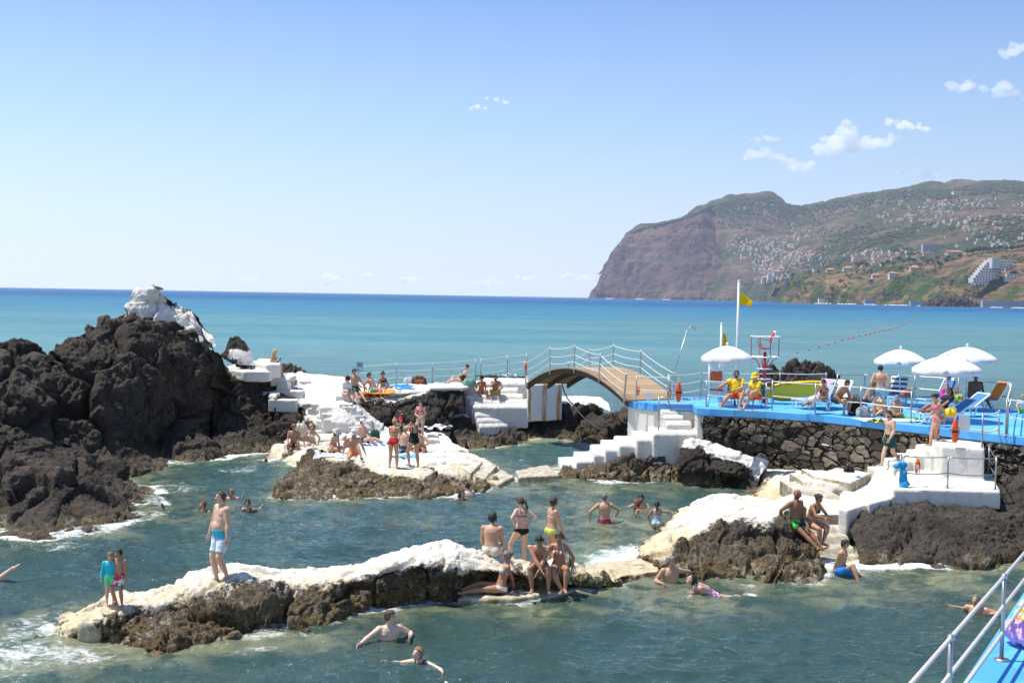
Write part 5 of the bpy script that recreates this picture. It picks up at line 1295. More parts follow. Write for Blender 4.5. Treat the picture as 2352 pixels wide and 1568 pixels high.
o = mb.build('scrub', M_LEAF[1]); tag(o, 'green scrub growing over the coastal hill', 'scrub', kind='stuff')
# trees on the coastal hill
protos = []
for k in range(5):
    root = empty('tree', (0, 0, 0), 0, 'x', 'tree', 'trees on the coastal hill')
    v, f = clump(rng, 420, rng.uniform(6, 8.5), rng.uniform(4.5, 6.5), 1.35, 9.5); m_ = MB(); m_.add(v, f); m_.build('crown', M_LEAF[k % 3], root)
    m_ = MB(); m_.tube([(0, 0, -1), (.2, 0, 4), (0, .3, 9)], [.7, .5, .2], 6)
    for q in range(4): a_ = q*1.6; m_.tube([(0, 0, 4.5+q*.6), (2.6*math.cos(a_), 2.6*math.sin(a_), 8.5)], [.3, .1], 5)
    m_.build('trunk', plain('bark', (.07, .05, .035), .9), root); protos.append(root)
used = set()
tree_px = [(1924,614,1.7),(1968,613,1.2),(1978,612,1.3),(1990,613,1.2),(2026,611,1.1),(2040,608,1.3),(2052,611,1.2),(2064,603,1.6),(2074,606,1.4),(2087,604,1.5),(2098,604,1.3),(2130,607,1.4),(2141,604,1.2),(2159,615,1.5),(2152,600,1.3),(2172,602,1.2),(2178,597,1.3),
 (2222,588,1.7),(2234,586,1.7),(2246,583,1.8),(2258,581,1.7),(2270,581,1.6),(2282,580,1.5),(2296,577,1.4),(2310,578,1.3),(2325,578,1.6),(2338,576,1.5),(2350,574,1.4),(1903,620,1.0),(1860,630,.9),(1880,628,.8),(1950,640,1.0),(1975,645,1.0),(2000,650,1.0),(1930,650,.9),(1910,668,1.1),(2110,612,1.0),(2120,598,1.1),(2190,600,1.0),(2205,595,1.2)]
for i, (x, y, s_) in enumerate(tree_px):
    p = on_hill(x, y)
    if p is None: continue
    k = i % 5
    o = protos[k] if k not in used else copy_tree(protos[k]); used.add(k)
    o.location = p-Vector((0, 0, 1.)); o.scale = (s_*.85, s_*.85, s_*.8); o.rotation_euler = (0, 0, rng.random()*6)
    o['label'] = ['round dark tree on the coastal hill', 'bright green tree on the coastal hill', 'olive green tree on the coastal hill'][k % 3]
# houses
M_HW = plain('house_wall', (.66, .6, .52), .9, .1, .1); M_HO = plain('roof_tiles', (.5, .22, .12), .9, .2, .2); M_HD = plain('window_dark', (.12, .13, .14), .5)
M_HC = plain('cream_wall', (.6, .47, .32), .9, .1, .1); M_HG = plain('grey_wall', (.36, .35, .34), .9, .1, .1)
def house_mesh(w_, d_, h_, roof, wall, wins=True):
    mb = MB(); mb.box((0, 0, h_/2-2), (w_, d_, h_+4), mi=0)
    if roof: 
        mb.add([(-w_*.56, -d_*.56, h_), (w_*.56, -d_*.56, h_), (w_*.56, d_*.56, h_), (-w_*.56, d_*.56, h_), (-w_*.2, 0, h_+roof), (w_*.2, 0, h_+roof)], [(0,1,5,4), (1,2,5), (2,3,4,5), (3,0,4), (3,2,1,0)], 1)
    else: mb.box((0, 0, h_+.3), (w_*1.03, d_*1.03, .6), mi=0)
    if wins:
        for fl in range(max(1, int(h_/3))):
            n_ = max(2, int(w_/3.5))
            for k in range(n_): mb.box((-w_/2+(k+.5)*w_/n_, -d_/2-.05, 1.7+fl*3), (1.3, .3, 1.5), mi=2)
    me = mb.mesh('house'); [me.materials.append(m_) for m_ in (wall, M_HO, M_HD)]; return me
kinds = [(house_mesh(12, 9, 6, 2.6, M_HW), 'small white house with an orange tiled roof on the far hillside', 'orange roofed white houses on the hillside'),
         (house_mesh(10, 8, 5.5, 0, M_HW), 'small white flat roofed house on the far hillside', 'flat roofed white houses on the hillside'),
         (house_mesh(14, 9, 7, 2.8, M_HC), 'cream house with an orange tiled roof on the far hillside', 'cream houses on the hillside'),
         (house_mesh(9, 8, 6, 2.4, M_HC), 'small cream house with a pointed orange roof on the far hillside', 'small cream houses on the hillside')]
zones = [(1775,600,62,24,64),(1725,565,48,14,26),(1800,566,40,16,20),(1850,590,40,22,20),(1770,635,30,9,12),(2180,470,130,12,36),(2120,500,110,20,34),(2250,520,90,26,26),(1990,590,60,14,14),(1840,540,36,14,14),(1742,470,14,3,5),(2000,462,60,5,7),(2060,585,120,10,16),(2290,560,50,8,8),(1700,480,40,4,5)]
for zx, zy, rx, ry, n_ in zones:
    for i in range(n_):
        x, y = rng.gauss(zx, rx*.55), rng.gauss(zy, ry*.55)
        if x > 2350: continue
        p = on_hill(x, y)
        if p is None or p.z < 8: continue
        k = rng.choices(range(4), (5, 3, 2, 3))[0]
        o = link('house', kinds[k][0]) if False else bpy.data.objects.new('house', kinds[k][0]); COL.objects.link(o)
        s_ = rng.uniform(.8, 1.4)*(p.y/6000)**.5; o.location = p; o.scale = (s_, s_, s_); o.rotation_euler = (0, 0, rng.gauss(0, .6))
        tag(o, kinds[k][1], 'house', kinds[k][2])
mb = MB()
for zx, zy, rx, ry, n_ in zones:
    for i in range(int(n_*1.3)):
        p = on_hill(min(2350, rng.gauss(zx, rx*.8)), rng.gauss(zy, ry*.8))
        if p is None or p.z < 8 or p.y < 3200: continue
        s_ = rng.uniform(5, 11); rz_ = rng.gauss(0, .6); mb.box(p+Vector((0, 0, s_*.2)), (s_, s_*.8, s_*.9), rz_, 0); mb.box(p+Vector((0, 0, s_*.72)), (s_*1.1, s_*.9, s_*.22), rz_, rng.choice((0, 1, 1, 1)))
tag(mb.build('village', [M_HW, M_HO]), 'tiny houses scattered densely over the far mountainside', 'houses', kind='stuff')
def building(x, y, w_, h_, d_, label, roof=0, wall=None, floors=3, cols=4, cat='building', name='house'):
    p = on_hill(x, y)
    if p is None: return
    k = p.y/2613; W, H = w_*k, h_*k
    root = empty(name, p, 0, label, cat)
    mb = MB(); mb.box((0, d_/2, H/2-3), (W, d_, H+6)); mb.build('wall', wall or M_HW, root)
    if roof:
        mb = MB(); mb.add([(-W*.56, -.06*W, H), (W*.56, -.06*W, H), (W*.56, d_+.06*W, H), (-W*.56, d_+.06*W, H), (-W*.2, d_/2, H+roof*k), (W*.2, d_/2, H+roof*k)], [(0,1,5,4), (1,2,5), (2,3,4,5), (3,0,4), (3,2,1,0)]); mb.build('roof', M_HO, root)
    for fl in range(floors):
        for c_ in range(cols):
            mb = MB(); mb.box((-W/2+(c_+.5)*W/cols, -.1, (fl+.5)*H/floors), (W/cols*.55, .6, H/floors*.5)); mb.build('window', M_HD, root)
    return root
building(2052, 638, 18, 11, 14, 'white two storey house with an orange roof and dark windows, above the banana field', 3, None, 2, 3)
building(2012, 639, 16, 8, 12, 'low white house with an orange roof beside the two storey house', 3, None, 1, 3)
building(1948, 621, 20, 6, 14, 'wide low house with a bright orange roof below the dark trees', 4, None, 1, 4)
building(1838+70, 625, 18, 6, 12, 'orange roofed villa beside the big round tree', 4, M_HC, 1, 3)
building(2102, 622, 20, 8, 14, 'ochre villa with two orange roofs among the trees', 4, M_HC, 2, 3)
building(2030, 609, 12, 6, 12, 'small white building behind the trees of the coastal hill', 0, None, 2, 2)
building(2143, 577, 46, 16, 20, 'grey unfinished concrete building with rows of open floors', 0, M_HG, 5, 8)
building(2195, 586, 34, 8, 14, 'long cream house with an orange roof below the unfinished building', 3, M_HC, 2, 6)
building(1757, 649, 14, 12, 20, 'white apartment block with orange top by the far shore', 3, None, 5, 4, 'apartments')
building(1772, 641, 16, 12, 20, 'tall white apartment block behind the shore of the far town', 0, None, 5, 4, 'apartments')
building(1788, 632, 22, 9, 20, 'wide white apartment block above the round tower', 2, None, 3, 6, 'apartments')
building(2212, 446, 44, 6, 30, 'long white industrial building below the ridge', 0, None, 1, 6)
building(2332, 641, 40, 12, 14, 'dark glazed white villa right of the terraced hotel', 0, None, 2, 5)
building(2322, 618, 24, 10, 14, 'ochre villa above the dark glazed villa', 3, M_HC, 2, 3)
p = on_hill(1806, 662) or at(1806, 662, 3500)
root = empty('round_tower', p, 0, 'pale round concrete tower at the tip of the coastal hill', 'tower'); k = p.y/2613
mb = MB(); mb.lathe((0, 0, 0), [(5.2*k, -8*k), (4.6*k, 22*k), (5.6*k, 22.5*k), (5.6*k, 24*k)], 20); mb.build('shaft', M_HG, root, True)
# terraced hotel
M_HT = plain('hotel_wall', (.5, .48, .46), .9, .1, .1)
p = on_hill(2268, 655); d0 = p.y-45; k = d0/2613
hp = at(2268, 656, d0); root = empty('terraced_hotel', hp, 0, 'white stepped terraced hotel climbing the cliff at the right', 'hotel')
def hxy(cx, cy): q = at(1780+cx/4.1125, 402+cy/4.1125, d0); return q.x-hp.x, q.z-hp.z
ys = np.linspace(1042, 800, 11)
for i in range(10):
    yb, yt = ys[i], ys[i+1]; xl = np.interp(yt, (790, 980, 1042), (2080, 1872, 1900)); xr = np.interp(yt, (790, 870, 930, 1042), (2352, 2210, 2110, 1950))
    x0, z0 = hxy(xl, yb); x1, z1 = hxy(xr, yt)
    mb = MB(); mb.box(((x0+x1)/2, 12+i*3.2, (z0*.25+z1*.75)), (x1-x0, 26, (z1-z0)*.5)); mb.build('terrace', M_HT, root)
    mb = MB(); mb.box(((x0+x1)/2, 14+i*3.2, z0+(z1-z0)*.25), ((x1-x0)*.97, 26, (z1-z0)*.5)); mb.build('balcony_row', M_HD, root)
    mb = MB(); n_ = max(3, int((x1-x0)/6))
    for q in range(n_+1): mb.box((x0+(x1-x0)*q/n_, 11+i*3.2, (z0+z1)/2), (.9, 26, (z1-z0)*.98))
    mb.build('dividers', M_HT, root)
x0, z0 = hxy(2066, 880); x1, z1 = hxy(2140, 782); mb = MB(); mb.box(((x0+x1)/2, 20, (z0+z1)/2), (x1-x0, 24, z1-z0)); mb.build('stair_tower', M_HT, root)
# shore works, boats, antenna
def far_box(name, x0, y0, x1, y1, d, dep, mat, label, cat, z0=None):
    a_, b_ = at(x0, y0, d), at(x1, y1, d); zb = min(a_.z, b_.z) if z0 is None else z0
    mb = MB(); h_ = max(a_.z, b_.z)-zb; mb.box((0, 0, h_/2), (abs(b_.x-a_.x), dep, h_)); return tag(mb.build(name, mat, org=None, loc=((a_.x+b_.x)/2, d, zb)), label, cat)
far_box('sea_wall', 1985, 688, 2085, 694, 2790, 10, M_HG, 'grey sea wall along the shore below the coastal hill', 'wall', 0)
far_box('sea_wall', 2090, 691, 2180, 696, 2520, 10, M_HG, 'pale promenade wall left of the black lava rock', 'wall', 0)
far_box('sea_wall', 2255, 690, 2360, 697, 2260, 10, M_HG, 'grey promenade right of the black lava rock', 'wall', 0)
far_box('sea_wall', 1880, 686, 1912, 694, 3020, 12, M_HW, 'white concrete wall and pool at the far shore', 'wall', 0)
M_PIER = plain('dark_concrete', (.09, .085, .08), .9)
root = empty('jetty', at(1640, 688, 5200), 0, 'dark jetty on piles running in front of the cliff', 'jetty'); jp = root.location.copy()
a_, b_ = at(1562, 683.5, 5200), at(1745, 685, 5200)
mb = MB(); mb.box(((a_.x+b_.x)/2-jp.x, 0, a_.z-jp.z), (b_.x-a_.x, 8, 2.2)); mb.build('deck', M_PIER, root)
for q in np.linspace(a_.x+10, b_.x-10, 9): mb = MB(); mb.tube([(q-jp.x, 0, a_.z-jp.z), (q-jp.x, 0, -8)], 3, 6); mb.build('pile', M_PIER, root)
mb = MB(); mb.box((a_.x-jp.x-14, 0, a_.z-jp.z-4), (34, 14, 7)); mb.build('pier_head', M_PIER, root)
mb = MB(); mb.tube([(a_.x-jp.x-26, 0, 0), (a_.x-jp.x-26, 0, a_.z-jp.z+14)], 1.6, 6); mb.build('beacon', M_HW, root)
def boat(x, d, s_, label):
    p_ = at(x, 690, d); root = empty('boat', (p_.x, d, WZ), 0, label, 'boat'); mb = MB()
    mb.add([Vector(q)*s_ for q in ((-4,0,0),(3,-1.3,0),(5,0,0),(3,1.3,0),(-4,-1.2,1.6),(3.2,-1.6,1.7),(6,0,2.2),(3.2,1.6,1.7),(-4,1.2,1.6))], [(0,1,5,4),(1,2,6,5),(2,3,7,6),(3,0,8,7),(0,4,8),(4,5,6,7,8)]); mb.build('hull', M_HW if s_ < 2.5 else M_PIER, root)
    mb = MB(); mb.box((-.5*s_, 0, 2.4*s_), (2.6*s_, 1.6*s_, 1.6*s_)); mb.build('cabin', M_HW, root)
boat(1449, 4200, 1.6, 'small boat off the tip of the headland'); boat(1577, 4500, 1.9, 'small boat beside the head of the jetty')
p = at(1719.5, 455, 7000); root = empty('antenna_mast', p, 0, 'thin antenna mast on the mountain ridge', 'mast'); mb = MB(); mb.tube([(0, 0, -25), (0, 0, 30)], [2.4, 1.2], 6); mb.build('mast', M_HG, root)
# surf along the far shore
mb = MB()
for x, w_, d in ((1400,8,6150),(1470,10,5950),(1530,9,5800),(1900,26,2985),(1945,20,2860),(2000,12,2740),(2060,25,2600),(2150,24,2440),(2170,16,2400),(2120,14,2470),(2290,12,2220),(2340,16,2190)):
    a_ = at(x-w_, 690, d); b_ = at(x+w_, 690, d); n_ = 12
    for j in range(n_):
        q = a_.lerp(b_, (j+.5)/n_); mb.ell((q.x, d+rng.uniform(-8, 8), WZ+.2), ((b_.x-a_.x)/n_*.8, rng.uniform(3, 7)*d/2500, rng.uniform(.7, 1.6)*d/2500), n=7, m=4)
tag(mb.build('surf', plain('sea_foam', (.8, .82, .82), .9), smooth=True), 'white surf breaking along the far shore', 'surf', kind='stuff')
# ---------------------------------------------------------------- clouds and haze
def cloud(pts, label, d, dens, group=None, seed=0, thick=.6):
    """pts: photo x, y, radius"""
    rg = random.Random(seed); mb = MB(); k = d/2613
    c0 = at(pts[0][0], pts[0][1], d)
    for x, y, r_ in pts:
        for q in range(7):
            p_ = at(x+rg.gauss(0, .5)*r_*1.3, y+rg.gauss(0, .3)*r_-rg.random()*r_*.3, d+rg.gauss(0, .4)*r_*k)-c0; s_ = r_*k*rg.uniform(.42, .85); mb.ell(p_, (s_*1.2, s_*thick*1.3, s_*.72), n=10, m=7)
    me = mb.mesh('cloud'); r = evaluated(me, [('REMESH', dict(mode='VOXEL', voxel_size=k*1.1)), ('SMOOTH', dict(factor=.5, iterations=2))])
    co = get_co(r); no = get_no(r); co += no*(k*4.2*fbm(co/(k*8), 5, seed+3, .62))[:, None]; set_co(r, co)
    t = NT('cloud_vapour'); v = t.n('VolumePrincipled', {'Color': (.98, .98, .98, 1), 'Density': dens/k, 'Anisotropy': .3}); t.t.links.new(v.outputs[0], t.out.inputs['Volume'])
    o = link('cloud', r, t.m, loc=c0); tag(o, label, 'cloud', group)
CD = 15000
cloud([(1712,364,11),(1730,358,14),(1755,358,16),(1778,364,16),(1800,374,14),(1825,382,16),(1848,390,14)], 'long white cloud at the left of the group over the headland', CD, .055, seed=1)
cloud([(1885,355,14),(1905,340,18),(1925,325,22),(1945,312,20),(1940,298,14),(1965,335,22),(1995,330,20),(2025,325,18),(2050,320,12),(1930,345,16)], 'largest puffy white cloud over the headland', CD, .055, seed=2)
cloud([(2045,284,9),(2070,287,11),(2095,294,12),(2120,299,11)], 'thin cloud strip above and right of the largest cloud', CD, .1, seed=3)
cloud([(2072,395,9),(2095,390,12),(2120,396,13),(2142,402,10)], 'small white cloud just above the mountain ridge', CD, .055, seed=4)
cloud([(2195,203,15),(2225,200,16),(2255,207,10)], 'faint cloud wisp at the upper right', CD, .035, seed=5); cloud([(2290,215,14),(2310,205,18),(2325,215,15)], 'faint cloud puff right of the wisp at the upper right', CD, .035, seed=6)
cloud([(2305,128,14),(2335,118,18),(2365,115,18)], 'faint cloud at the right edge near the top corner', CD, .035, seed=7)
cloud([(1083,250,5),(1098,248,7),(1112,250,5)], 'small cloud wisp in the middle of the sky, left of its twin', CD, .14, seed=8); cloud([(1118,226,4),(1140,230,6),(1158,236,7)], 'streaky cloud wisp in the middle of the sky', CD, .12, seed=9)
cloud([(1740,322,8),(1765,320,10),(1785,322,8)], 'faint cloud above the long white cloud', CD, .05, seed=10)
FD = 62000
for i, (x, y, r_, ds) in enumerate(((580,642,16,.02),(755,636,15,.028),(770,644,18,.02),(848,632,9,.04),(945,644,16,.025),(1125,646,20,.015),(1205,640,13,.03),(1232,634,7,.035),(1305,634,12,.03),(1345,640,14,.02))):
    cloud([(x-r_, y+2, r_*.5), (x, y, r_*.6), (x+r_, y+3, r_*.45)], ['pale low cloud far away over the sea horizon'][0], FD, ds*6, 'row of low clouds over the horizon', 20+i)
mb = MB(); mb.box((0, 0, 0), (34000, 18600, 830)); me = mb.mesh('haze')
t = NT('haze_air'); v = t.n('VolumePrincipled', {'Color': (HAZE_C[0], HAZE_C[1], HAZE_C[2], 1), 'Density': HAZE_D, 'Anisotropy': .2}); t.t.links.new(v.outputs[0], t.out.inputs['Volume'])
if HAZE_D > 0:
    o = link('haze', me, t.m, loc=(0, 8300, 410)); tag(o, kind='stuff')
# ---------------------------------------------------------------- gull
p = at(361, 672.5, 46.6)
root = empty('gull', p, R(180), 'gull standing on top of the white rock peak', 'bird'); 
mb = MB(); mb.ell((0, 0, .19), (.17, .075, .075), M=Matrix.Rotation(-.28, 3, 'Y'), n=12, m=8); mb.tube([(.1, 0, .22), (.15, 0, .28), (.17, 0, .32)], [.055, .045, .04], 8); mb.ell((.175, 0, .335), (.05, .04, .042), n=10, m=7)
body = mb.build('body', plain('white_feathers', (.7, .68, .62), .8, .1, 30), root, True)
for s_ in (-1, 1): mb = MB(); mb.ell((-.06, s_*.062, .2), (.19, .02, .06), M=Matrix.Rotation(-.3, 3, 'Y'), n=10, m=6); mb.build('wing', plain('grey_feathers', (.22, .18, .14), .8, .2, 30), root, True)
mb = MB(); mb.add([(-.14, -.03, .16), (-.14, .03, .16), (-.29, .015, .1), (-.29, -.015, .1), (-.14, 0, .14)], [(0, 1, 2, 3), (1, 0, 4), (1, 4, 2), (2, 4, 3), (0, 3, 4)]); mb.build('tail', M_BLACK, root)
mb = MB(); mb.tube([(.22, 0, .33), (.27, 0, .32)], [.014, .004], 6); mb.build('beak', plain('yellow_beak', (.6, .4, .05), .5), root)
for s_ in (-1, 1): mb = MB(); mb.tube([(.0, s_*.03, .13), (.01, s_*.03, 0), (.05, s_*.03, 0)], .008, 5); mb.build('leg', plain('yellow_beak', (.6, .4, .05), .5), root)
# ---------------------------------------------------------------- people
BV = terrain_bvh()
def surf(x, y):
    h = BV.ray_cast(Vector((0, 0, CAMZ)), ray(x, y).normalized(), 300)
    return h[0]
def ground(x, y, z):
    h = BV.ray_cast(Vector((x, y, z+.6)), Vector((0, 0, -1)), 2.5)
    return h[0].z if h[0] is not None else None
SKIN = {'pale': (.68, .46, .36), 'light': (.61, .38, .265), 'tan': (.52, .295, .18), 'deep': (.40, .205, .12), 'brown': (.28, .14, .078), 'dark': (.12, .06, .038)}
def skin_mat(k):
    n = 'skin_'+k
    if n in _mc: return _mc[n]
    t = NT(n); P = t.obj(); a = t.noise(P, 7, 3); c = SKIN[k]
    _mc[n] = t.bsdf(t.mix(a, tuple(v*.86 for v in c), tuple(v*1.1 for v in c)), .48, t.bump(t.noise(P, 60, 2), .1, .003), spec=.4); return _mc[n]
HAIR = {'black': (.012, .010, .009), 'brown': (.05, .026, .014), 'blonde': (.48, .33, .15), 'grey': (.16, .15, .14), 'red': (.16, .045, .02), 'ginger': (.3, .13, .05), 'dblonde': (.2, .12, .055)}
def cloth(name, c, c2=None, kind=None, sc=20.):
    n = 'cloth_'+name
    if n in _mc: return _mc[n]
    t = NT(n); P = t.obj(); m = t.math; w_ = t.noise(P, 26, 3)
    col = t.mix(w_, tuple(v*.85 for v in c), tuple(min(1, v*1.12) for v in c))
    if kind == 'stripes':
        s_ = t.n('SeparateXYZ', {0: P}); k = t.step(m('SINE', m('MULTIPLY', m('ADD', s_.outputs[0], m('MULTIPLY', s_.outputs[1], .6)), sc)), -.1, .1); col = t.mix(k, col, c2)
    elif kind == 'bands':
        s_ = t.n('SeparateXYZ', {0: P}); k = t.step(m('SINE', m('MULTIPLY', s_.outputs[2], sc)), -.1, .1); col = t.mix(k, col, c2)
    elif kind == 'blotch':
        k = t.step(t.noise(P, sc, 2, .5), .5, .56); col = t.mix(k, col, c2)
        k = t.step(t.noise(t.n('VectorMath', {0: P, 1: (3, 5, 7)}, operation='ADD').outputs[0], sc*1.3, 2, .5), .57, .61); col = t.mix(k, col, (.03, .16, .08))
    elif kind == 'fade':
        s_ = t.n('SeparateXYZ', {0: P}); k = t.step(s_.outputs[2], sc+.05, sc-.05); col = t.mix(k, col, c2)
    _mc[n] = t.bsdf(col, .8, t.bump(w_, .35, .01), spec=.25); return _mc[n]
def ik(a, b, l1, l2, pole):
    d = b-a; L = max(min(d.length, (l1+l2)*.998), abs(l1-l2)*1.05+.01); u = d.normalized() if d.length > 1e-6 else Vector((0, 0, -1)); e = a+u*L
    x = (l1*l1-l2*l2+L*L)/(2*L); h = math.sqrt(max(l1*l1-x*x, 0)); p = Vector(pole); p = p-u*p.dot(u)
    if p.length < 1e-4: p = u.orthogonal()
    return a+u*x+p.normalized()*h, e
def dirv(pitch, side=0.): return Vector((math.sin(side), math.sin(pitch)*math.cos(side), math.cos(pitch)*math.cos(side)))
HANDS = {}
def person(label, anchor, px, face, H=1.72, sex='m', fat=1., skin='tan', hair=('short', 'brown'), wear=(), lean=0., side=0., twist=0., head=(0, 0), hl=None, hr=None, fl=None, fr=None,
           el=(-.5, -1, -.4), er=(.5, -1, -.4), kl=(-.25, 1, .35), kr=(.25, 1, .35), q=None, sub=0., pel=None, toes=(0, 0), glasses=False, hat=None, beard=None, vox=.0115, dz=0., tl=None, tr=None):
    s = H/1.75; fem = sex == 'f'; a_ = R(face)
    f = Vector((math.sin(a_), -math.cos(a_), 0)); r = Vector((-math.cos(a_), -math.sin(a_), 0)); Mw = Matrix((r, f, Vector((0, 0, 1)))).transposed()
    x, y = px
    leg1, leg2, ank = .435*s, .42*s, .07*s
    if anchor == 'W': g = at(x, y, WZ); pelw = g+Vector((0, 0, -sub*s)); 
    else:
        g = at(x, y, q) if q is not None else surf(x, y)
        if g is None: g = at(x, y, 1.); print('DBG no ground', label)
        g = g+Vector((0, 0, dz))
        pelw = g+Vector((0, 0, (.105*s if anchor == 'S' else (pel or .925)*s)))
    def loc(t, fdd, isf):
        if t is None: return None
        if len(t) > 2 and t[2] == 'w': return Mw.transposed() @ (at(t[0], t[1], WZ+.03)-pelw)
        if t[0] > 5 or t[0] < -5 or t[1] > 5:
            dd = t[2] if len(t) > 2 else -math.cos(a_)*fdd
            return Mw.transposed() @ (at(t[0], t[1], pelw.y+dd)-pelw)
        return Vector(t)*s
    # trunk
    le = R(lean); sd = R(side); d1, d2 = dirv(le*.75, sd*.7), dirv(le*1.15, sd*1.1)
    def sp(t): return d1*(t*s) if t < .22 else d1*(.22*s)+d2*((t-.22)*s)
    def fr_(t):
        k = min(max(t/.5, 0), 1); u = (d1 if t < .2 else d2); tw = R(twist)*k; rt = Vector((math.cos(tw), math.sin(tw), 0)); rt = (rt-u*rt.dot(u)).normalized(); return rt, u.cross(rt).normalized(), u
    mb = MB(); fb = 1+(fat-1)*1.0
    if fem: prof = [(-.10,.07,.07,0),(-.06,.135,.10,-.005),(0,.172,.118,-.01),(.07,.152,.105,0),(.17,.118*fb**.7,.085*fb,0),(.27,.128*fb**.5,.095*fb**.5,0),(.37,.145,.1,.005),(.45,.142,.088,0),(.50,.105,.068,0),(.535,.055,.05,0)]
    else: prof = [(-.10,.07,.07,0),(-.06,.13,.10,0),(0,.16*fb**.4,.112*fb**.4,0),(.08,.152*fb**.7,.108*fb**.8,.005),(.18,.142*fb**.8,.1*fb,.008),(.28,.152*fb**.6,.108*fb**.6,.005),(.38,.172,.118,0),(.45,.17,.105,0),(.50,.125,.08,0),(.535,.065,.058,0)]
    n = 16; v = []; fc = []
    for t, hw, hd, of in prof:
        rt, fw, u = fr_(t); c = sp(t)+fw*of*s
        for k in range(n):
            b = 2*PI*k/n; ca, sa = math.cos(b), math.sin(b); v.append(c+rt*(1.06*hw*s*math.copysign(abs(ca)**.85, ca))+fw*(1.05*hd*s*math.copysign(abs(sa)**.9, sa)))
    for i in range(len(prof)-1):
        for k in range(n): fc.append((i*n+k, i*n+(k+1) % n, (i+1)*n+(k+1) % n, (i+1)*n+k))
    fc += [tuple(range(n-1, -1, -1)), tuple(range((len(prof)-1)*n, len(prof)*n))]; mb.add(v, fc)
    def el_(c, rad, M=None): mb.ell(c, [q_*s for q_ in rad], M, 12, 8)
    def fM(t): rt, fw, u = fr_(t); return Matrix((rt, fw, u)).transposed()
    if fem:
        rt, fw, u = fr_(.36)
        for k in (-1, 1): el_(sp(.355)+rt*k*.07*s+fw*.085*s, (.062, .055, .058), fM(.36))
    else:
        rt, fw, u = fr_(.38)
        for k in (-1, 1): el_(sp(.385)+rt*k*.075*s+fw*.07*s, (.085, .05, .06), fM(.38))
    if fat > 1.08: rt, fw, u = fr_(.12); el_(sp(.12)+fw*.06*s*fat, (.13*fat**.5, .085*fat, .14), fM(.12))
    rt, fw, u = fr_(0)
    for k in (-1, 1): el_(sp(-.025)+rt*k*.075*s-fw*.055*s, (.1, .09, .098) if fem else (.095, .085, .095), fM(0))
    # head
    N = sp(.52); nd_ = (d2+Vector((0, .12+.35*max(0, math.sin(R(head[1]))), .9))).normalized(); hc = N+nd_*(.168*s)+Vector((0, .012*s, 0))
    hs = s if H > 1.45 else s*(1+.5*(1.45-H))
    Mh = (Matrix.Rotation(-R(head[0]), 3, 'Z') @ Matrix.Rotation(-R(head[1]+lean*.25), 3, 'X'))
    hp = lambda *p: hc+Mh @ (Vector(p)*hs)
    mb.tube([N-d2*.05*s, N, hc-nd_*.06*s], [.085*s, .062*s, .057*s] if not fem else [.07*s, .052*s, .049*s], 10)
    for c, rad in (((0, 0, .015), (.076, .097, .1)), ((0, .025, -.06), (.06, .066, .062)), ((0, .055, -.09), (.03, .03, .024)), ((0, .04, -.015), (.064, .055, .06))): mb.ell(hp(*c), [q_*hs for q_ in rad], Mh, 12, 9)
    mb.tube([hp(0, .085, .022), hp(0, .118, -.028)], [.012*hs, .02*hs], 6)
    for k in (-1, 1): mb.ell(hp(k*.079, -.005, -.01), (.013*hs, .024*hs, .034*hs), Mh, 8, 6); mb.ell(hp(k*.03, .083, .03), (.024*hs, .014*hs, .012*hs), Mh, 8, 5)
    # limbs
    sw = (.155 if fem else .183)*s; segs = {}; ends = {}
    rt, fw, u = fr_(.47); A1, A2 = .285*s, .25*s
    for k, nm, tgt, pole in ((-1, 'L', loc(hl, .2, 0), el), (1, 'R', loc(hr, .2, 0), er)):
        sh = sp(.465)+rt*k*sw
        if tgt is None: tgt = sh+Vector((k*.09*s, .03*s, -.52*s))
        e, w_ = ik(sh, tgt, A1, A2, pole)
        m_ = (1.02 if fem else 1.2)*(1+(fat-1)*.4)
        mb.ell(sh, (.056*s*m_,)*3, None, 10, 7); mb.tube([sp(.48)+rt*k*.06*s, sh+Vector((0, 0, .008*s))], [.058*s, .05*s], 10)
        mb.tube([sh, sh.lerp(e, .35), sh.lerp(e, .8), e], [.05*s*m_, .048*s*m_, .038*s*m_, .036*s*m_], 10); mb.ell(e, (.036*s*m_,)*3, None, 8, 6)
        mb.tube([e, e.lerp(w_, .28), e.lerp(w_, .8), w_], [.036*s*m_, .041*s*m_, .028*s*m_, .025*s*m_], 10); mb.ell(w_, (.027*s,)*3, None, 8, 6)
        segs['ua'+nm] = (sh, e, .045*s); segs['fa'+nm] = (e, w_, .034*s)
        hd_ = (w_-e).normalized(); sn = Vector((-k, 0, 0)); pn = (sn-hd_*sn.dot(hd_)); pn = pn.normalized() if pn.length > .2 else Vector((0, 0, -1)).cross(hd_).normalized(); ac = hd_.cross(pn).normalized()
        Mp = Matrix((ac, hd_, pn)).transposed(); mb.ell(w_+hd_*.05*s, (.041*s, .056*s, .019*s), Mp, 10, 7)
        ends[nm] = (w_, hd_, pn, ac, k)
    hw = .088*s
    for k, nm, tgt, pole, td in ((-1, 'L', loc(fl, .35, 1), kl, tl), (1, 'R', loc(fr, .35, 1), kr, tr)):
        hj = Vector((k*hw, 0, -.03*s))
        if tgt is None:
            tgt = Vector((k*.1*s, 0, -(.855)*s))
        if anchor == 'F' and pel is None:
            wpos = pelw+Mw @ tgt; gz = ground(wpos.x, wpos.y, g.z)
            if gz is not None and abs(gz-g.z) < .45: tgt = tgt+Vector((0, 0, gz+ank-wpos.z))
        kn, an = ik(hj, tgt, leg1, leg2, pole)
        m_ = (1.15 if fem else 1.13)*(1+(fat-1)*.35)
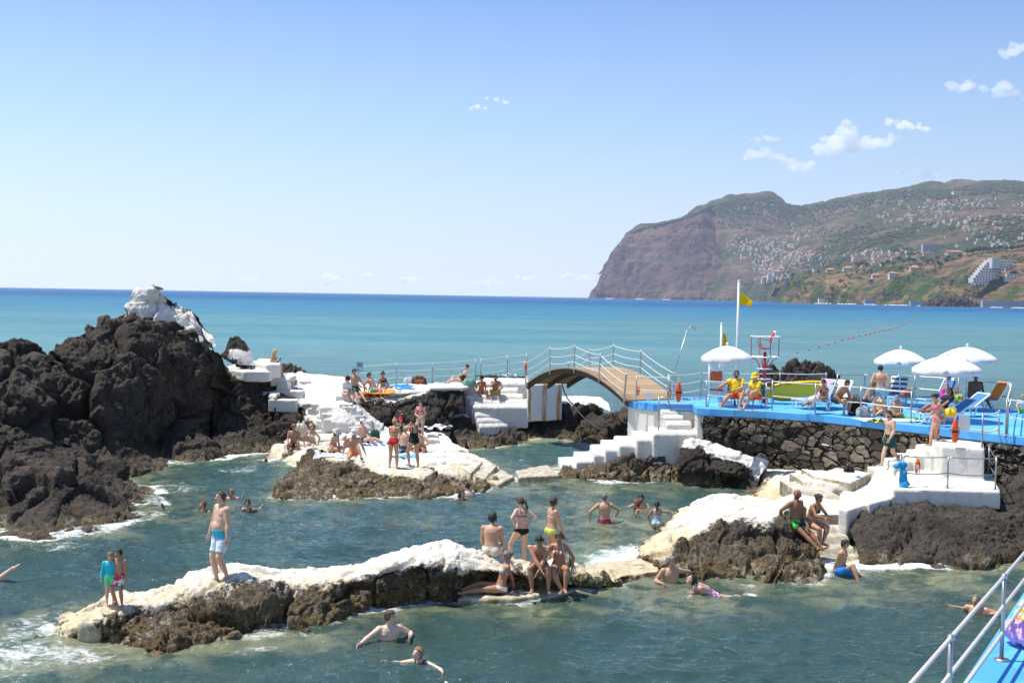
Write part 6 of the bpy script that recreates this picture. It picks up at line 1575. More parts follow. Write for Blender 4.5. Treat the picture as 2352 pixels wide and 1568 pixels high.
        mb.tube([hj+Vector((0, 0, .02*s)), hj.lerp(kn, .25), hj.lerp(kn, .7), kn], [.088*s*m_, .082*s*m_, .062*s*m_, .054*s*m_], 12); mb.ell(kn, (.055*s*m_,)*3, None, 10, 7)
        mb.tube([kn, kn.lerp(an, .3), kn.lerp(an, .75), an], [.05*s*m_, .058*s*m_, .038*s*m_, .033*s], 12); mb.ell(an, (.036*s,)*3, None, 8, 6)
        cd_ = (an-kn).normalized()
        if td is not None: ft = Vector(td).normalized()
        else:
            ft = Vector((k*.22, 1, 0)); ft = ft-cd_*ft.dot(cd_)*(.0 if cd_.z < -.75 else .85); ft.normalize()
        dn = Vector((0, 0, -1)); dn = (dn-ft*dn.dot(ft)); dn = dn.normalized() if dn.length > .3 else cd_
        mb.tube([an-ft*.045*s+dn*.036*s, an+ft*.03*s+dn*.034*s, an+ft*.12*s+dn*.045*s, an+ft*.175*s+dn*.05*s], [.033*s, .036*s, .03*s, .018*s], 10)
        mb.ell(an+ft*.13*s+dn*.046*s, (.042*s, .05*s, .022*s), Matrix((ft.cross(dn), ft, -dn)).transposed(), 10, 6)
        segs['th'+nm] = (hj, kn, .07*s); segs['sh'+nm] = (kn, an, .045*s); segs['ft'+nm] = (an, an+ft*.15*s+dn*.04*s, .03*s)
    me = evaluated(mb.mesh('person'), [('REMESH', dict(mode='VOXEL', voxel_size=vox*max(s, .75))), ('SMOOTH', dict(factor=.5, iterations=3))])
    co, no = get_co(me), get_no(me); nv = len(co)
    # which bone is each point on
    T0, T1 = np.array(sp(0)), np.array(sp(.5)); names = ['torso', 'head']; D = []
    def sdist(a, b):
        a, b = np.array(a), np.array(b); ab = b-a; t = np.clip(((co-a)@ab)/max(ab@ab, 1e-9), 0, 1); return np.linalg.norm(co-(a+t[:, None]*ab), axis=1), ((co-a)@ab)/max(ab@ab, 1e-9)
    W_ = np.array(sp(.22)); da, _ = sdist(sp(-.03), sp(.22)); db, _ = sdist(sp(.22), sp(.47)); D.append(np.minimum(da, db)-.115*s); D.append(np.linalg.norm(co-np.array(hc), axis=1)-.1*hs)
    tt = {}
    for k_, (p0_, p1_, rd) in segs.items(): d_, t_ = sdist(p0_, p1_); names.append(k_); D.append(d_-rd); tt[k_] = t_
    own = np.argmin(np.array(D), axis=0); is_ = lambda *ks: np.isin(own, [names.index(k_) for k_ in ks])
    # trunk coordinates
    rel = co-np.array(sp(0)); u1, u2 = np.array(d1), np.array(d2); s1 = rel@u1; up = s1 > .22*s; S_ = np.where(up, .22*s+(co-W_)@u2, s1)/s
    rtv, fwv, _ = fr_(.3); U_ = (rel@np.array(rtv))/s; V_ = np.where(up, (co-W_)@np.array(fwv), rel@np.array(fr_(.1)[1]))/s
    trunk = is_('torso'); leg = is_('thL', 'thR'); tleg = np.where(own == names.index('thL'), tt['thL'], tt['thR']); arm = is_('uaL', 'uaR'); tarm = np.where(own == names.index('uaL'), tt['uaL'], tt['uaR'])
    farm = is_('faL', 'faR'); hq = (co-np.array(hc))@np.array(Mh)/hs; nx_, ny_, nz_ = hq[:, 0]/.076, hq[:, 1]/.097, hq[:, 2]/.1
    ishd = is_('head') & (hq[:, 2] > -.16)
    # body object
    org = Vector((pelw.x, pelw.y, g.z)); Ml = np.array(Mw); off = np.array(pelw-org)
    toW = lambda c: c@Ml.T+off
    fv, ff = [], []
    fm = MB()
    for nm, (w_, hd_, pn, ac, k) in ends.items():
        for j, (o_, L_) in enumerate(((-.03, .062), (-.011, .075), (.010, .07), (.029, .055))):
            b0 = w_+hd_*.095*s+ac*o_*s; c1 = b0+(hd_+pn*.12+ac*o_*1.5).normalized()*L_*.5*s; c2 = c1+(hd_+pn*(.5+.1*j)).normalized()*L_*.5*s; fm.tube([b0-hd_*.02*s, c1, c2], [.0095*s, .0088*s, .0065*s], 6)
        tsd = -ac if True else ac; b0 = w_+hd_*.03*s+tsd*.03*s; c1 = b0+(hd_*.7+tsd*.75+pn*.2).normalized()*.035*s; c2 = c1+(hd_+tsd*.25+pn*.3).normalized()*.028*s; fm.tube([b0, c1, c2], [.0125*s, .011*s, .008*s], 6)
    co2 = np.concatenate([co, np.array([tuple(p) for p in fm.v])]); fs = [tuple(p.vertices) for p in me.polygons]+[tuple(i+nv for i in q_) for q_ in fm.f]
    bm_ = mesh_np('person', toW(co2), fs)
    eye = (np.minimum(np.linalg.norm(hq-np.array((.031, .09, .012)), axis=1), np.linalg.norm(hq-np.array((-.031, .09, .012)), axis=1)) < .0095)
    mouth = (np.abs(hq[:, 0]) < .026) & (np.abs(hq[:, 2]+.062) < .0065) & (hq[:, 1] > .06)
    brow = (np.abs(np.abs(hq[:, 0])-.033) < .018) & (np.abs(hq[:, 2]-.036) < .0045) & (hq[:, 1] > .06)
    mi = np.zeros(len(bm_.polygons), dtype=np.int32)
    for msk, ix in ((eye, 1), (mouth, 2), (brow, 3)):
        for p in me.polygons:
            if msk[list(p.vertices)].sum() >= 2: mi[p.index] = ix
    hk = hair[1] if hair else 'brown'
    body = link('person', bm_, [skin_mat(skin), plain('eye_dark', (.03, .02, .015), .3), plain('lips', (.3, .08, .06), .5), plain('hair_'+hk, HAIR[hk], .6, .3, 30, .4)], loc=org)
    bm_.polygons.foreach_set('material_index', mi); tag(body, label, 'person')
    facev = np.array([list(p.vertices) if len(p.vertices) == 4 else list(p.vertices)+[p.vertices[-1]] for p in me.polygons])
    def garment(name, mask, offs, mat, wr=0.):
        fk = np.nonzero(mask[facev].all(1))[0]
        if len(fk) < 4: return None
        ids = np.unique(facev[fk]); mp = np.full(nv, -1); mp[ids] = np.arange(len(ids)); c = co[ids]+no[ids]*(offs*s+wr*s*fbm(co[ids]*14, 3, 3))[:, None] if wr else co[ids]+no[ids]*offs*s
        gm = mesh_np(name, toW(c), [tuple(dict.fromkeys(mp[facev[i]])) for i in fk]); o = link(name, gm, mat, body)
        sm = o.modifiers.new('thick', 'SOLIDIFY'); sm.thickness = offs*s*.95; sm.offset = -1; return o
    for w_ in wear:
        kind, mat = w_[0], w_[1]; p = w_[2] if len(w_) > 2 else None
        if kind == 'trunks': garment('swim_trunks', (trunk & (S_ < .085)) | (leg & (tleg < (p or .5))), .017, mat, .012)
        elif kind == 'briefs': garment('swim_briefs', ((trunk & (S_ < .05)) | (leg & (tleg < .12))), .008, mat)
        elif kind == 'bottom':
            line = S_ > -.155+.62*np.abs(U_); garment('bikini_bottom', (trunk | leg) & (S_ < (p or .035)) & line & (tleg < .3), .007, mat)
        elif kind == 'bra':
            fr2 = (V_ > .0) & (np.abs(U_) < .135) & (S_ > .305) & (S_ < .405-.25*np.maximum(np.abs(U_)-.09, 0)-.05*(np.abs(U_) < .02)); bk = (V_ <= .0) & (S_ > .315) & (S_ < .345); st = (np.abs(np.abs(U_)-.085) < .012) & (S_ > .38); garment('bikini_top', (trunk | (is_('uaL', 'uaR') & (tarm < -.02))) & (fr2 | bk | st) , .007, mat)
        elif kind == 'suit':
            line = S_ > -.15+.62*np.abs(U_); top = np.where(V_ > 0, .40, .27); st = (np.abs(np.abs(U_)-.085) < .02) & (S_ > .25); garment('swimsuit', (trunk | (leg & (tleg < .3))) & line & ((S_ < top) | st), .007, mat)
        elif kind == 'shirt': garment('shirt', (trunk & (S_ > (p if p is not None else -.02)) & (S_ < .5)) | (arm & (tarm < .6)), .014, mat, .012)
        elif kind == 'longshirt': garment('shirt', (trunk & (S_ > (p if p is not None else -.04)) & (S_ < .5)) | arm | (farm & ~(np.where(own == names.index('faL'), tt['faL'], tt['faR']) > .92)), .011, mat, .008)
        elif kind == 'shoes': garment('shoes', is_('ftL', 'ftR'), .008, mat)
    def hobj(name, m2, mat, sm=True): m2.v = [Vector(toW(np.array([tuple(p)]))[0]) for p in m2.v]; return m2.build(name, mat, body, sm)
    if hair and hair[0] != 'bald':
        hm = plain('hair_'+hk, HAIR[hk], .6, .3, 30, .4); st = hair[0]
        face_ = (ny_ > .38) & (nz_ < .6-.12*np.abs(nx_))
        msk = ishd & ~face_ & (nz_-np.where(ny_ > 0, 1.45, 1.1)*ny_ > -.42-.06*np.sin(nx_*9+ny_*7)) & (nz_ > (-1.25 if st != 'short' else -1.08)) & (np.abs(nx_)*0+nz_ > -1.2+.6*(ny_ > 0))
        ho = garment('hair', msk, {'buzz': .005, 'curly': .035}.get(st, .016), hm, .03 if st == 'curly' else .004 if st == 'buzz' else .014)
        m2 = MB()
        if st == 'bun': m2.ell(hp(0, -.06, .105), (.048*hs,)*3, Mh, 10, 8)
        if st == 'lowbun': m2.ell(hp(0, -.115, .02), (.045*hs,)*3, Mh, 10, 8)
        if st == 'pony': m2.tube([hp(0, -.09, .04), hp(0, -.13, .0), hp(0, -.13, -.1), hp(0, -.11, -.22), hp(0, -.1, -.27)], [.022*hs, .032*hs, .03*hs, .022*hs, .006], 8)
        if st == 'long':
            dn = Vector((0, -.05, -1)).normalized(); c0 = hp(0, -.05, -.02)
            for xx, L_, rr in ((0, .36, .05), (-.05, .33, .04), (.05, .33, .04), (-.075, .24, .026), (.075, .24, .026)):
                b0 = hp(xx, -.055 if abs(xx) < .07 else -.01, .0); bk_ = -Vector(fr_(.4)[1])*.06*s if abs(xx) < .07 else Vector((0, -.02, 0))
                m2.tube([b0, b0+dn*.12*s+bk_*.7, b0+dn*.24*s+bk_*1.1, b0+dn*L_*s+bk_*1.1], [rr*hs, rr*1.05*s, rr*.9*s, rr*.25*s], 8)
        if st == 'bob':
            for xx in (-.07, -.035, 0, .035, .07): m2.tube([hp(xx, -.06+abs(xx)*.6, .02), hp(xx*1.1, -.075+abs(xx)*.6, -.07), hp(xx*1.05, -.065+abs(xx)*.6, -.13)], [.04*hs, .04*hs, .015*hs], 8)
        if m2.v: hobj('hair_tail' if st in ('pony', 'bun', 'lowbun') else 'hair_lengths', m2, hm)
    if beard: garment('beard', ishd & (nz_ < -.38) & (ny_ > .12) & (nz_ > -1.25) & ~((np.abs(hq[:, 0]) < .024) & (np.abs(hq[:, 2]+.062) < .008)), .007, plain('hair_'+beard, HAIR[beard], .7, .3, 30, .4))
    if glasses:
        m2 = MB()
        for k in (-1, 1): m2.ell(hp(k*.034, .095, .014), (.03*hs, .014*hs, .021*hs), Mh, 10, 6); m2.tube([hp(k*.06, .085, .018), hp(k*.082, .0, .018)], .004*hs, 5)
        m2.tube([hp(-.012, .104, .018), hp(.012, .104, .018)], .005*hs, 5); hobj('sunglasses', m2, plain('dark_lens', (.01, .01, .012), .15, spec=.6))
    if hat:
        kind, mat = hat; m2 = MB()
        pr2 = [(.108, .02), (.106, .06), (.092, .1), (.06, .128), (.002, .138)] if kind != 'bucket' else [(.112, .03), (.106, .08), (.09, .118), (.05, .13), (.002, .132)]
        m2.lathe(hp(0, -.005, 0), [(a1*hs, b1*hs) for a1, b1 in pr2], 16, M=Mh @ Matrix.Diagonal(Vector((.86, 1.02, 1))), caps=False)
        if kind in ('bucket', 'sunhat'):
            w2 = .165 if kind == 'bucket' else .2
            m2.lathe(hp(0, -.005, 0), [(.108*hs, .03*hs), (w2*hs, -.015*hs), (w2*hs, -.022*hs), (.108*hs, .022*hs)], 20, M=Mh @ Matrix.Diagonal(Vector((.9, 1.02, 1))), caps=False)
        else:
            vv = []; 
            for i in range(9):
                b = PI*(.14+.72*i/8); vv += [hp(.09*math.cos(b), .1*math.sin(b), .032), hp(.085*math.cos(b), .1*math.sin(b)+.085*math.sin(b)**.7, .012)]
            m2.add(vv+[p-Mh @ Vector((0, 0, .006*hs)) for p in vv], [(2*i, 2*i+1, 2*i+3, 2*i+2) for i in range(8)]+[(18+2*i, 18+2*i+2, 18+2*i+3, 18+2*i+1) for i in range(8)])
        hobj('hat', m2, mat)
    hand = {nm: pelw+Mw @ (w_+hd_*.09*s) for nm, (w_, hd_, pn, ac, k) in ends.items()}
    HANDS[label] = hand
    return body
C = cloth
BLK = C('black', (.012, .012, .014)); WHT = C('white', (.75, .74, .72)); REDC = C('red', (.55, .02, .025)); ORG = C('orange', (.8, .2, .02)); TEAL = C('teal', (.03, .42, .5)); YEL = C('yellow', (.85, .6, .03))
NAVY = C('navy', (.02, .03, .07)); GRN = C('dark_green', (.01, .06, .05)); LIME = C('lime', (.12, .75, .08)); BEI = C('beige', (.55, .46, .33)); PNK = C('pink', (.75, .12, .32)); BLU = C('blue', (.02, .22, .65))
person('blonde long haired woman in a beige bikini sitting on the ledge and holding her phone', 'S', (624,846), 72, 1.7, 'f', skin='tan', hair=('long', 'blonde'), wear=[('bra', BEI), ('bottom', BEI)], lean=12, head=(0, 22), hl=(-.06,.36,.26), hr=(.06,.36,.28), fl=(642,861,-.1), fr=(651,862,.2), q=51.2, el=(-.6,-.4,-1), er=(.6,-.4,-1))
person('person in a black cap and loose white shirt sitting on the top step', 'S', (794,909), 35, 1.66, 'f', skin='light', hair=('bob', 'brown'), wear=[('longshirt', C('pale_shirt', (.72,.68,.7))), ('shoes', NAVY)], hat=('cap', BLK), lean=14, head=(15,20), hl=(-.05,.34,.12), hr=(.06,.34,.12), fl=(812,924,-.35), fr=(803,926,-.4), glasses=True)
person('man in sunglasses and dark trunks stretching his legs behind the person in white', 'S', (815,896), 42, 1.8, 'm', skin='tan', hair=('short', 'brown'), wear=[('trunks', C('dark_camo', (.03,.035,.045), (.09,.1,.12), 'blotch', 12.), .55)], lean=-8, head=(0,0), hl=(842,893,.15), hr=(-.28,.1,.0), fl=(845,928,-.6), fr=(830,932,-.7), q=48.8, glasses=True)
person('man in teal swim shorts reclining on an orange towel', 'S', (860,900), 62, 1.76, 'm', skin='tan', hair=('short', 'black'), wear=[('trunks', TEAL, .4)], lean=-32, head=(-20,18), hl=(.1,-.25,-.08), hr=(.3,-.28,-.08), fl=(883,909,-.5), fr=(876,912,-.6))
person('woman in a black bikini leaning beside the man in teal shorts', 'S', (880,898), 45, 1.66, 'f', skin='deep', hair=('bun', 'black'), wear=[('bra', BLK), ('bottom', BLK)], lean=-6, head=(30,10), hl=(-.15,.3,.15), hr=(.28,-.12,-.06), fl=(902,907,-.3), fr=(893,910,-.45), q=49.9)
person('woman in a dark one piece swimsuit sunbathing near the sea railing', 'S', (1061,878), -75, 1.68, 'f', fat=1.15, skin='light', hair=('lowbun', 'brown'), wear=[('suit', C('dark_olive', (.03,.03,.02)))], lean=-24, head=(-10,10), hl=(.02,.3,.15), hr=(.3,-.32,-.08), fl=(1024,878,-.2), fr=(1030,880,-.1), q=52.2)
person('woman in a black cap and orange bikini sitting on the white staircase', 'S', (1105,905), 12, 1.66, 'f', skin='deep', hair=('pony', 'black'), wear=[('bra', ORG), ('bottom', ORG)], hat=('cap', BLK), lean=10, head=(-10,0), hl=(-.12,.34,.08), hr=(.3,.18,.06), fl=(1120,918,-.35), fr=(1106,918,-.4), q=51.4, glasses=True)
person('bearded man in yellow shorts sitting on the white staircase with his hand at his chin', 'S', (1138,905), -2, 1.76, 'm', skin='deep', hair=('short', 'black'), beard='black', wear=[('trunks', C('acid_yellow', (.6,.65,.03)), .5)], lean=16, head=(0,5), hr=(.02,.27,.43), hl=(-.15,.38,.1), fl=(1148,916,-.4), fr=(1131,917,-.4), q=51.4, er=(1,.2,-.6), el=(-1,0,-.3))
person('young man in black trunks sitting on the yellow steps at the water', 'S', (676,1026), 0, 1.76, 'm', skin='deep', hair=('short', 'dblonde'), wear=[('trunks', BLK, .3)], lean=8, head=(-25,15), hr=(.17,.38,.09), hl=(-.17,.38,.09), fl=(689,1048,-.45), fr=(667,1047,-.45), q=43.4)
person('blonde woman in a white bikini sitting on the yellow steps at the water', 'S', (716,1024), -8, 1.66, 'f', skin='tan', hair=('bun', 'blonde'), wear=[('bra', WHT), ('bottom', WHT)], lean=8, head=(10,15), hr=(.3,.05,.0), hl=(-.3,.05,.0), er=(1,-.4,0), el=(-1,-.4,0), fl=(716,1050,-.5), fr=(702,1050,-.5), q=43.4)
person('woman with a zebra striped sun hat sitting cross legged on a towel', 'S', (763,1036), 62, 1.7, 'f', fat=1.1, skin='tan', hair=('long', 'black'), wear=[('bra', C('rose', (.6,.36,.33))), ('bottom', C('rose', (.6,.36,.33)))], hat=('sunhat', C('zebra', (.8,.8,.76), (.05,.05,.05), 'bands', 210.)), lean=18, head=(10,28), hl=(.05,.42,.05), hr=(.25,.3,.04), fl=(.1,.3,-.06), fr=(-.1,.2,-.06), kl=(-1,.6,.3), kr=(1,.6,.3))
person('man in orange shorts and white bucket hat with one leg hanging down the rock', 'S', (812,1046), 8, 1.76, 'm', skin='tan', hair=('short', 'brown'), beard='brown', wear=[('trunks', ORG, .35), ('shoes', BLK)], hat=('bucket', C('off_white', (.7,.7,.66))), lean=-2, head=(10,16), hr=(789,1036,.1), hl=(840,1042,.2), fr=(802,1078,-.6), fl=(830,1050,-.5), q=39.3)
person('man in a white cap leaning back on his arm behind the man with orange shorts', 'S', (834,1017), 62, 1.8, 'm', skin='light', hair=('short', 'brown'), wear=[('trunks', C('petrol', (.03,.12,.15)), .45)], hat=('cap', WHT), lean=-6, head=(0,5), hr=(.42,-.18,-.06), hl=(.0,.42,.06), fl=(884,1018,-.1), fr=(868,1024,-.35), glasses=False)
person('woman in a red bikini seen from behind holding a phone', 'F', (903,1074), 162, 1.68, 'f', fat=1.08, skin='tan', hair=('bun', 'blonde'), wear=[('bra', REDC), ('bottom', REDC, .12)], lean=6, head=(15,20), hr=(.02,.3,.36), hl=(-.03,.3,.36), er=(1,-.2,-1), el=(-1,-.2,-1), fl=(-.14,0,-.855), fr=(.14,0,-.855))
person('woman in a black cut out swimsuit holding both hands at her face', 'F', (950,1072), -150, 1.7, 'f', fat=1.1, skin='tan', hair=('bun', 'brown'), wear=[('suit', BLK)], lean=4, head=(0,5), hr=(.05,.22,.56), hl=(-.05,.22,.56), er=(1,0,-.9), el=(-1,0,-.9), fl=(-.12,.1,-.85), fr=(.13,-.1,-.855))
person('slim woman in a pink bikini standing before the dark rock hollow', 'F', (966,1004), -14, 1.64, 'f', skin='light', hair=('pony', 'black'), wear=[('bra', C('magenta', (.75,.02,.2))), ('bottom', BEI)], lean=4, head=(-5,25), hr=(.04,.2,.1), hl=(-.04,.2,.08), er=(1,-.5,0), el=(-1,-.5,0), dz=-.1)
person('grey haired man sitting with his back to the camera between the two standing women', 'S', (929,1034), 175, 1.76, 'm', fat=1.15, skin='light', hair=('short', 'grey'), wear=[('trunks', C('dark_check', (.02,.025,.03), (.1,.1,.12), 'bands', 80.), .4)], lean=6, head=(10,5), hl=(-.3,-.05,-.08), hr=(.15,.35,.1), fl=(-.15,.55,-.08), fr=(.15,.55,-.08))
person('man in red shorts sitting bent forward behind the woman in black', 'S', (967,1034), -10, 1.76, 'm', skin='tan', hair=('short', 'brown'), wear=[('trunks', REDC, .5)], lean=30, head=(15,25), hr=(.15,.35,.12), hl=(-.18,.3,.1), fl=(972,1056,-.4), fr=(960,1058,-.3), er=(1,.2,0), el=(-1,.2,0))
person('dark haired woman with a red headband sitting behind the woman in a red bikini', 'S', (919,1004), 10, 1.62, 'f', skin='tan', hair=('long', 'black'), wear=[('suit', BLK)], hat=('cap', REDC), lean=5, fl=(-.15,.5,-.06), fr=(.15,.5,-.06), hl=(-.15,.35,.15), hr=(.15,.35,.15))
person('small boy in a turquoise long sleeved swim shirt and green shorts', 'F', (253,1387), 12, .98, 'm', skin='light', hair=('short', 'dblonde'), wear=[('longshirt', C('turquoise', (.02,.5,.62))), ('trunks', C('mint_green', (.12,.65,.28)), .5)], head=(-5,8), vox=.009)
person('small dark haired boy in flowered white swim shorts', 'F', (274,1391), -18, 1.07, 'm', skin='deep', hair=('short', 'black'), wear=[('trunks', C('flowers', (.75,.7,.68), (.5,.04,.08), 'blotch', 9.), .72)], head=(15,5), vox=.009)
person('big bald man in blue and white swim shorts standing on the near rock', 'F', (509,1331), -48, 1.8, 'm', fat=1.42, skin='light', hair=('buzz', 'brown'), wear=[('trunks', C('blue_white', (.05,.42,.62), (.6,.68,.74), 'fade', .86), .82)], head=(8,-2), hl=(-.31,.05,-.12), hr=(.31,.12,-.1), fl=(521,1332,-.12), fr=(497,1326,-.05), vox=.0105)
person('young man in beige shorts sitting on the near rock with his back to the camera', 'S', (1128,1274), 172, 1.76, 'm', skin='tan', hair=('short', 'black'), wear=[('trunks', C('cream', (.6,.55,.45)), .6)], lean=10, head=(18,0), hl=(-.2,.3,.0), hr=(.2,.3,.0), fl=(-.2,.45,-.35), fr=(.2,.45,-.35), vox=.0105)
person('woman in a black bikini standing with her hands on her hips behind the near rock', 'F', (1196,1300), -148, 1.6, 'f', skin='light', hair=('pony', 'brown'), wear=[('bra', BLK), ('bottom', BLK)], lean=8, side=5, head=(-20,28), hl=(-.2,-.02,.12), hr=(.2,-.02,.12), el=(-1,-.5,0), er=(1,-.5,0), fl=(-.16,.2,-.80), fr=(.1,-.05,-.855), q=25.8, vox=.0105)
person('woman in a yellow green bikini standing in profile behind the seated pair', 'F', (1266,1304), 118, 1.64, 'f', fat=1.08, skin='tan', hair=('lowbun', 'brown'), wear=[('bra', C('cream', (.6,.55,.45))), ('bottom', C('lime_pale', (.5,.6,.12)), .06)], lean=2, head=(-12,0), hl=(-.22,.1,-.05), hr=(.2,.2,-.05), q=25.6, vox=.0105)
person('young man sitting with his head bowed and forearms on his knees', 'S', (1238,1309), -2, 1.78, 'm', skin='deep', hair=('buzz', 'black'), wear=[('trunks', C('plum', (.1,.03,.05)), .35)], lean=30, head=(0,38), hr=(-.06,.52,.0), hl=(.05,.52,-.1), er=(1,.2,.1), el=(-1,.2,.1), fl=(1260,1352,-.45), fr=(1222,1352,-.45), vox=.0105)
person('woman in a red and white patterned bikini sitting beside the young man', 'S', (1284,1310), -6, 1.68, 'f', skin='deep', hair=('lowbun', 'brown'), wear=[('bra', C('red_white', (.75,.7,.66), (.6,.03,.05), 'stripes', 90.)), ('bottom', C('cream', (.6,.55,.45)))], lean=10, head=(5,14), hr=(.29,.12,.0), hl=(-.29,.12,-.02), er=(1,-.4,0), el=(-1,-.4,0), fl=(1298,1352,-.5), fr=(1290,1354,-.5), vox=.0105)
person('woman in a white bikini reclining on the low ledge at the water', 'S', (1150,1357), -82, 1.68, 'f', fat=1.05, skin='deep', hair=('lowbun', 'grey'), wear=[('bra', WHT), ('bottom', WHT)], lean=-16, head=(-12,22), hl=(.25,-.35,-.08), hr=(.28,-.3,-.05), el=(.3,-1,0), fl=(1058,1360,-.3), fr=(1064,1352,-.1), q=23.7, vox=.0105)
# swimmers
person('pale man standing chest deep in the near water and looking to the right', 'W', (893,1462), 18, 1.8, 'm', skin='pale', hair=('short', 'brown'), lean=4, head=(-58,5), sub=.30, hr=(824,1480,'w'), hl=(942,1462,'w'), er=(1,-.7,-.5), el=(-1,-.7,-.5), wear=[('trunks', NAVY, .5)], vox=.0105)
person('woman swimming in the near water with her arms spread', 'W', (984,1516), -28, 1.66, 'f', skin='pale', hair=('short', 'ginger'), lean=34, head=(12,-22), sub=.36, hr=(890,1520,'w'), hl=(1016,1542,'w'), er=(1,-.4,-.5), el=(-1,-.4,-.3), fl=(-.1,-.6,-.45), fr=(.1,-.6,-.45), wear=[('suit', NAVY)], vox=.0105)
person('swimmer with a red flower in her hair behind the big man', 'W', (487,1172), -40, 1.64, 'f', skin='tan', hair=('bun', 'red'), lean=30, head=(0,-15), sub=.40, hr=(463,1168,'w'), hl=(.3,.3,.36), fl=(-.1,-.5,-.5), fr=(.1,-.5,-.5), wear=[('suit', BLK)])
person('ginger haired swimmer farthest of the three behind the big man', 'W', (534,1143), 5, 1.7, 'm', skin='tan', hair=('short', 'ginger'), lean=25, head=(0,-10), sub=.42, hr=(512,1142,'w'), hl=(557,1141,'w'), glasses=True, fl=(-.1,-.5,-.5), fr=(.1,-.5,-.5))
person('woman in sunglasses swimming with spread arms right of the big man', 'W', (573,1169), 2, 1.66, 'f', skin='tan', hair=('bun', 'black'), lean=28, head=(0,-12), sub=.38, hr=(546,1165,'w'), hl=(601,1163,'w'), glasses=True, fl=(-.1,-.5,-.5), fr=(.1,-.5,-.5), wear=[('suit', BLK)])
person('curly dark haired woman in the water beside the rock, facing the pale man', 'W', (1056,1149), 30, 1.66, 'f', skin='light', hair=('long', 'brown'), lean=10, head=(-25,0), sub=.40, hr=(1034,1150,'w'), hl=(-.3,.3,.32), wear=[('suit', C('wine', (.1,.01,.02)))])
person('pale young man in turquoise shorts in the water, his back to the camera', 'W', (1080,1146), -140, 1.72, 'm', skin='pale', hair=('short', 'brown'), lean=15, head=(-20,0), sub=.26, hr=(.28,.3,.2), hl=(-.28,.3,.2), wear=[('trunks', C('turquoise', (.02,.5,.62)), .5)])
person('man in burgundy trunks standing waist deep with his back to the camera', 'W', (1388,1203), -172, 1.76, 'm', skin='tan', hair=('buzz', 'grey'), lean=4, sub=-.06, hr=(.36,.2,.12), hl=(1355,1192,.1), wear=[('trunks', C('burgundy', (.25,.02,.06)), .5)], er=(1,-.2,0), el=(-1,-.2,0))
person('bearded man in the pool reaching one arm out beside the red haired woman', 'W', (1474,1166), -20, 1.74, 'm', skin='tan', hair=('short', 'black'), beard='black', lean=8, head=(0,10), sub=.36, hr=(1438,1164,'w'), hl=(-.25,.35,.3))
person('woman with curly red hair floating with her back to the camera', 'W', (1484,1180), -125, 1.66, 'f', skin='deep', hair=('curly', 'red'), lean=30, head=(-20,-10), sub=.32, hr=(.2,.45,.4), hl=(1452,1180,.1), fl=(-.1,-.4,-.5), fr=(.1,-.4,-.5), wear=[('bottom', C('turquoise', (.02,.5,.62)))])
person('girl in a blue striped swimsuit wading with her arms held out', 'W', (1508,1210), 168, 1.3, 'f', skin='deep', hair=('pony', 'black'), lean=4, sub=-.16, hr=(1534,1180,.1), hl=(1492,1198,.1), wear=[('suit', C('blue_stripes', (.7,.74,.78), (.15,.3,.45), 'stripes', 170.))], er=(1,-.2,0), el=(-1,-.2,0))
person('grey haired man standing chest deep in front of the domed rock', 'W', (1540,1334), 6, 1.76, 'm', fat=1.1, skin='tan', hair=('short', 'grey'), lean=4, head=(-20,5), sub=.22, hr=(1518,1338,'w'), hl=(1582,1324,'w'), el=(-1,-.2,0), wear=[('trunks', C('burgundy', (.25,.02,.06)), .5)], vox=.0105)
person('woman in a pink patterned swimsuit doing breaststroke to the left', 'W', (1640,1369), -80, 1.66, 'f', skin='light', hair=('lowbun', 'black'), lean=58, head=(0,-50), sub=.02, hr=(1578,1372,'w'), hl=(1592,1362,'w'), fl=(1708,1374,.1), fr=(1722,1368,.2), wear=[('suit', C('pink_pattern', (.75,.5,.6), (.5,.05,.25), 'blotch', 18.))], kl=(0,0,-1), kr=(0,0,-1), vox=.0105)
person('bald swimmer near the pipe railing in the lower right', 'W', (2248,1402), -35, 1.74, 'm', skin='tan', hair=('buzz', 'grey'), lean=25, head=(5,-12), sub=.34, hr=(2186,1392,'w'), hl=(2274,1410,'w'), er=(1,-.5,-.3), el=(-1,-.5,-.3), wear=[('trunks', C('turquoise', (.02,.5,.62)), .5)], fl=(-.1,-.5,-.5), fr=(.1,-.5,-.5), vox=.0105)
person('pale swimmer at the left edge kicking a foot out of the water', 'W', (-38,1330), -95, 1.7, 'f', skin='pale', hair=('short', 'brown'), lean=70, head=(0,-30), sub=.12, hr=(.2,.4,.5), hl=(-.2,.4,.5), fl=(30,1303,-.1), fr=(8,1326,.2), kl=(0,-.3,-1), kr=(0,-.3,-1), tl=(0,-.7,.7), vox=.0105)
# right side
person('bald bearded man in neon green shorts sitting beside the white staircase', 'S', (1826,1209), 36, 1.8, 'm', skin='brown', hair=('bald', 'black'), beard='black', wear=[('trunks', C('neon', (.1,.85,.05), (.01,.05,.07), 'blotch', 5.), .42)], lean=0, head=(-25,18), hr=(1793,1190,.1), hl=(-.1,.25,.02), fl=(1888,1258,-.5), fr=(1880,1262,-.6), er=(1,-.5,.2), q=27.8, vox=.0105)
person('woman in a dark bikini sitting with her hands clasped over her knee', 'S', (1860,1207), 38, 1.68, 'f', fat=1.1, skin='deep', hair=('lowbun', 'black'), wear=[('bra', C('dark_brown', (.03,.015,.012))), ('bottom', C('dark_brown', (.03,.015,.012)))], lean=22, head=(5,12), hr=(.0,.48,.16), hl=(-.02,.48,.16), fl=(1890,1246,-.2), fr=(1884,1252,-.4), q=27.9, er=(1,-.2,-.2), el=(-1,-.2,-.2), vox=.0105)
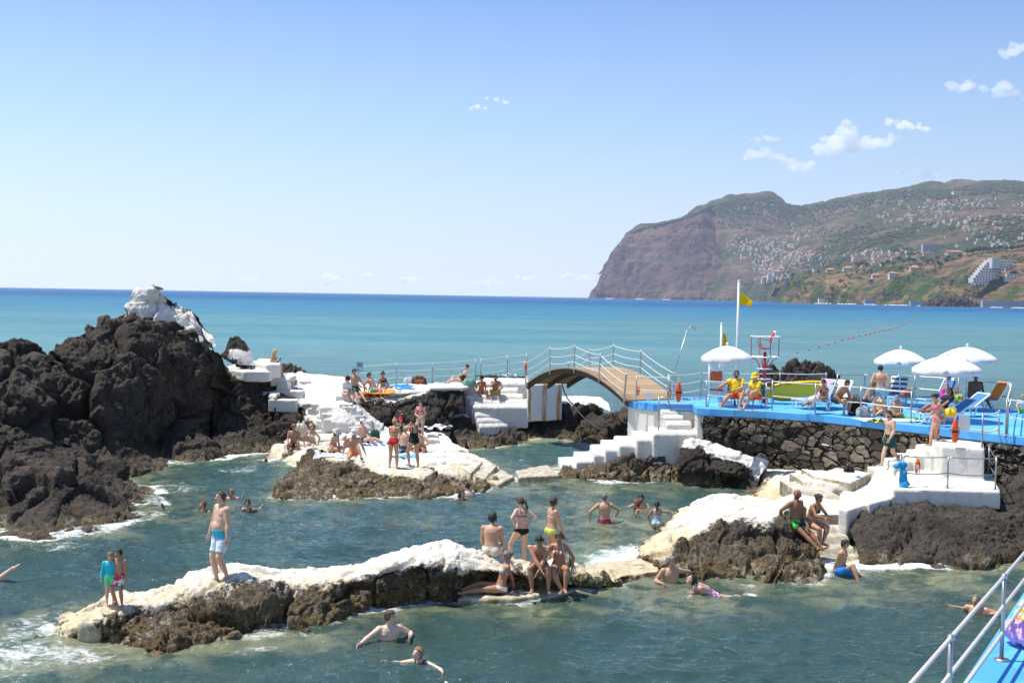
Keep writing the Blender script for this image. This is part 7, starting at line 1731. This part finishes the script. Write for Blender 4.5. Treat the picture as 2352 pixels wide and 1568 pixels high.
person('boy in bright blue shorts sitting at the foot of the stained staircase', 'S', (1930,1318), 58, 1.6, 'm', skin='tan', hair=('short', 'black'), wear=[('trunks', BLU, .6)], lean=6, head=(0,12), hr=(1909,1326,.1), hl=(-.28,-.05,-.05), fl=(2010,1334,-.1), fr=(1972,1336,-.45), q=26.2, vox=.0105)
person('man in dark green shorts walking down the steps along the stone wall', 'F', (2044,1070), -72, 1.78, 'm', skin='light', hair=('short', 'brown'), beard='brown', wear=[('trunks', GRN, .7)], lean=6, head=(0,15), hl=(-.26,.22,-.02), hr=(.3,.0,-.02), fr=(2024,1069,-.15), fl=(2066,1054,.2), q=34.6, pel=.89, vox=.0105)
person('woman in a pink bikini stepping down the white block staircase', 'F', (2151,1021), -74, 1.62, 'f', skin='tan', hair=('lowbun', 'black'), wear=[('bra', PNK), ('bottom', C('pink_print', (.75,.3,.33), (.5,.1,.1), 'blotch', 30.), .05)], lean=8, head=(0,28), hl=(-.22,-.1,-.02), hr=(.24,.15,.02), fr=(2136,1020,-.15), fl=(2156,1013,.15), q=33.8, pel=.86, vox=.0105)
person('lifeguard in a yellow shirt and sunglasses sitting under the parasol', 'S', (1690,915), -8, 1.84, 'm', fat=1.35, skin='tan', hair=('short', 'black'), beard='black', wear=[('shirt', YEL, -.02), ('trunks', C('lifeguard_red', (.75,.08,.03)), .55)], lean=0, head=(0,0), hr=(1653,888,-.3), hl=(.02,.34,.2), el=(-1,0,-.3), er=(1,0,.1), fr=(1655,932,-.4), fl=(1698,934,-.55), q=DZ+.45, glasses=True)
person('lifeguard in a yellow bucket hat sitting with crossed legs', 'S', (1737,917), -58, 1.74, 'm', skin='tan', hair=('short', 'black'), wear=[('shirt', YEL, -.02), ('trunks', C('lifeguard_red', (.75,.08,.03)), .4)], hat=('bucket', YEL), lean=6, head=(0,10), hr=(.1,.4,.1), hl=(-.15,.4,.12), fr=(1708,938,-.5), fl=(1714,926,-.3), q=DZ+.45)
person('woman lying on her side on the sunbed beside the bending man', 'S', (1890,922), -50, 1.66, 'f', skin='deep', hair=('lowbun', 'black'), wear=[('bra', C('plum', (.1,.03,.05))), ('bottom', C('plum', (.1,.03,.05)))], lean=24, side=-20, head=(-20,20), hl=(-.1,.35,.05), hr=(.2,.35,.0), fr=(1845,930,-.3), fl=(1858,928,-.2), q=DZ+.4)
person('man bending forward on the edge of the sunbed', 'S', (1922,925), 42, 1.76, 'm', skin='deep', hair=('short', 'black'), wear=[('trunks', NAVY, .4)], lean=34, head=(15,20), hr=(.25,.3,.0), hl=(-.2,.55,.05), fl=(1950,944,-.2), fr=(1938,947,-.35), q=DZ+.4)
person('man in pastel shorts standing on the deck with his back to the camera', 'F', (2020,960), 172, 1.78, 'm', skin='tan', hair=('buzz', 'black'), wear=[('trunks', C('pastel', (.38,.34,.55), (.12,.5,.58), 'blotch', 4.), .6)], lean=6, head=(10,15), hl=(-.3,.1,.02), hr=(.3,.05,.0), fl=(-.16,.05,-.855), fr=(.16,0,-.855))
person('heavy man sitting bent on the deck beside the man in pastel shorts', 'S', (1988,929), 58, 1.74, 'm', fat=1.25, skin='tan', hair=('short', 'black'), wear=[('trunks', NAVY, .5)], lean=24, head=(0,25), hr=(.15,.4,.1), hl=(-.15,.4,.1), fr=(2010,937,-.3), fl=(2016,933,.0), q=DZ+.1)
person('woman in a yellow bikini sitting behind the legs of the standing man', 'S', (2020,952), -22, 1.66, 'f', skin='tan', hair=('long', 'blonde'), wear=[('bra', C('pale_yellow', (.75,.7,.3))), ('bottom', C('pale_yellow', (.75,.7,.3)))], lean=-14, head=(0,10), hl=(-.25,-.25,-.08), hr=(.25,-.25,-.08), fr=(1990,958,-.35), fl=(2000,960,-.4), q=DZ+.02)
person('boy in a grey bucket hat kneeling on the white towel', 'S', (2058,957), -16, 1.38, 'm', skin='tan', hair=('short', 'brown'), wear=[('trunks', C('orange_print', (.7,.3,.1)), .4)], hat=('bucket', C('grey_felt', (.25,.25,.27))), lean=4, head=(5,5), hl=(-.2,.2,.0), hr=(.2,.2,.0), fl=(.1,.2,-.06), fr=(-.1,.2,-.06), kl=(-1,.8,.3), kr=(1,.8,.3), q=DZ+.02)
person('woman in dark clothes lying on the front sunbed', 'S', (2164,948), -66, 1.66, 'f', skin='deep', hair=('long', 'black'), wear=[('shirt', C('dark_navy', (.015,.02,.035)), -.05)], lean=-32, head=(-15,25), hl=(-.12,.3,.05), hr=(.1,.3,.05), fr=(2116,940,-.2), fl=(2122,944,-.1), q=DZ+.42, glasses=True)
person('woman in a magenta swimsuit sitting on a sunbed under the parasols', 'S', (2168,916), 62, 1.66, 'f', fat=1.25, skin='tan', hair=('bun', 'brown'), wear=[('suit', C('magenta', (.75,.02,.2)))], lean=10, head=(0,12), hl=(.0,.4,.3), hr=(.1,.36,.2), fl=(2198,922,-.2), fr=(2194,924,-.3), q=DZ+.4)
person('dark tanned bald man sitting back on a sunbed at the right', 'S', (2240,917), -12, 1.78, 'm', fat=1.15, skin='dark', hair=('bald', 'black'), wear=[('trunks', BLK, .35)], lean=-4, head=(0,15), hr=(2224,914,.1), hl=(-.32,-.1,-.05), fl=(2274,932,-.3), fr=(2243,916,-.6), q=DZ+.4)
person('blond child in a white shirt and green shorts at the right edge of the deck', 'S', (2347,947), -25, 1.2, 'm', skin='light', hair=('short', 'blonde'), wear=[('shirt', C('white_print', (.7,.72,.74)), -.02), ('trunks', C('bright_green', (.08,.6,.05)), .6)], lean=4, head=(0,5), hl=(-.15,.3,.05), hr=(.15,.3,.05), fl=(-.15,.4,-.06), fr=(.12,.4,-.06), q=DZ+.02)
# ---------------------------------------------------------------- bags, towels and small things
def sit_on(x, y, q=None):
    return (at(x, y, q) if q is not None else surf(x, y)) or at(x, y, 2.)
def towel(x, y, w_, d_, mat, label, rz=0., q=None, rough=.05, slope=0., seed=1, dz=.02, name='towel', cat='towel'):
    p = sit_on(x, y, q); n, m_ = 22, 16; v = []
    for i in range(n+1):
        for j in range(m_+1):
            v.append(((i/n-.5)*w_*(1+.04*math.sin(j*1.3)), (j/m_-.5)*d_*(1+.05*math.sin(i*.9+seed)), 0))
    v = np.array(v); c, s_ = math.cos(rz), math.sin(rz); v[:, :2] = v[:, :2] @ np.array([[c, s_], [-s_, c]])
    g = []
    for a in v:
        gz = ground(p.x+a[0], p.y+a[1], p.z) if q is None else p.z
        g.append((p.z if gz is None or abs(gz-p.z) > .14 else gz)-p.z)
    v[:, 2] = np.array(g)+dz+rough*np.maximum(fbm(v*4.5+seed, 3, seed), -.2)+slope*v[:, 1]
    f = [(i*(m_+1)+j, (i+1)*(m_+1)+j, (i+1)*(m_+1)+j+1, i*(m_+1)+j+1) for i in range(n) for j in range(m_)]
    o = link(name, mesh_np(name, v, f), mat, loc=p); sm = o.modifiers.new('thick', 'SOLIDIFY'); sm.thickness = .012; sm.offset = 1
    return tag(o, label, cat)
def bag(x, y, w_, d_, h_, mat, label, rz=0., q=None, strap=None, pocket=None, name='bag', cat='bag', seed=1, lie=0.):
    p = sit_on(x, y, q); root = empty(name, p-Vector((0, 0, .02)), rz, label, cat)
    mb = MB(); prof = []
    n = 14; v = []; f = []
    for k, (t_, sc_) in enumerate(((0, .86), (.06, .98), (.3, 1.04), (.6, 1.), (.82, .84), (.95, .6), (1., .3))):
        for j in range(n):
            b = 2*PI*j/n; cx, sx = math.cos(b), math.sin(b); e = .62
            v.append((w_/2*sc_*math.copysign(abs(cx)**e, cx), d_/2*sc_*math.copysign(abs(sx)**e, sx), h_*t_))
    f = [(k*n+j, k*n+(j+1) % n, (k+1)*n+(j+1) % n, (k+1)*n+j) for k in range(6) for j in range(n)]+[tuple(range(n-1, -1, -1)), tuple(range(6*n, 7*n))]
    v = np.array(v); v += .07*min(w_, h_)*np.stack([fbm(v*9+seed+k*7, 3, seed+k) for k in range(3)], 1); v[:, 2] = np.maximum(v[:, 2], 0)
    mb.add([tuple(q_) for q_ in v], f); mb.build('sack', mat, root, True)
    mb = MB(); sm = strap or mat
    for s_ in (-1, 1): mb.tube([(s_*w_*.28, -d_*.46, h_*.55), (s_*w_*.3, -d_*.5, h_*.95), (s_*w_*.12, -d_*.25, h_*1.18), (s_*w_*.1, 0, h_*1.0)], .014, 6)
    mb.build('strap', sm, root, True)
    if pocket: mb = MB(); mb.ell((0, -d_*.5, h_*.36), (w_*.34, d_*.16, h_*.26), n=12, m=8); mb.build('pocket', pocket, root, True)
    return root
STR = C('blue_white_stripes', (.7,.73,.76), (.08,.22,.5), 'stripes', 22.)
towel(870,903,1.3,.8,C('orange_towel',(.75,.28,.03)),'orange towel under the reclining man in teal shorts',.2)
towel(912,886,1.3,.7,BLU,'bright blue towel spread on the ledge left of the backpack',-.1); towel(928,893,.8,.6,C('mid_blue',(.05,.25,.55)),'crumpled blue towel hanging at the rim of the ledge',.4,rough=.12)
bag(962,881,.7,.4,.38,C('charcoal',(.05,.05,.055)),'black and orange backpack by the sea railing',.2,strap=ORG,pocket=C('rust_cloth',(.4,.09,.02)),name='backpack',cat='backpack'); bag(940,881,.5,.35,.32,C('light_grey',(.5,.5,.5)),'pale grey bag beside the black and orange backpack')
bag(1079,886,.6,.4,.36,C('sea_green',(.2,.36,.28)),'grey green bag behind the woman in the black cap'); bag(1087,907,.42,.3,.48,BLK,'black and yellow backpack on the steps beside the woman in orange',.1,q=51.6,pocket=C('amber',(.85,.4,.02)),name='backpack',cat='backpack')
towel(1150,866,2.4,.8,C('dark_teal',(.02,.04,.045)),'dark cloth spread on the platform by the bridge',0,rough=.1); towel(1168,862,.8,.5,C('white_cloth',(.7,.7,.68)),'crumpled white cloth on the platform by the bridge',.3,rough=.22)
bag(1064,948,.5,.3,.42,C('patterned',(.7,.5,.35),(.55,.1,.15),'blotch',14.),'patterned beach bag on the white capped boulder',.3); towel(1078,952,.6,.4,C('pale_cloth',(.65,.66,.62)),'pale cloth beside the patterned beach bag',.2,rough=.15)
bag(665,893,.46,.3,.38,C('straw',(.5,.38,.2)),'straw coloured bag on the steps below the blonde woman',.2,q=50.9); towel(682,893,.7,.5,C('blue_check',(.5,.56,.75),(.2,.28,.6),'stripes',50.),'blue and white cloth beside the straw coloured bag',.2,q=50.9,rough=.2); towel(673,879,.4,.25,C('brown_cloth',(.12,.07,.04)),'small brown cloth on the step above the straw bag',0,q=51.4,rough=.12)
bag(691,1000,.55,.3,.5,C('cream_canvas',(.62,.55,.42)),'large cream canvas bag behind the pair on the yellow steps',.1,q=44.3); bag(703,1001,.35,.25,.28,C('tan_canvas',(.55,.42,.3)),'small tan bag beside the large cream bag',.3,q=44.4)
towel(868,1020,1.3,.8,STR,'blue and white striped towel beside the man with the white cap',.3,rough=.1); bag(861,1006,.4,.3,.34,C('bottle_green',(.02,.07,.05)),'dark green bag on the striped towel',.1)
towel(770,1046,1.5,.9,C('white_black_lines',(.62,.62,.61),(.4,.4,.42),'stripes',22.),'white towel with dark lines under the woman in the striped hat',.1); bag(800,1026,.4,.25,.26,C('mauve',(.35,.17,.17)),'mauve bag between the striped hat and the orange shorts',0,strap=BLK)
towel(924,985,1.1,.8,C('scarlet',(.7,.05,.04)),'red towel spread at the foot of the dark rock hollow',.1,rough=.06); towel(1000,980,1.4,.6,C('white_cloth',(.7,.7,.68)),'white cloth behind the slim woman in pink',.1,rough=.12)
towel(929,1046,.9,.5,C('sky_towel',(.12,.4,.62)),'blue towel with clothes behind the two standing women',0,rough=.08); towel(927,1039,.5,.4,C('denim',(.12,.2,.38)),'crumpled denim shorts on the blue towel',.3,rough=.2)
towel(742,1040,.6,.35,C('dark_tangle',(.03,.035,.05)),'dark tangled clothes beside the striped hat woman',0,rough=.2)
for i,(x,y) in enumerate(((920,946),(923,952))):
    p=surf(x,y) or at(x,y,49); mb=MB(); mb.ell((0,0,.03),(.06,.14,.035),n=10,m=6); tag(mb.build('sandal',C('sandal_brown',(.4,.2,.09)),smooth=True,loc=p+Vector((0,-.08,0))),'brown sandal left on the face of the dark hollow','sandal','pair of brown sandals')
# deck
def bed_towel(x0,y0,x1,y1,w_,mat,label,q0,q1):
    a_,b_=at(x0,y0,q0),at(x1,y1,q1); d=(b_-a_); sd_=Vector((-d.y,d.x,0)).normalized(); n=12; v=[]
    for i in range(n+1):
        for j in range(9): v.append(a_.lerp(b_,i/n)+sd_*(j/8-.5)*w_+Vector((0,0,.02+.012*math.sin(i*1.7+j))))
    o=link('towel',mesh_np('towel',np.array([tuple(p-a_) for p in v]),[(i*9+j,(i+1)*9+j,(i+1)*9+j+1,i*9+j+1) for i in range(n) for j in range(8)]),mat,loc=a_); o.modifiers.new('thick','SOLIDIFY').thickness=.014; return tag(o,label,'towel')
def towel_on_bed(bed_label, mat, label, seat=False, extra=0.):
    b=[o for o in COL.objects if o.get('label')==bed_label][0]; ch=[c for c in b.children if c.name.startswith('seat' if seat else 'backrest')][0]
    me=ch.data.copy(); co=get_co(me); lo,hi=co.min(0),co.max(0); ctr=(lo+hi)/2
    no=np.array((0,0,1.)) if seat else None
    v=[]; n=10
    a_=np.array((.9,0,.37)) if not seat else np.array((-.3,0,.39)); e=np.array((hi[0],0,hi[2])); 
    ax=e-a_ if not seat else np.array((1.0,0,0)); up=np.cross(ax/np.linalg.norm(ax),(0,1,0)); up=up if up[2]>0 else -up
    for i in range(n+1):
        for j in range(9):
            p=a_+ax*(i/n*1.02)+np.array((0,(j/8-.5)*.58,0))+up*(.03+extra*abs(fbm(np.array([[i*.7,j*.7,3.]]),2,9)[0])); v.append(p)
    o=link('towel',mesh_np('towel',np.array(v),[(i*9+j,(i+1)*9+j,(i+1)*9+j+1,i*9+j+1) for i in range(n) for j in range(8)]),mat,loc=b.location); o.rotation_euler=b.rotation_euler; o.modifiers.new('thick','SOLIDIFY').thickness=.014; return tag(o,label,'towel')
towel_on_bed('sunbed with a dark grey and white striped towel on its raised back',C('grey_stripes',(.8,.8,.78),(.09,.1,.12),'bands',36.),'dark grey and white striped towel draped over a sunbed back')
towel_on_bed('blue and white sunbed under the white towel, beside the couple',WHT,'white towel draped over the sunbed back beside the couple')
towel_on_bed('blue and white sunbed carrying the couple, its back raised',C('lilac',(.4,.45,.65),(.55,.35,.5),'blotch',4.),'lilac and blue towel on the sunbed back behind the couple')
towel_on_bed('blue sunbed near the front edge of the deck with a dark blue towel on it',C('royal',(.01,.03,.22)),'crumpled dark blue towel on the front sunbed',True,.12)
towel_on_bed('blue sunbed under the dark tanned man',C('orange_towel2',(.85,.25,.02)),'bright orange towel on the sunbed behind the dark tanned man')
bag(2083,912,.45,.25,.3,C('red_pattern',(.3,.16,.13),(.5,.03,.05),'blotch',12.),'red patterned bag on the striped towel sunbed',.2,q=DZ+.42,strap=REDC)
bag(1962,953,.4,.3,.62,BLK,'black backpack standing on the deck beside the beige tote',.1,q=DZ,name='backpack',cat='backpack'); bag(1983,957,.46,.3,.36,C('tote',(.5,.44,.36)),'beige round tote bag beside the black backpack',0,q=DZ,strap=NAVY)
bag(1958,936,.36,.3,.4,C('camo_red',(.2,.12,.08),(.6,.1,.03),'blotch',9.),'patterned rucksack behind the black backpack',0,q=DZ)
towel(2040,966,2.0,.9,C('white_green',(.78,.78,.76)),'large white towel on the deck behind the walking man',.1,q=DZ,rough=.02); towel(2082,960,.8,.7,C('leaf_green',(.06,.42,.12)),'green towel at the end of the large white towel',.1,q=DZ,rough=.02,dz=.03)
towel(2022,970,.4,.25,YEL,'small yellow cloth at the edge of the white towel',0,q=DZ,rough=.15,dz=.04); towel(2006,969,.5,.3,C('black_print',(.02,.02,.02),(.4,.4,.4),'blotch',16.),'dark printed cloth beside the small yellow cloth',0,q=DZ,rough=.12,dz=.04)
bag(2195,917,.5,.35,.2,C('citrus',(.6,.75,.05),(.7,.2,.05),'blotch',9.),'lime green and red bag beside the woman in magenta',0,q=DZ+.42); bag(2183,955,.35,.3,.26,YEL,'yellow bag on the sunbed beside the woman in dark clothes',0,q=DZ+.4)
bag(1872,922,.45,.3,.22,C('pale_weave',(.6,.6,.55)),'pale woven bag on the sunbed beside the lying woman',.4,q=DZ+.42)
for x,y,lb in ((1687.5,931,'blue drinks bottle at the feet of the lifeguard in sunglasses'),(1697,936,'dark drinks bottle between the two lifeguards')):
    root=empty('bottle',dk(x,y),0,lb,'bottle'); mb=MB(); mb.lathe((0,0,0),[(.036,0),(.038,.02),(.038,.17),(.02,.21)],12); mb.build('body',NAVY if 'blue' in lb else BLK,root,True); mb=MB(); mb.lathe((0,0,.2),[(.02,0),(.02,.045)],10); mb.build('cap',BLK,root,True)
def flipflop(x,y,q,mat,lb,rz=0.):
    p=sit_on(x,y,q); root=empty('flip_flop',p,rz,lb,'footwear'); mb=MB(); mb.ell((0,0,.015),(.05,.135,.018),n=12,m=6); mb.build('sole',mat,root,True); mb=MB(); mb.tube([(-.045,-.02,.02),(0,.05,.06),(.045,-.02,.02)],.009,5); mb.build('strap',BLK,root,True)
flipflop(1572,917,DZ,NAVY,'dark flip flop on the deck nearest the bridge',1.2); flipflop(1580,918,DZ,BLK,'black flip flop beside the pink clogs',1.4); flipflop(1596,917.5,DZ,C('clog_pink',(.7,.32,.35)),'pink clog on the deck, the left one',.9); flipflop(1606,918.5,DZ,C('clog_pink',(.7,.32,.35)),'pink clog on the deck, the right one',1.); flipflop(1973,1097,1.72,BLU,'blue and red flip flop on the mossy steps',.9); flipflop(1729,944,DZ,C('amber',(.85,.4,.02)),'yellow flip flop under the lifeguard in the hat',1.5)
bag(1950,1083,.3,.25,.16,BLK,'small black bundle on the top mossy step',0)
# towel tied to the lower railing
p=B(2067,1118,1.79); root=empty('tied_towel',p,0,'blue towel knotted round the post of the lower white platform','towel'); mb=MB(); mb.ell((.02,-.03,.62),(.16,.09,.1),n=12,m=8); mb.tube([(.02,-.03,.6),(.08,-.05,.4),(.06,-.04,.2),(.13,-.05,.03)],[.05,.1,.11,.16],10); mb.tube([(0,-.03,.62),(-.12,-.04,.58),(-.2,-.04,.56)],[.06,.08,.05],8)
me=mb.mesh('cloth',True); r=evaluated(me,[('REMESH',dict(mode='VOXEL',voxel_size=.018)),('SMOOTH',dict(factor=.5,iterations=3))]); co,no=get_co(r),get_no(r); set_co(r,co+no*(.03*fbm(co*9,3,5))[:,None]); link('cloth',r,C('bright_blue',(.03,.3,.6)),root)
# lower right corner
for x,y,w_,mat,lb,sd_ in ((2338,1490,.55,C('lilac_cloth',(.62,.35,.62)),'lilac cloth heaped on the near blue deck',3),(2349,1430,.3,C('amber_white',(.85,.42,.02),(.8,.8,.78),'bands',60.),'orange and white cloth beside the lilac cloth',5)):
    p=at(x,y,ND); mb=MB()
    for k in range(6): mb.ell((random.uniform(0,w_*.7),random.uniform(-w_*.35,w_*.35),.07+.03*k*random.random()),(w_*.3,w_*.3,.1),n=12,m=8)
    r=evaluated(mb.mesh('cloth',True),[('REMESH',dict(mode='VOXEL',voxel_size=.02)),('SMOOTH',dict(factor=.5,iterations=4))]); co,no=get_co(r),get_no(r); set_co(r,co+no*(.05*fbm(co*8,3,sd_,.5,True))[:,None]); tag(link('cloth',r,mat,loc=p),lb,'cloth')
# things in hands
def held(pl, which, name, mat, dims, label, cat, off=(0,0,0), rot=(0,0,0)):
    b=[o for o in COL.objects if o.get('label')==pl][0]; p=HANDS[pl][which]+Vector(off); mb=MB(); mb.box((0,0,0),dims); o=mb.build(name,mat,loc=p,bevel=.006); o.rotation_euler=rot; tag(o,label,cat)
held('blonde long haired woman in a beige bikini sitting on the ledge and holding her phone','R','phone',BLK,(.075,.012,.15),'phone held by the blonde woman on the ledge','phone',(.02,-.01,.03),(.5,0,1.2))
held('woman in a red bikini seen from behind holding a phone','R','phone',C('grey_phone',(.25,.28,.3)),(.075,.012,.15),'grey phone held by the woman in the red bikini','phone',(0,.02,.05),(.3,0,.3))
held('woman in a black cut out swimsuit holding both hands at her face','L','camera',BLK,(.12,.07,.08),'small camera held up by the woman in black','camera',(0,.02,.02),(0,0,.5))
held('person in a black cap and loose white shirt sitting on the top step','R','phone',BLK,(.075,.012,.15),'phone held by the person in the white shirt','phone',(.02,-.02,.03),(.6,0,.4))
hp_=HANDS['woman in a yellow green bikini standing in profile behind the seated pair']['R']
root=empty('diving_mask',hp_+Vector((0,-.03,-.06)),0,'diving mask with a strap held by the woman in the yellow green bikini','mask'); mb=MB()
for k in (-1,1): ringtube(mb,(k*.045,0,0),.04,.008,14,5)
mb.build('frame',C('mask_blue',(.03,.2,.35)),root,True); mb=MB(); mb.tube([(-.09,0,0),(-.12,.03,-.04),(0,.06,-.1),(.12,.03,-.04),(.09,0,0)],.008,5); mb.build('strap',C('mask_strap',(.5,.5,.5)),root,True)
# trim the sampling to what the place needs
for o in list(COL.objects):
    if o.type == 'MESH' and o.users == 0: bpy.data.objects.remove(o)
